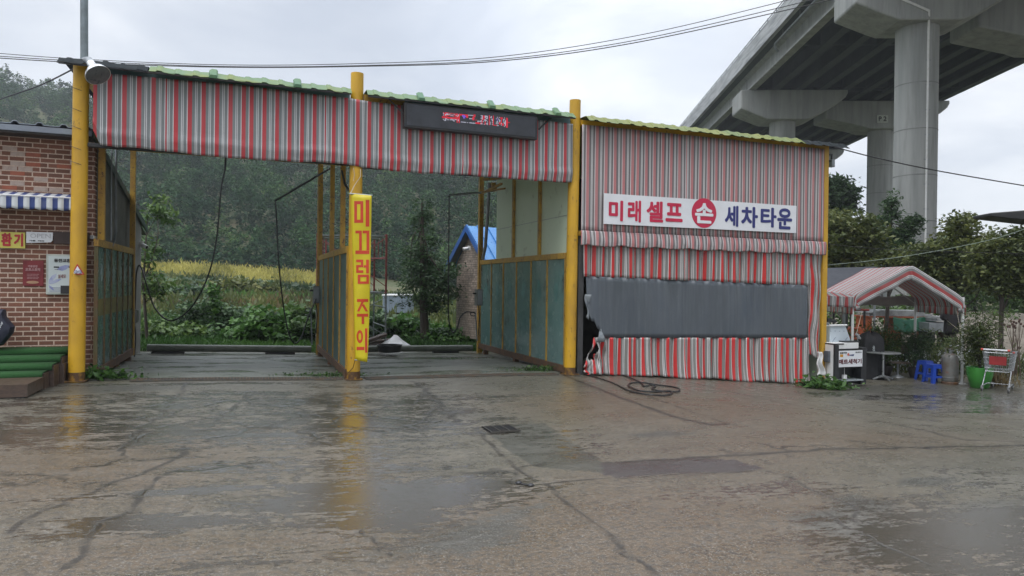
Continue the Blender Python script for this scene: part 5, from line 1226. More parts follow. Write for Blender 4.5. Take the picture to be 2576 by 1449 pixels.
P_ = rear_grass(9000, 32, -6, 16, 11, 26, .10, .2); stuff('tall_grass', P_, .36, m_lm, sn(P_) * .8, 'tall mid green grass behind the bushes')

# bushes with large vine leaves
def bush(lab, u, v, Y, r, n1, per, size, mat, seed, asp=.8, spread=.16, grp='bushes behind the wash bays', light=0.):
    c0 = at(u, v, Y); zb = gt(c0[0], c0[1]); r_ = thing('bush', lab, 'bush', (c0[0], c0[1], zb), grp)
    P_, V_ = clumps((c0[0], c0[1], zb + r[2] * .5), r, n1, per, spread, seed, .5); P_ = P_[P_[:, 2] > zb - .05] if True else P_
    V_ = np.resize(V_, len(P_)); leaves('foliage', P_, size, mat, r_, V_ + light, asp, .5, .3, seed)
    tm = MB(); q_ = np.random.default_rng(seed)
    for k in range(6): tm.tube([(c0[0] + q_.uniform(-.2, .2), c0[1] + q_.uniform(-.2, .2), zb - .05), (c0[0] + q_.uniform(-.6, .6) * r[0], c0[1] + q_.uniform(-.5, .5) * r[1], zb + r[2] * 1.1)], [.025, .01], 5)
    tm.build('stem', m_bark, r_); return r_
bush('low tangle of yellow green creeper beside the stucco wall', 405, 835, 22, (1.3, 1.0, .28), 90, 40, .16, m_lm, 41, light=.15)
bush('dark green bush with a tall vine shoot behind the left bay', 545, 805, 23.5, (1.2, 1.0, .70), 120, 40, .15, m_lk, 42)
bush('bright green broad leaved vine mound behind the left bay', 668, 822, 22, (1.15, 1.0, .55), 110, 36, .20, m_lb, 43)
bush('tall broad leaved vine bush at the end of the middle partition', 770, 800, 22.5, (.85, .9, .62), 110, 36, .20, m_lm, 44)
bush('broad leaved vine mound growing through the scaffold tower', 925, 815, 24.2, (1.25, .9, .52), 110, 36, .20, m_lk, 45, light=.12)
bush('broad leaved vine mound in front of the metal container', 1030, 822, 24.5, (1.1, .8, .40), 100, 36, .19, m_lb, 46)
bush('low green creeper at the foot of the stone hut', 1115, 840, 23.2, (.7, .7, .25), 60, 36, .15, m_lb, 47)
bush('round olive bush by the crop field', 590, 722, 50, (2.4, 1.5, .55), 60, 40, .40, m_lo, 48, spread=.35)
bush('low dark bush left of the crop field edge', 430, 745, 45, (2.4, 1.2, .40), 60, 36, .35, m_lk, 49, spread=.3)
# climbing vine shoot
sp_ = MB(); 
P_, V_ = [], []
for k in range(26):
    f_ = k / 25; c0 = at(540 + 8 * math.sin(f_ * 5), 800 - 78 * f_, 23.0); P_.append(c0 + rng.normal(0, .10, (16, 3)))
o = leaves('vine_shoot', np.concatenate(P_), .13, m_lb, None, None, .8, .4, .3, 52); tag(o, 'tall climbing vine shoot rising out of the dark bush', 'vine')
def tree(name, lab, base, top, trunk_r, limbs, crowns, mat, size, seed, per=30, asp=.55, grp=None, spread=.22, cat='tree', trunkpts=None, light=0, drop=.1):
    """trunk tapers from base to top; limbs reach into the crown; crowns: list of (centre, radii, clumps)"""
    base = np.array(base, float); r_ = thing(name, lab, cat, base, grp); q_ = np.random.default_rng(seed); tm = MB()
    tp = [base - Z3 * .15] + ([np.array(x) for x in trunkpts] if trunkpts else [base + (np.array(top) - base) * .5 + q_.normal(0, .06, 3)]) + [np.array(top)]
    pts = spline(tp, 6); tm.tube(pts, np.linspace(trunk_r, trunk_r * .25, len(pts)), 9)
    for k in range(limbs):
        c0, rr, _ = crowns[k % len(crowns)]; f_ = q_.uniform(.3, .9); a_ = pts[int(f_ * (len(pts) - 1))]; d_ = q_.normal(0, 1, 3); d_ /= np.linalg.norm(d_); e_ = np.array(c0) + d_ * np.array(rr) * .75
        tm.tube(spline([a_, (a_ + e_) / 2 + q_.normal(0, .08, 3) * np.linalg.norm(e_ - a_), e_], 5), np.linspace(trunk_r * .42 * (1 - f_ * .5), .008, 11), 6)
    tm.build('trunk', m_bark, r_, True)
    P_, V_ = [], []
    for i, (c0, rr, n1) in enumerate(crowns):
        p_, v_ = clumps(c0, rr, n1, per, spread, seed * 10 + i, .35); P_.append(p_); V_.append(v_)
    leaves('crown', np.concatenate(P_), size, mat, r_, np.concatenate(V_) + light, asp, .4, drop, seed); return r_
b0 = at(1070, 846, 23); b0[2] = gt(b0[0], b0[1])
tree('conifer_tree', 'dark ragged conifer standing alone behind the middle bay', b0, at(1062, 510, 23), .16, 16,
     [(at(1070, 735, 23), (.75, .7, .65), 60), (at(1110, 700, 23), (.55, .5, .5), 30), (at(1045, 680, 23), (.5, .5, .6), 26), (at(1068, 620, 23), (.55, .5, .7), 38), (at(1062, 545, 23), (.32, .3, .6), 18), (at(1100, 770, 23), (.5, .4, .25), 14), (at(1125, 735, 23), (.35, .35, .3), 14)], m_lk, .13, 61, 34, .4, spread=.13)
b0 = at(372, 850, 20); b0[2] = gt(b0[0], b0[1])
tree('young_tree', 'young leafy tree growing close behind the stucco wall', b0, at(372, 540, 20), .05, 8,
     [(at(385, 545, 20), (.42, .3, .3), 10), (at(372, 640, 20), (.3, .3, .3), 8), (at(380, 715, 20), (.35, .3, .3), 9), (at(395, 735, 20), (.4, .3, .2), 8), (at(400, 520, 20), (.22, .2, .25), 6)], m_lm, .19, 62, 18, .4, spread=.12, drop=.5)
# weeds at the foot of posts and walls
def weed(lab, u, v, n, r, h_, seed, size=.12, mat=None, d=None):
    c0 = onG(u, v); q_ = np.random.default_rng(seed); rr = q_.normal(0, 1, (n, 2)) * np.array(r); xy = c0[:2] + rr[:, :1] * ES + rr[:, 1:] * ED
    P_ = np.stack([xy[:, 0], xy[:, 1], g(xy[:, 0], xy[:, 1]) + np.abs(q_.normal(0, h_, n)) + .02], -1); o = leaves('weeds', P_, size, mat or m_lb, None, None, .45, .3, 0, seed)
    return tag(o, lab, 'weeds', 'weeds growing in the yard')
weed('green weeds at the foot of the left yellow post', 250, 955, 420, (.26, .10), .07, 71)
weed('low weeds along the drain left of the middle post', 820, 948, 260, (.42, .05), .03, 72, .06)
weed('weeds along the drain beside the right end of the middle bay', 1360, 935, 380, (.36, .08), .045, 73, .07)
weed('leafy weeds at the foot of the mat washer', 2075, 978, 520, (.30, .14), .09, 74, .15)
weed('weeds at the rear foot of the stone hut partition', 1210, 880, 160, (.35, .15), .08, 75, .1)
weed('moss and weeds in the rear floor seam', 1130, 905, 200, (.5, .04), .015, 76, .05)

# ================================================================== RAISED ROAD BRIDGE
bn = math.hypot(1, .0517)
def B(l, y, dz): return np.array([(y * .0517 + l) / bn, (y - l * .0517) / bn, 1.6 + dz])
bri = thing('road_bridge', 'tall concrete road bridge on round piers passing over the right side', 'bridge', B(30, 47, -2.4))
Y0, Y1 = -40, 150
def bprism(mb, sec, y0, y1, m=0):
    n = len(sec); P_ = [B(l, y0, z) for l, z in sec] + [B(l, y1, z) for l, z in sec]
    mb.add(P_, [tuple(range(n)), tuple(range(n, 2 * n))[::-1]] + [(i, n + i, n + (i + 1) % n, (i + 1) % n) for i in range(n)], m)
mb = MB(); bprism(mb, [(18.6, 21.33), (42.6, 21.33), (42.6, 21.62), (18.6, 21.62)], Y0, Y1); mb.build('deck_slab', m_concshade, bri)
m_par = M('stained_parapet', (.44, .45, .45), .85, 0, (.22, .23, .235), 1.2, (.4, .65), stretch=(1, .25, 3), bmp=.4, bs=6, c3=(.16, .165, .17), n3=2.5, amt3=(.55, .75))
for l in (18.45, 42.4):
    mb = MB(); bprism(mb, [(l, 21.30), (l + .36, 21.30), (l + .34, 22.85), (l + .06, 22.85)], Y0, Y1); q = mb.build('parapet', m_par, bri)
    rl = MB(); rl.tube([B(l + .2, Y0, 23.25), B(l + .2, Y1, 23.25)], .045, 6); rl.tube([B(l + .2, Y0, 23.05), B(l + .2, Y1, 23.05)], .03, 6); rl.build('rail', m_grey, q)
    rp_ = MB()
    for y in np.arange(20, 140, 2.4): rp_.tube([B(l + .2, y, 22.8), B(l + .2, y, 23.34)], .04, 6)
    build_split(rp_, 'rail_post', m_grey, q)
for k in range(10):
    l = 19.95 + k * 2.27; h0 = 19.65
    sec = [(l - .35, h0), (l + .35, h0), (l + .35, h0 + .2), (l + .11, h0 + .42), (l + .11, h0 + 1.35), (l + .45, h0 + 1.55), (l + .45, 21.325), (l - .45, 21.325), (l - .45, h0 + 1.55), (l - .11, h0 + 1.35), (l - .11, h0 + .42), (l - .35, h0 + .2)]
    mb = MB()
    for a_, b_ in ((Y0, 47.2), (47.32, 73.8), (73.92, 100.4), (100.5, Y1)): bprism(mb, sec, a_, b_)
    mb.build('girder', m_concrete if k == 0 else m_concshade, bri)  # outer girder keeps the lit concrete, inner ones get the painted shade
dm = MB()
for y in (34, 46.6, 48, 60.5, 73.2, 74.6, 87, 99.8, 101.2):
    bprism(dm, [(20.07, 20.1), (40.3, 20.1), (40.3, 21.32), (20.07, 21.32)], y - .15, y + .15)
build_split(dm, 'diaphragm', m_concshade, bri)
def cap(l0, l1, lc, y):
    mb = MB(); th = 1.75
    low = [(l0, 17.75), (lc - 2.6, 16.95), (lc - 1.9, 16.7), (lc + 1.9, 16.7), (lc + 2.6, 16.95), (l1 - .9, 18.3), (l1 - .2, 18.9), (l1, 19.3)]
    P0 = [(l, z) for l, z in low] + [(l1, 19.62), (l0, 19.62)]
    bprism(mb, P0, y - th, y + th); return mb.build('pier_cap', m_concrete, bri, bevel=.12)
pier_tops = []
for y, lA, lB in ((47.3, 23.4, 35.0), (73.9, 23.4, 35.0), (100.4, 23.4, 35.0), (126.9, 23.4, 35.0)):
    yA = y
    for l, (a_, b_) in ((lA, (18.8, 29.2)), (lB, (28.6, 41.2))):
        y = yA if l == lA else yA + 4.2
        cp = cap(a_, b_, l, y); gb = B(l, y, 0); zb = -1.2
        mb = MB(); pts = [np.array([gb[0], gb[1], z]) for z in np.linspace(zb, 18.32, 12)]; mb.tube(pts, 1.25, 40); pr = mb.build('pier', m_concrete, bri, True)
        rg_ = MB()
        for z in np.arange(3.0, 17.5, 2.9): rg_.lathe([(1.253, 0), (1.262, .012), (1.262, .05), (1.253, .062)], (gb[0], gb[1], z), 40, caps=False)
        build_split(rg_, 'form_seam', M('seam_concrete', (.22, .225, .215), .85, 0, (.17, .175, .17), 1), pr, True)
        if yA < 50 and l == lA:
            dp = MB(); e0 = B(l - .42, y - 1.24, 0); up_ = [B(l - 4.6, y - 1.82, 19.2), B(l - .2, y - 1.84, 17.2), np.array([e0[0] + .5, e0[1] - .02, 17.6]), np.array([e0[0] + .5, e0[1] - .0, 10]), np.array([e0[0] + .5, e0[1], 0])]
            dp.tube(up_, .075, 8); dp.build('drain_pipe', m_white, bri, True)
            br_ = MB()
            for z in np.arange(2, 17, 1.55): br_.box((e0[0] + .5, e0[1] + .04, z), (.34, .16, .06))
            br_.build('pipe_clamp', m_grey, bri)
# marker plate P 2 on the second row's right cap
pc = at(2220, 299, B(35, 78.1 - 1.75, 0)[1] - .05); w_ = .95
mb = MB(); bl3 = np.array([1, -.0517, 0]) / bn; mb.box(pc, (1.1, .04, .80), (bl3, np.cross(Z3, bl3), Z3)); q = mb.build('pier_marker', M('marker_plate', (.55, .58, .52), .6), bri)
lm = MB(); text_mb(lm, 'P 2', pc - bl3 * .40 - Z3 * .24 - np.cross(Z3, bl3) * .022, bl3 * .8, Z3 * .5, .03, -np.cross(Z3, bl3), .01); lm.build('marker_lettering', m_dark, q)
mb = MB(); mb.tube([B(18.95, 22, 20.75), B(18.95, 62, 20.75)], .11, 8)
for y in np.arange(24, 62, 4): mb.tube([B(18.95, y, 20.75), B(18.95, y, 21.3)], .02, 5)
mb.tube([B(18.95, 62, 20.75), B(19.0, 62.2, 20.4), B(19.3, 62.3, 20.2)], .10, 8); mb.build('drain_pipe', m_grey, bri, True)

# ================================================================== RIGHT SIDE: TENT, MACHINES, SEATS, PLANTS
m_tent = stripes('tent_cloth', (.44, .06, .06), (.27, .27, .265), (.68, .67, .66), (.10, .10, .10), P=.30, fade=.2, trans=.3, rough=.4)  # paled, faded stripes stand in for sky sheen on the canopy
tent = thing('canopy_tent', 'small gable tent with a red, grey and white striped canopy on white poles', 'tent', at(2290, 965, 18.6))
rT = np.array([.07, 1, 0]); rT /= np.linalg.norm(rT); wT = np.array([1, -.07, 0]); wT /= np.linalg.norm(wT)
fa0 = at(2291, 670, 18.0); TL = 2.55
def fr_pt(u, v):      # a point of the front frame plane
    r = ray(u, v); t_ = np.dot(fa0 - EYE, rT) / np.dot(r, rT); return EYE + t_ * r
outl = [fr_pt(2147, 772), fr_pt(2151, 752), fr_pt(2160, 738), fr_pt(2200, 715), fr_pt(2245, 692), fr_pt(2280, 672.5), fr_pt(2291, 669.5), fr_pt(2302, 672.5), fr_pt(2340, 696), fr_pt(2380, 721), fr_pt(2414, 744), fr_pt(2424, 758), fr_pt(2428, 775)]
outl = spline(outl, 5); npf = len(outl)
def along(p): return float(np.dot(p - fa0, rT))
def top(a_, b_):
    k = a_ * (npf - 1); i = min(int(k), npf - 2); p = outl[i] + (outl[i + 1] - outl[i]) * (k - i)
    sag = -.05 * math.sin(b_ * PI) * abs(math.sin(a_ * PI * 2)); return p + rT * TL * b_ + Z3 * sag
MB().grid(npf - 1, 12, top).build('canopy', m_tent, tent, True, lambda p: (along(p) + .06, float(np.dot(p - fa0, wT))), solid=.006)
zsrc = [(float(np.dot(p - fa0, wT)), p[2]) for p in outl]
def ztop_of(a_): return zl(a_, zsrc)
def drop(a_, b_):
    k = a_ * (npf - 1); i = min(int(k), npf - 2); p = outl[i] + (outl[i + 1] - outl[i]) * (k - i)
    cen = fr_pt(2289, 790); dv = cen - p; dv /= np.linalg.norm(dv); mid = 1 - abs(a_ - .5) * 2
    e_ = min(1, mid * 4.5); dv = -Z3 * e_ + dv * (1 - e_); dv /= np.linalg.norm(dv); L_ = .35 * (1 - b_) * (.45 + .55 * e_)
    return p + dv * L_ - rT * (.02 + .018 * math.sin(a_ * 60 + b_ * 6) * (1 - b_))
zz_ = {}
md = MB(); md.grid(npf - 1, 10, drop); ids = {tuple(np.round(q, 5)): (1 - (k // npf) / 10) * .34 for k, q in enumerate(md.v)}
md.build('front_drop', m_tent, tent, True, lambda p: (.2165 - ids.get(tuple(np.round(p, 5)), 0), float(np.dot(p - fa0, wT))), solid=.005)
def sidev(p0, sgn_):
    def f(a_, b_): return p0 + rT * (TL * a_) - Z3 * (.25 * (1 - b_)) + wT * sgn_ * (.02 + .025 * math.sin(a_ * 40) * (1 - b_))
    return f
MB().grid(60, 6, sidev(outl[0] + Z3 * .06, -1)).build('side_drop', m_tent, tent, True, lambda p: (along(p), p[2]), solid=.005)
MB().grid(60, 6, sidev(outl[-1] + Z3 * .06, 1)).build('side_drop', m_tent, tent, True, lambda p: (along(p), p[2]), solid=.005)
def backv(a_, b_): p = outl[0] + (outl[-1] - outl[0]) * a_ + rT * (TL - .03); z1_ = 1.22; return np.array([p[0], p[1], 1.13 + .27 * b_ - .02 * math.sin(a_ * 20)]) + rT * .02 * math.sin(a_ * 31)
MB().grid(40, 6, backv).build('rear_drop', M('tent_lining', (.40, .37, .35), .7, 0, (.34, .31, .30), 3, trans=.25), tent, True, solid=.005)
m_wpole = M('white_tent_pole', (.66, .67, .66), .4, 0, (.60, .60, .57), 4, c3=(.28, .22, .16), n3=14, amt3=(.64, .72))
for (a_, b_) in ((0, 0.01), (1, 0.01), (0, 1), (1, 1)):
    p = (outl[2] if a_ == 0 else outl[-3]) + rT * (TL - .1) * b_ + rT * .05; zb = float(g(p[0], p[1])); zt = 1.42
    mb = MB(); mb.tube([(p[0], p[1], zb), (p[0], p[1], zt)], .033, 12); q = mb.build('pole', m_wpole, tent, True)
    mb = MB(); mb.lathe([(.095, 0), (.095, .012), (.045, .03), (.04, .11)], (p[0], p[1], zb - .002), 12); mb.build('pole_foot', m_wpole, q)
pr_ = MB(); 
for b_ in (.02, TL - .05):
    for i, j in ((2, 30), (30, len(outl) - 3)): pr_.tube([outl[i] + rT * b_ - Z3 * .03, outl[min(j, npf - 1)] + rT * b_ - Z3 * .03], .017, 6)
pr_.build('roof_frame', m_wpole, tent)
gr_ = MB(); gr_.tube(pxs([(2169, 782, 17.9), (2155, 838, 17.8)]), .006, 4); gr_.tube(pxs([(2407, 782, 17.8), (2416, 830, 17.7)]), .005, 4); gr_.tube(pxs([(2382, 806, 18.5), (2416, 833, 17.8)]), .005, 4); gr_.build('guy_cord', m_rope, tent)
# striped lean-to strip between post and tent
lt = thing('striped_eave_cloth', 'short striped cloth strip between the square yellow post and the tent', 'awning cloth', at(2110, 770, 18.5))
e0, e1 = at(2074, 733, 18.0), at(2150, 742, 18.4); f0, f1 = at(2074, 744, 17.7), at(2150, 748, 18.1)
def ltf(a_, b_):
    if b_ > .5: k = (b_ - .5) * 2; return (f0 + (f1 - f0) * a_) * (1 - k) + (e0 + (e1 - e0) * a_) * k
    k = 1 - b_ * 2; return f0 + (f1 - f0) * a_ - Z3 * .26 * k - ED3 * .03 * math.sin(a_ * 25) * k
MB().grid(50, 8, ltf).build('cloth', m_tent, lt, True, lambda p: (float(np.dot(p, ES3)), p[2]), solid=.005)
# dark roofed shed behind
ds_ = thing('dark_roof_shelter', 'open shelter with a dark charcoal sheet roof behind the tent', 'shelter', at(2120, 930, 23))
m_char = M('charcoal_sheet', (.022, .024, .032), .7, 0, (.03, .032, .04), 3)
a0, a1, a2, a3 = at(2040, 733, 21.0), at(2128, 733, 21.0), at(2205, 674, 25.5), at(2040, 679, 25.5)
MB().hexa([a0, a1, a2, a3, a0 + Z3 * .05, a1 + Z3 * .05, a2 + Z3 * .05, a3 + Z3 * .05]).build('roof', m_char, ds_)
for p in (a1, a2, a0): MB().tube([(p[0], p[1] + .1, float(g(p[0], p[1])) - .1), (p[0], p[1] + .1, p[2])], .04, 8).build('pole', m_grey, ds_, True)

# ---- mat washer
p0 = onG(2101, 972); q = np.linalg.solve(np.array([[ES[0], ED[0]], [ES[1], ED[1]]]), p0[:2] - A0[:2]); ms, md_ = q; zg = p0[2]
mw = thing('mat_washer', 'white and black mat washing machine with a white Korean sign', 'mat washer', p0)
dr = onP(2056, 963, ms)[0]; s1 = onF(2184, 978, md_)[0]; zt = onF(2101, 866, md_)[1]; m_blk = M('black_cabinet', (.013, .014, .016), .35, 0, (.02, .02, .022), 4)
dr = min(dr, md_ + .62)
MB().fbox(ms - .02, ms - .001, md_ + .05, dr, zg + .02, zt - .02).build('side_panel', m_white, mw, bevel=.004)
mb = MB(); mb.fbox(ms - .025, ms + .0, md_ - .0, md_ + .045, zg, zt); mb.fbox(ms - .025, ms + .3, md_ + .05, dr, zt - .018, zt + .012); mb.fbox(ms - .025, ms, dr + .002, dr + .02, zg, zt); mb.fbox(ms + .002, ms + .10, md_, md_ + .05, zg, zt - .02); mb.build('corner_frame', m_blk, mw, bevel=.004)
MB().fbox(ms + .002, s1, md_ + .30, dr, zg, zt - .12).build('inner_body', m_blk, mw); sa = onF(2109, 900, md_ - .0)[0]; sb = onF(2171, 900, md_)[0]; za, zb2 = onF(2140, 923, md_)[1], onF(2140, 882, md_)[1]
MB().fbox(sb + .012, s1, md_ + .06, md_ + .298, zg, zt - .10).build('right_cabinet', m_blk, mw, bevel=.008)
MB().fbox(sa - .01, sb + .01, md_ + .02, md_ + .05, za - .015, zb2 + .02).build('sign_frame', m_dark, mw, bevel=.003); sp_ = MB(); sp_.fbox(sa + .005, sb - .005, md_ + .012, md_ + .019, za, zb2); spn = sp_.build('sign_panel', m_signwhite, mw)
m_dred = M('dark_red_ink', (.12, .012, .02), .5, bmp=0); lm = MB(); signtext(lm, '매트세척기', 2110.5, 903, 2167, 915.5, md_ + .0115, .03); lm.build('sign_lettering', m_dred, spn)
lm = MB(); signtext(lm, '동양기전', 2113, 885.5, 2130, 890, md_ + .0115, .03); signtext(lm, '매트세척기', 2152, 884.5, 2167, 887.3, md_ + .0115, .02); lm.build('small_lettering', m_dark, spn)
a_, z_ = onF(2118, 895, md_); MB().fbox(a_ - .045, a_ + .045, md_ + .009, md_ + .0118, z_ - .03, z_ + .03).build('orange_mark', M('orange_ink', (.62, .30, .02), .5, bmp=0), spn)
a_, z_ = onF(2135, 893, md_); em = MB(); em.lathe([(.033, 0), (.033, .003)], W(a_, md_ + .0118, z_ + .01), 16, (ES3, Z3, -ED3)); em.build('round_mark', M('coral_ink', (.55, .12, .08), .5, bmp=0), spn)
em = MB(); em.prism([W(a_ + .01, md_ + .0112, z_ - .015), W(a_ + .16, md_ + .0112, z_ - .03), W(a_ + .185, md_ + .0112, z_ + .015), W(a_ + .04, md_ + .0112, z_ + .005)], ED3 * 0, -ED3 * .002); em.build('blue_mark', M('slate_ink', (.07, .09, .18), .5, bmp=0), spn)
MB().fbox(sa, sb + .03, md_ + .00, md_ + .28, zg + .10, zg + .13).build('shelf_plate', M('pale_shelf', (.30, .33, .34), .35), mw, bevel=.004)
cx_ = MB(); cc = F3(2124, 953, md_ + .1); cx_.box(cc + Z3 * .05, (.10, .06, .09), (ES3, ED3, Z3)); cx_.tube([cc + Z3 * .09, cc + Z3 * .28], .006, 5); cx_.build('socket_box', m_white, mw)
c0 = W(ms - .05, (md_ + dr) / 2 - .06, zt - .30); MB().box(c0, (.06, .17, .26), (ES3, ED3, Z3)).build('grey_switch_box', M('slate_plastic', (.10, .115, .13), .4), mw, bevel=.015)
MB().tube(spline([c0 - Z3 * .13, c0 - Z3 * .35 + ED3 * .02, c0 - Z3 * .5 - ED3 * .05, c0 - Z3 * .6 + ED3 * .06, c0 - Z3 * .45 + ED3 * .10, c0 - Z3 * .68 - ED3 * .0]), .008, 5).build('cable', m_grey, mw, True)
# sloping white hood and tub on top
hd_ = MB(); dh = md_ + .34
hd_.prism([F3(2087, 865, dh), F3(2143, 865, dh), F3(2127, 819.5, dh), F3(2088, 819.5, dh)], ED3 * 0, ED3 * .30); hd_.build('hood', M('pale_blue_white', (.50, .56, .60), .35, 0, (.45, .51, .56), 2), mw, bevel=.01)
tb_ = MB(); tb_.fbox(onF(2096, 870, md_ + .06)[0], onF(2160, 870, md_ + .06)[0], md_ + .06, md_ + .335, zt - .12, zt + .02); tb_.build('tub', m_white, mw, bevel=.008)
MB().fbox(onF(2131, 865, md_ + .07)[0], onF(2163, 865, md_ + .07)[0], md_ + .07, md_ + .32, zt + .021, zt + .05).build('lid', m_blk, mw)
hn = MB()
for k in range(4): c0 = F3(2090 + 11 * k, 833, dh - .004); hn.box(c0, (.02, .006, .012), (ES3, ED3, Z3))
for u in (2098, 2128): c0 = F3(u, 854, dh - .004); hn.bar(c0 - ES3 * .05 - Z3 * .05, c0 + ES3 * .05 + Z3 * .05, .006)
hn.build('hood_marks', M('slate_ink2', (.12, .16, .24), .5, bmp=0), mw); rl_ = MB(); rl_.tube([F3(2086, 819, dh - .02), F3(2130, 818, dh - .02)], .022, 8); rl_.build('hinge_bar', m_white, mw)
bs_ = MB(); dk2 = md_ + .66; bs_.fbox(onF(2072, 840, dk2)[0], onF(2088, 840, dk2)[0], dk2, dk2 + .5, zg, onF(2080, 812, dk2)[1]); bs_.build('rear_cabinet', m_grey, mw, bevel=.006)
gnn = MB(); gnn.tube([F3(2077, 806, dk2), F3(2102, 808, dk2)], .04, 8); gnn.box(F3(2084, 805, dk2), (.12, .1, .09), (ES3, ED3, Z3)); gnn.build('motor', m_dark, mw)
rk = MB(); rk.tube(spline([F3(2151, 842, md_ + .2), F3(2157, 845, md_ + .2), F3(2158, 862, md_ + .2), F3(2159, 877, md_ + .2)]), .01, 6); rk.build('side_handle', m_grey, mw, True)
rg2 = MB().grid(10, 8, lambda a_, b_: F3(2154 + 10 * a_ + 2 * math.sin(b_ * 6), 838 + 12 * (1 - b_) + 4 * a_, md_ + .22 + .03 * math.sin(a_ * 9))).build('grey_rag', M('rag', (.35, .36, .36), .8), None, True, solid=.006); tag(rg2, 'grey rag hanging over the handle of the mat washer', 'rag')

# ---- things under the tent
def put_on(u, v): p = onG(u, v); return p
bc = thing('covered_box', 'tall box wrapped in a black cover under the tent', 'cover', put_on(2208, 957)); c0 = put_on(2208, 955) + ED3 * .25
def cov(a_, b_):
    th_ = a_ * 2 * PI; r_ = .30 if b_ < .8 else .30 * math.sqrt(max(0, 1 - ((b_ - .8) / .2) ** 2)) * .9 + .03; sq = 1 / max(abs(math.cos(th_)), abs(math.sin(th_))) ** .6
    return c0 + np.array([math.cos(th_) * r_ * sq * (1 + .12 * (.5 - b_)), math.sin(th_) * r_ * sq * .8, 0]) + Z3 * (1.22 * b_ + .03 * math.sin(th_ * 2 + 1) * b_) + .012 * np.array([math.sin(th_ * 9 + b_ * 4), math.cos(th_ * 7), 0])
MB().grid(40, 22, cov).build('black_cover', M('black_cloth', (.010, .010, .012), .7, 0, (.016, .016, .018), 5), bc, True)
tb = thing('bistro_table', 'round metal bistro table on a single steel pole', 'table', put_on(2221, 957)); c0 = put_on(2221, 956); hh_ = .69
MB().lathe([(.40, 0), (.41, .008), (.41, .022), (.40, .03)], c0 + Z3 * hh_, 36).build('tabletop', M('steel_top', (.33, .34, .34), .3, .5), tb, True)
MB().tube([c0 + Z3 * .06, c0 + Z3 * (hh_ - .002)], .028, 12).build('pole', M('brushed_steel', (.45, .46, .46), .3, .7), tb, True)
ft = MB()
for k in range(4): a_ = k * PI / 2 + .12; ft.tube(spline([c0 + Z3 * .10, c0 + Z3 * .075 + .12 * np.array([math.cos(a_), math.sin(a_), 0]), c0 + Z3 * .02 + .28 * np.array([math.cos(a_), math.sin(a_), 0])], 5), np.linspace(.04, .022, 11), 8)
ft.build('base', M('brushed_steel2', (.42, .43, .43), .3, .7), tb, True)
gj = MB(); gj.lathe([(.028, 0), (.032, .02), (.03, .12), (.018, .15), (.018, .165), (.015, .165), (.015, .15), (.026, .12), (.028, .01), (.001, .008)], c0 + Z3 * (hh_ + .031) - wT * .26 - rT * .05, 14, caps=False)
m_gls, t, b = nodes('clear_glass'); b.inputs['Transmission Weight'].default_value = .9; b.inputs['Roughness'].default_value = .05; b.inputs['Base Color'].default_value = (.8, .85, .85, 1)
o = gj.build('glass_bottle', m_gls, None, True); tag(o, 'clear glass bottle standing on the bistro table', 'bottle')
ch = thing('pedestal_chair', 'brown chair on a steel pedestal beside the bistro table', 'chair', put_on(2258, 950)); c0 = put_on(2258, 949)
MB().box(c0 + Z3 * .40, (.50, .44, .03), (wT, rT, Z3)).build('seat', m_wood, ch, bevel=.012); MB().tube([c0 + Z3 * .03, c0 + Z3 * .385], .03, 10).build('pedestal', m_grey, ch, True)
MB().lathe([(.16, 0), (.15, .02), (.05, .07), (.03, .09)], c0, 18).build('base', m_grey, ch, True)
MB().box(c0 + Z3 * .74 + wT * .22 + rT * .06, (.30, .03, .22), (wT * .93 + rT * .37, rT * .93 - wT * .37, Z3)).build('backrest', M('brown_pad', (.10, .065, .05), .5), ch, bevel=.012)
MB().bar(c0 + wT * .22 + rT * .1 + Z3 * .40, c0 + wT * .22 + rT * .085 + Z3 * .70, .03).build('back_support', m_dark, ch)
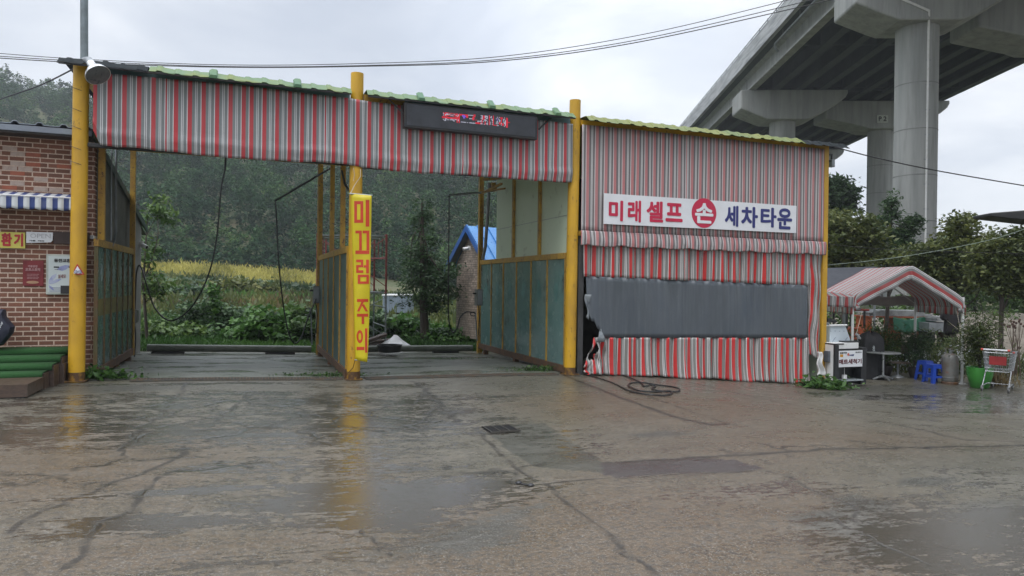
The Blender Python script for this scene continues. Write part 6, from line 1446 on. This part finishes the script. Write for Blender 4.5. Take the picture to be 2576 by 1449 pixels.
# blue plastic stools
m_bp = M('blue_plastic', (.012, .055, .38), .35, 0, (.015, .05, .32), 5, bmp=.02)
def stool(lab, u, v, h_, wd, rot):
    c0 = put_on(u, v); r_ = thing('plastic_stool', lab, 'stool', c0, 'blue plastic stools under the tent'); r_.rotation_euler = (0, 0, rot)
    s_ = MB(); w0 = wd * .36
    s_.box((0, 0, h_ - .012), (w0 * 2, w0 * 2, .024)); s_.build('seat', m_bp, r_, local=True, bevel=.01)
    sk_ = MB()
    for a_ in range(4):
        X_ = np.array([math.cos(a_ * PI / 2), math.sin(a_ * PI / 2), 0]); Y_ = np.array([-X_[1], X_[0], 0]); wt, wb = w0, wd * .5
        def pt(x, z): k = z / h_; o_ = wb + (wt - wb) * k; return X_ * (o_ - .002) + Y_ * x * o_ + Z3 * z
        # apron with a handle hole, built as a frame
        for z0_, z1_, x0_, x1_ in ((h_ * .80, h_ - .025, -.97, .97), (h_ * .30, h_ * .40, -.75, .75)):
            P_ = [pt(x0_, z0_), pt(x1_, z0_), pt(x1_, z1_), pt(x0_, z1_)]; sk_.hexa([P_[0] - X_ * .012, P_[1] - X_ * .012, P_[2] - X_ * .012, P_[3] - X_ * .012, *P_])
    build_split(sk_, 'apron', m_bp, r_, local=True)
    for sx in (-1, 1):
        for sy_ in (-1, 1):
            l_ = MB(); wb = wd * .5; wt = w0; a_ = .075
            for ax_ in (0, 1):
                lo = np.array([sx * wb, sy_ * wb, 0]); hi = np.array([sx * wt, sy_ * wt, h_ - .024]); e_ = np.array([-sx, 0, 0]) if ax_ == 0 else np.array([0, -sy_, 0]); n_ = np.array([0, -sy_, 0]) if ax_ == 0 else np.array([-sx, 0, 0])
                e0_ = .0125 if ax_ else 0
                for f0, f1 in ((0, 1),):
                    l_.hexa([lo + e_ * e0_, lo + e_ * a_, lo + e_ * a_ + n_ * .012, lo + e_ * e0_ + n_ * .012, hi + e_ * e0_, hi + e_ * a_ * 1.2, hi + e_ * a_ * 1.2 + n_ * .012, hi + e_ * e0_ + n_ * .012])
            l_.build('leg', m_bp, r_, local=True)
    rb = MB()
    return r_
stool('tall blue plastic stool nearest the bistro table', 2327, 956, .51, .36, .35); stool('lower blue plastic stool beside the gas cylinder', 2350, 963, .47, .40, .15)
gc = thing('gas_cylinder', 'rusty grey gas cylinder standing beside the white tent pole', 'gas cylinder', put_on(2389, 966)); c0 = put_on(2389, 966)
m_gas = M('worn_grey_cylinder', (.15, .15, .14), .5, .1, (.12, .10, .08), 4, (.45, .6), c3=(.20, .085, .05), n3=5, amt3=(.56, .7))
MB().lathe([(.165, .06), (.178, .075), (.185, .11), (.19, .16), (.19, .62), (.183, .68), (.15, .735), (.09, .765), (.03, .775)], c0, 30).build('tank', m_gas, gc, True)
MB().lathe([(.185, 0), (.19, .005), (.19, .05), (.17, .07), (.165, .062), (.175, .01)], c0, 30).build('foot_ring', m_rust, gc, True); MB().lathe([(.192, .155), (.197, .16), (.197, .18), (.192, .185)], c0, 30, caps=False).build('weld_band', m_gas, gc, True)
hb = MB(); hb.tube([c0 + wT * -.1 + Z3 * .72, c0 + wT * -.1 + Z3 * .90, c0 + wT * .06 + Z3 * .90, c0 + wT * .06 + Z3 * .74], .012, 6); hb.build('guard', m_gas, gc); vl = MB(); vl.tube([c0 + Z3 * .77, c0 + Z3 * .86], .028, 10); vl.tube([c0 + Z3 * .83, c0 + Z3 * .83 + wT * .09], .018, 8); vl.build('valve', m_grey, gc)
jk = thing('hanging_jacket', 'black jacket hanging from the rear right edge of the tent', 'jacket', at(2390, 842, 19.6))
pts = [(2378, 764), (2400, 764), (2412, 772), (2414, 800), (2410, 838), (2397, 842), (2376, 840), (2377, 800), (2372, 806), (2366, 800), (2370, 775)]; bm_ = MB(); n = 8; cen = at(2392, 800, 19.6)
for k in range(n + 1):
    qv = k / n * 2 - 1; w2 = .7 + .3 * math.sqrt(max(0, 1 - qv * qv)); bm_.v += [tuple(cen + (at(u, v, 19.6) - cen) * (1 - (1 - w2) * .6) + rT * qv * .10 + rT * .02 * math.sin(u * .7 + v * .4)) for u, v in pts]
m7 = len(pts)
for k in range(n):
    for i in range(m7): bm_.f.append((k * m7 + i, k * m7 + (i + 1) % m7, (k + 1) * m7 + (i + 1) % m7, (k + 1) * m7 + i)); bm_.m.append(0)
bm_.f += [tuple(range(m7))[::-1], tuple(n * m7 + i for i in range(m7))]; bm_.m += [0, 0]; bm_.build('cloth', M('black_jacket_cloth', (.012, .011, .012), .75, 0, (.02, .018, .02), 9), jk, True)
hk = MB(); hk.tube([at(2390, 764, 19.6), at(2390, 752, 19.6)], .008, 5); hk.build('hanger_hook', m_grey, jk)
# green pot with bamboo
def potplant(lab, u, v, r, h_, mat, plant):
    c0 = put_on(u, v); r_ = thing('potted_plant', lab, 'potted plant', c0); MB().lathe([(r * .62, 0), (r * .70, .02), (r * .95, h_ * .62), (r, h_ * .97), (r, h_), (r * .93, h_), (r * .9, h_ * .9), (.001, h_ * .88)], c0, 28).build('pot', mat, r_, True)
    plant(c0 + Z3 * h_, r_); return r_
def bamboo(c0, r_, H_=1.45, W_=.55, n=1500, mat=None, seed=81, size=.10, drop=.25, wz=.75):
    q_ = np.random.default_rng(seed); tm = MB(); P_, V_ = [], []
    for k in range(7):
        e_ = c0 + np.array([q_.normal(0, W_ * .35), q_.normal(0, W_ * .3), H_ * q_.uniform(.65, 1)]); pth_ = spline([c0 - Z3 * .1 + q_.normal(0, .04, 3) * [1, 1, 0], (c0 + e_) / 2 + q_.normal(0, .05, 3), e_], 5); tm.tube(pth_, np.linspace(.013, .004, len(pth_)), 5)
        for j in range(n // 7):
            f_ = q_.uniform(.2, 1) ** .8; p = pth_[int(f_ * (len(pth_) - 1))]; P_.append(p + q_.normal(0, 1, 3) * [W_ * .3, W_ * .3, .08])
    tm.build('stem', m_bark, r_); leaves('foliage', P_, size, mat or m_lm, r_, q_.uniform(0, 1, len(P_)) * .8, .22, .3, drop, seed)
m_gpot = M('glazed_green_pot', (.045, .24, .035), .3, 0, (.04, .20, .03), 3, bmp=.03); m_bpot = M('brown_black_pot', (.03, .024, .02), .5)
m_lo2 = leafmat('bamboo_foliage', [(0, (.022, .034, .010)), (.4, (.06, .085, .022)), (.75, (.11, .13, .035)), (1, (.17, .18, .05))])
potplant('bright green glazed pot with a feathery bamboo plant', 2464, 975, .29, .50, m_gpot, lambda c, r: bamboo(c + rT * .12 + wT * .08, r, 1.45, .62, 2400, m_lo2, 81, .13))
potplant('dark pot with a dense green conifer behind the blue stools', 2300, 950, .16, .28, m_bpot, lambda c, r: bamboo(c, r, 1.20, .62, 2600, m_lk, 82, .10, .0))
potplant('dark pot with a leafy green shrub behind the black covered box', 2228, 945, .17, .28, m_bpot, lambda c, r: bamboo(c, r, 1.35, .75, 2000, m_lm, 83, .12, .1))
bush('olive bush behind the gas cylinder under the tent', 2362, 875, 20.6, (.7, .5, .9), 90, 34, .11, m_lo2, 84, .3, .14, None); bush('dark shrub behind the mat washer', 2140, 850, 20.5, (.8, .5, .9), 70, 34, .12, m_lk, 85, .4, .14, None)
bush('thin green shrub to the right of the green pot', 2520, 880, 19.5, (.8, .5, .7), 60, 26, .11, m_lo2, 86, .25, .16, None)
q_ = np.random.default_rng(87); P_ = np.stack([q_.uniform(9.4, 13.9, 1500), q_.uniform(20.4, 21.6, 1500), np.zeros(1500)], -1); P_[:, 2] = g(P_[:, 0], P_[:, 1]) + np.abs(q_.normal(.22, .22, 1500))
o = leaves('plastic_scraps', P_, .10, M('white_film', (.62, .64, .66), .35), None, None, .8, .2, 0, 87); o['kind'] = 'stuff'; tag(o, 'white plastic film scraps among low plants behind the tent')
P_ = np.stack([q_.uniform(8.6, 15, 5000), q_.uniform(20, 24, 5000), np.zeros(5000)], -1); P_[:, 2] = g(P_[:, 0], P_[:, 1]) + np.abs(q_.normal(.15, .28, 5000)); o = leaves('low_plants', P_, .17, m_lo2, None, None, .4, .3, 0, 88, True); o['kind'] = 'stuff'; tag(o, 'low green plants behind the tent')
c0 = put_on(2510, 972); P_ = c0 + np.stack([q_.normal(0, .28, 260), q_.normal(.1, .12, 260), np.abs(q_.normal(.14, .09, 260))], -1); o = leaves('grass_tuft', P_, .28, m_ld, None, np.full(260, .8), .1, .2, 0, 89, True); tag(o, 'dry yellow grass tuft beside the shopping trolley', 'grass tuft')
sk2 = thing('dead_stalks', 'bare dead brown plant stalks behind the shopping trolley', 'plant', at(2555, 925, 18.6)); mb = MB(); pdm = MB()
for k in range(16):
    u0 = 2553 + q_.normal(0, 9); u1 = u0 + q_.normal(0, 16); v1 = 800 + abs(q_.normal(0, 28)); Yk = 18.6 + q_.uniform(-.3, .3); a_, b_ = at(u0, 945, Yk), at(u1, v1, Yk); mb.tube(spline([a_, (a_ + b_) / 2 + q_.normal(0, .04, 3), b_], 4), np.linspace(.012, .004, 9), 5); pdm.blob(b_, (.03, .03, .035), 7, 5)
mb.build('stalks', M('dead_stalk', (.09, .06, .045), .8), sk2); pdm.build('seed_heads', M('seed_head', (.08, .04, .03), .8), sk2)

# ---- shopping trolley
ct = thing('shopping_trolley', 'wire shopping trolley with a white handle and a red panel', 'shopping trolley', put_on(2503, 986)); ct.rotation_euler = (0, 0, math.radians(-44)); m_wire = M('chrome_wire', (.42, .43, .44), .28, .8, (.34, .35, .36), 9, bmp=0)
wr = MB(); Wc, Lc = .26, .80
def rect(z, x, y0, y1): return [np.array(p, float) for p in ((-x, y0, z), (x, y0, z), (x, y1, z), (-x, y1, z), (-x, y0, z))]
for z, x, y0, y1, r_ in ((.90, .27, .10, .95, .009), (.78, .26, .11, .92, .004), (.66, .25, .12, .89, .004), (.54, .235, .13, .86, .004), (.46, .225, .14, .84, .007)): wr.tube(rect(z, x, y0, y1), r_, 5)
for k in range(22):
    f_ = k / 21
    for sx in (-1, 1): wr.tube([(sx * .27, .10 + .85 * f_, .90), (sx * .225, .14 + .70 * f_, .46)], .003, 4)
for k in range(13):
    f_ = k / 12 * 2 - 1; wr.tube([(.27 * f_, .95, .90), (.225 * f_, .84, .46), (.225 * f_, .14, .46), (.27 * f_, .10, .90)], .003, 4)
wr.build('basket', m_wire, ct, local=True)
fm = MB()
for sx in (-1, 1): fm.tube(spline([(sx * .25, .34, .46), (sx * .255, .20, .30), (sx * .26, 0, .10)], 5), .014, 8); fm.tube(spline([(sx * .26, .02, .12), (sx * .24, .5, .14), (sx * .20, .85, .12)], 4), .012, 6); fm.tube([(sx * .25, .10, .90), (sx * .26, -.02, .97)], .011, 6)
fm.tube([(-.24, .5, .14), (.24, .5, .14)], .01, 6); fm.build('frame', m_wire, ct, True, local=True)
hnd = MB(); hnd.tube([(-.26, -.02, .975), (.26, -.02, .975)], .019, 12); hnd.build('handle', M('white_plastic', (.68, .69, .70), .35), ct, True, local=True); cpm = MB()
for sx in (-1, 1): cpm.tube([(sx * .235, -.02, .975), (sx * .285, -.02, .975)], .024, 12)
cpm.tube([(.27, .45, .90), (.27, .55, .90)], .022, 8); cpm.build('red_grip', M('red_plastic', (.50, .04, .02), .4), ct, True, local=True)
MB().box((0.03, .085, .72), (.34, .012, .20)).build('red_panel', M('red_panel_plastic', (.32, .02, .02), .4), ct, bevel=.004, local=True)
for x, y in ((-.26, 0), (.26, 0), (-.20, .86), (.20, .86)):
    wh = MB(); wh.lathe([(.03, -.014), (.058, -.014), (.062, -.006), (.062, .006), (.058, .014), (.03, .014)], (x, y, .062), 18, (np.array([0, 1., 0]), Z3, np.array([1., 0, 0]))); q = wh.build('wheel', M('grey_tyre', (.10, .10, .10), .6), ct, True, local=True)
    fk = MB()
    for sx in (-1, 1): fk.box((x + sx * .022, y + .01, .085), (.005, .04, .08))
    fk.box((x, y + .01, .127), (.05, .05, .008)); fk.build('fork', m_grey, q, local=True); hbm = MB(); hbm.lathe([(.028, -.016), (.028, .016)], (x, y, .062), 12, (np.array([0, 1., 0]), Z3, np.array([1., 0, 0]))); hbm.build('hub', m_white, q, local=True)

# ---- behind: orange tractor, covered boards, bank, trees
tr = thing('orange_tractor', 'orange tractor with a red roofed cab half hidden behind the tent', 'tractor', at(2155, 880, 25)); m_or = M('orange_paint', (.42, .09, .025), .45, 0, (.30, .07, .03), 4)
c0 = at(2160, 830, 25); zgr = float(terrain(c0[0], c0[1])); mb = MB(); mb.box((c0[0] + .1, c0[1], zgr + .95), (1.5, .7, .55)); mb.build('bonnet', m_or, tr, bevel=.06); mb = MB(); mb.box((c0[0] - .35, c0[1], zgr + 1.0), (.6, 1.2, .75)); mb.build('body', m_or, tr, bevel=.05)
mb = MB()
for x, y in ((-.65, -.5), (-.65, .5), (-.05, -.5), (-.05, .5)): mb.bar((c0[0] + x, c0[1] + y, zgr + 1.35), (c0[0] + x, c0[1] + y, zgr + 1.95), .05)
mb.build('cab_frame', m_dark, tr); MB().box((c0[0] - .35, c0[1], zgr + 1.99), (.85, 1.25, .07)).build('cab_roof', M('red_roof', (.25, .03, .025), .5), tr, bevel=.03)
for x, y, r_ in ((-.5, -.62, .5), (.65, -.55, .32), (-.5, .62, .5), (.65, .55, .32)):
    wh = MB(); wh.lathe([(r_ * .5, -.13), (r_ * .92, -.13), (r_, -.08), (r_, .08), (r_ * .92, .13), (r_ * .5, .13)], (c0[0] + x, c0[1] + y, zgr + r_), 22, (np.array([1., 0, 0]), Z3, np.array([0, 1., 0]))); wh.build('wheel', m_black, tr, True)
mb = MB()
for x in (.25, .6): mb.box((c0[0] + x, c0[1] - .36, zgr + .98), (.28, .02, .30))
mb.build('grille', m_dark, tr)
bp_ = thing('board_stack', 'stack of pale boards on an orange frame partly under a green tarpaulin', 'boards', at(2250, 850, 30)); c0 = at(2245, 782, 30); zgr = float(terrain(c0[0], c0[1]))
mb = MB()
for k in range(5): mb.box((c0[0] + .2 * math.sin(k * 2), c0[1], .52 + .048 * k), (2.5 - .12 * k, 1.2, .042))
mb.build('boards', M('pale_boards', (.36, .37, .37), .6, 0, (.20, .20, .20), 3), bp_); mb = MB(); mb.box((c0[0], c0[1], .46), (2.7, 1.25, .05))
for x in (-1.2, 0, 1.2): mb.box((c0[0] + x, c0[1], (.43 + zgr) / 2), (.08, 1.2, .43 - zgr))
mb.build('orange_frame', m_or, bp_)
def gtp(a_, b_): x = a_ * 1.7 - .85; k = 1 - b_; return np.array([c0[0] + x + .55, c0[1] - .66 - .10 * k - .05 * math.sin(x * 9), .42 - .55 * k + .06 * math.sin(x * 5)])
o = MB().grid(30, 8, gtp).build('green_tarpaulin', M('green_tarp', (.025, .13, .075), .4, 0, (.02, .10, .06), 4, bmp=.5, bs=7), None, True, solid=.02); tag(o, 'bright green tarpaulin hanging below the pale boards', 'tarpaulin')
bp_ = thing('board_stack', 'low stack of white boards on a grey slab behind the hanging jacket', 'boards', at(2360, 850, 29)); c0 = at(2360, 800, 29); zgr = float(terrain(c0[0], c0[1])); mb = MB()
for k in range(4): mb.box((c0[0] + .08 * math.sin(k * 3), c0[1], .36 + .05 * k), (.62, .9, .043))
mb.build('boards', M('pale_boards2', (.34, .35, .35), .6), bp_); MB().box((c0[0] - .1, c0[1], .10), (1.1, 1.0, .36)).build('slab', m_grey, bp_); mb = MB(); [mb.box((c0[0] + x, c0[1], (zgr - .09) / 2 - .05), (.15, .9, -.08 - zgr + .1)) for x in (-.45, .3)]; mb.build('feet', m_dark, bp_)
m_bank, t, b = nodes('bare_earth'); P = geo(t); c = ramp(t, noise(t, P, 2.5, 7), [(.3, (.15, .13, .10)), (.7, (.25, .22, .18))]); t.links.new(c, b.inputs['Base Color']); b.inputs['Roughness'].default_value = .9; bump(t, b, noise(t, P, 9, 6), .6, .1)
X = np.linspace(17, 60, 30); Y = np.linspace(26, 48, 22)
o = sheet('earth_bank', X, Y, lambda x, y: -.95 + 1.25 * np.clip((y - 26) / 4, 0, 1) * np.clip((x - 17.5) / 2.5, 0, 1) * (1 + .12 * np.sin(x * 2.1) + .1 * np.sin(y * 1.7 + x)) * np.clip((48 - y) / 6, 0, 1), m_bank)
# trees on the right
def cr(u, v, Y, ru, rv, n): return (at(u, v, Y), (ru / 1800 * Y, ru / 1800 * Y * .8, rv / 1800 * Y), n)
def gb_(u, Y): p = at(u, 800, Y); return np.array([p[0], p[1], float(terrain(p[0], p[1]))])
TG = 'trees standing under and beside the bridge'
tree('pine_tree', 'dark rounded pine rising behind the square yellow post', gb_(2095, 46), at(2100, 455, 46), .22, 14, [cr(2105, 490, 46, 38, 40, 50), cr(2085, 540, 46, 40, 40, 40), cr(2120, 515, 46, 24, 28, 24), cr(2075, 470, 46, 28, 30, 24)], m_lk, .42, 91, 34, .4, TG, .32)
tree('leafy_tree', 'olive green tree between the square post and the left round pier', gb_(2130, 28), at(2130, 560, 28), .13, 14, [cr(2110, 600, 28, 52, 52, 70), cr(2165, 610, 28, 45, 50, 60), cr(2130, 660, 28, 60, 36, 50), cr(2100, 560, 30, 34, 28, 30)], m_lo, .22, 92, 34, .5, TG, .2)
tree('airy_tree', 'thin blue green tree with long leafy shoots in front of the near pier', gb_(2225, 29), at(2243, 500, 29), .09, 18, [cr(2222, 610, 29, 42, 42, 60), cr(2215, 570, 29, 26, 30, 30), cr(2243, 530, 29, 11, 34, 22), cr(2278, 570, 29, 22, 22, 22), cr(2305, 555, 29, 20, 10, 12), cr(2270, 600, 29, 30, 26, 30)], m_lk, .19, 93, 30, .35, TG, .14, light=.1)
tree('leafy_tree', 'broad olive tree behind the tent with many thin dark limbs', gb_(2400, 25), at(2395, 600, 25), .11, 22, [cr(2340, 640, 25, 60, 30, 60), cr(2400, 625, 25, 62, 46, 90), cr(2415, 565, 25, 30, 22, 28), cr(2370, 690, 25, 66, 40, 70), cr(2310, 660, 26, 50, 26, 40), cr(2250, 660, 27, 50, 28, 45), cr(2440, 680, 25, 44, 40, 50)], m_lo, .18, 94, 34, .5, TG, .18)
tree('leafy_tree', 'dark slim trunked tree at the right edge beside the shopping trolley', gb_(2518, 22.5), at(2530, 620, 22.5), .085, 20, [cr(2510, 640, 22.5, 50, 36, 60), cr(2560, 650, 22.5, 50, 44, 70), cr(2500, 700, 22.5, 46, 34, 50), cr(2560, 600, 22.5, 40, 26, 36), cr(2470, 650, 23, 34, 36, 40), cr(2570, 715, 22.5, 40, 26, 40)], m_lo, .16, 95, 34, .5, TG, .17, trunkpts=[at(2519, 790, 22.5), at(2522, 700, 22.5)])
tree('leafy_tree', 'green tree standing in the distance under the bridge', gb_(2450, 60), at(2450, 660, 60), .25, 10, [cr(2440, 690, 60, 70, 45, 70), cr(2520, 720, 60, 60, 36, 60), cr(2400, 735, 58, 60, 36, 50), cr(2540, 660, 62, 50, 30, 40)], m_lm, .5, 96, 40, .6, TG, .4)
tree('leafy_tree', 'large hazy tree in the distance behind the bridge piers', gb_(2330, 90), at(2330, 620, 90), .4, 10, [cr(2320, 660, 90, 70, 50, 80), cr(2240, 690, 90, 60, 40, 60), cr(2420, 640, 92, 60, 40, 60), cr(2170, 660, 95, 60, 50, 60)], m_lm, .8, 97, 40, .6, TG, .6)
bush('wide dark hedge behind the tent and boards', 2300, 800, 34, (4.5, 1.2, 1.1), 130, 36, .24, m_lm, 98, .5, .25, None)
bush('green hedge at the right under the far trees', 2480, 775, 40, (4.5, 1.2, 1.6), 110, 36, .28, m_lm, 99, .5, .3, None)
# black canopy corner at the right edge
cn = thing('black_canopy', 'corner of a black canopy roof reaching in at the right edge', 'canopy', at(2700, 900, 19)); a0, a1 = at(2493, 541, 19.0), at(2760, 545, 18.0)
MB().hexa([a0 - Z3 * .03, a1 - Z3 * .28, a1 + np.array([.1, .9, -.28]), a0 + np.array([.1, .9, -.03]), a0 + Z3 * .06, a1 + Z3 * .30, a1 + np.array([.1, .9, .3]), a0 + np.array([.1, .9, .06])]).build('roof', m_black, cn, bevel=.02)
for p in (a1, a1 + np.array([.1, .7, 0])): MB().tube([(p[0] - .2, p[1] + .2, -.9), (p[0] - .2, p[1] + .2, p[2])], .05, 8).build('pole', m_dark, cn, True)
# bracket lamp beside the square post
bl_ = thing('bracket_lamp', 'small grey lamp bracket beside the top of the square yellow post', 'lamp', at(2094, 420, 17.1)); mb = MB(); c0 = at(2092, 411, 17.1); mb.box(c0, (.10, .12, .18), (ES3, ED3, Z3)); mb.build('lamp_body', m_grey, bl_, bevel=.01)
mb = MB(); mb.bar(c0 + Z3 * .1, c0 + Z3 * .22, .03); mb.bar(c0 - ES3 * .1 + Z3 * .05, c0 - ES3 * .05 + Z3 * .05, .04); mb.bar(c0 + Z3 * .20, c0 + Z3 * .20 - ES3 * .16, .03); mb.build('arm', m_dark, bl_)

# ================================================================== OVERHEAD LINES
def wire(lab, pts, r_, mt, grp='overhead lines', nm='overhead_line'):
    o = MB().tube(spline(pxs(pts), 14), r_, 6).build(nm, mt, None, True); tag(o, lab, 'cable', grp)
m_wr = M('black_cable', (.02, .02, .022), .5); m_wr2 = M('pale_green_wire', (.22, .27, .22), .5)
wire('topmost overhead line sweeping from the left roof corner up to the bridge', [(-80, 128, 24), (190, 148, 24), (560, 163, 24), (900, 160, 24), (1250, 143, 24), (1600, 90, 24), (1935, 12, 24), (2200, -60, 24)], .012, m_wr)
wire('middle overhead line sweeping from the left roof corner up to the bridge', [(-80, 136, 24), (190, 153, 24), (560, 167, 24), (900, 165, 24), (1250, 150, 24), (1600, 101, 24), (2000, 10, 24), (2240, -52, 24)], .013, m_wr)
wire('lowest and thickest overhead line sweeping up to the bridge', [(-80, 141, 24), (190, 157, 24), (560, 169, 24), (900, 167, 24), (1250, 154, 24), (1600, 107, 24), (2080, 2, 24), (2280, -48, 24)], .016, m_wr)
wire('black cable running from the left yellow post down past the hill', [(-80, 282, 14), (0, 250, 12.5), (100, 215, 11.8), (188, 172, 11.2)], .012, m_wr)
wire('black cable running from the square post across the round piers', [(2085, 366, 17), (2200, 396, 17), (2350, 428, 17), (2576, 467, 17), (2700, 487, 17)], .014, m_wr)
wire('dark wire with small clips running level past the trees', [(2066, 612, 16.9), (2200, 625, 17), (2350, 632, 17), (2576, 638, 17), (2700, 640, 17)], .007, m_wr)
wire('pale green wire climbing to the right above the tent', [(2078, 667, 16.9), (2200, 655, 17), (2330, 636, 17), (2480, 606, 17), (2576, 577, 17), (2700, 535, 17)], .008, m_wr2)

# ================================================================== RAINY AIR
mh = bpy.data.materials.new('rain_haze'); mh.use_nodes = True; th_ = mh.node_tree; th_.nodes.clear()
oh = th_.nodes.new('ShaderNodeOutputMaterial'); pv = th_.nodes.new('ShaderNodeVolumePrincipled'); pv.inputs['Density'].default_value = .0006
pv.inputs['Color'].default_value = (.86, .90, .94, 1); pv.inputs['Anisotropy'].default_value = .1
th_.links.new(pv.outputs[0], oh.inputs['Volume'])
hz = MB().box((0, 245, 62), (980, 800, 140)).build('haze', mh); hz['kind'] = 'stuff'; tag(hz, 'pale rainy haze in the air')
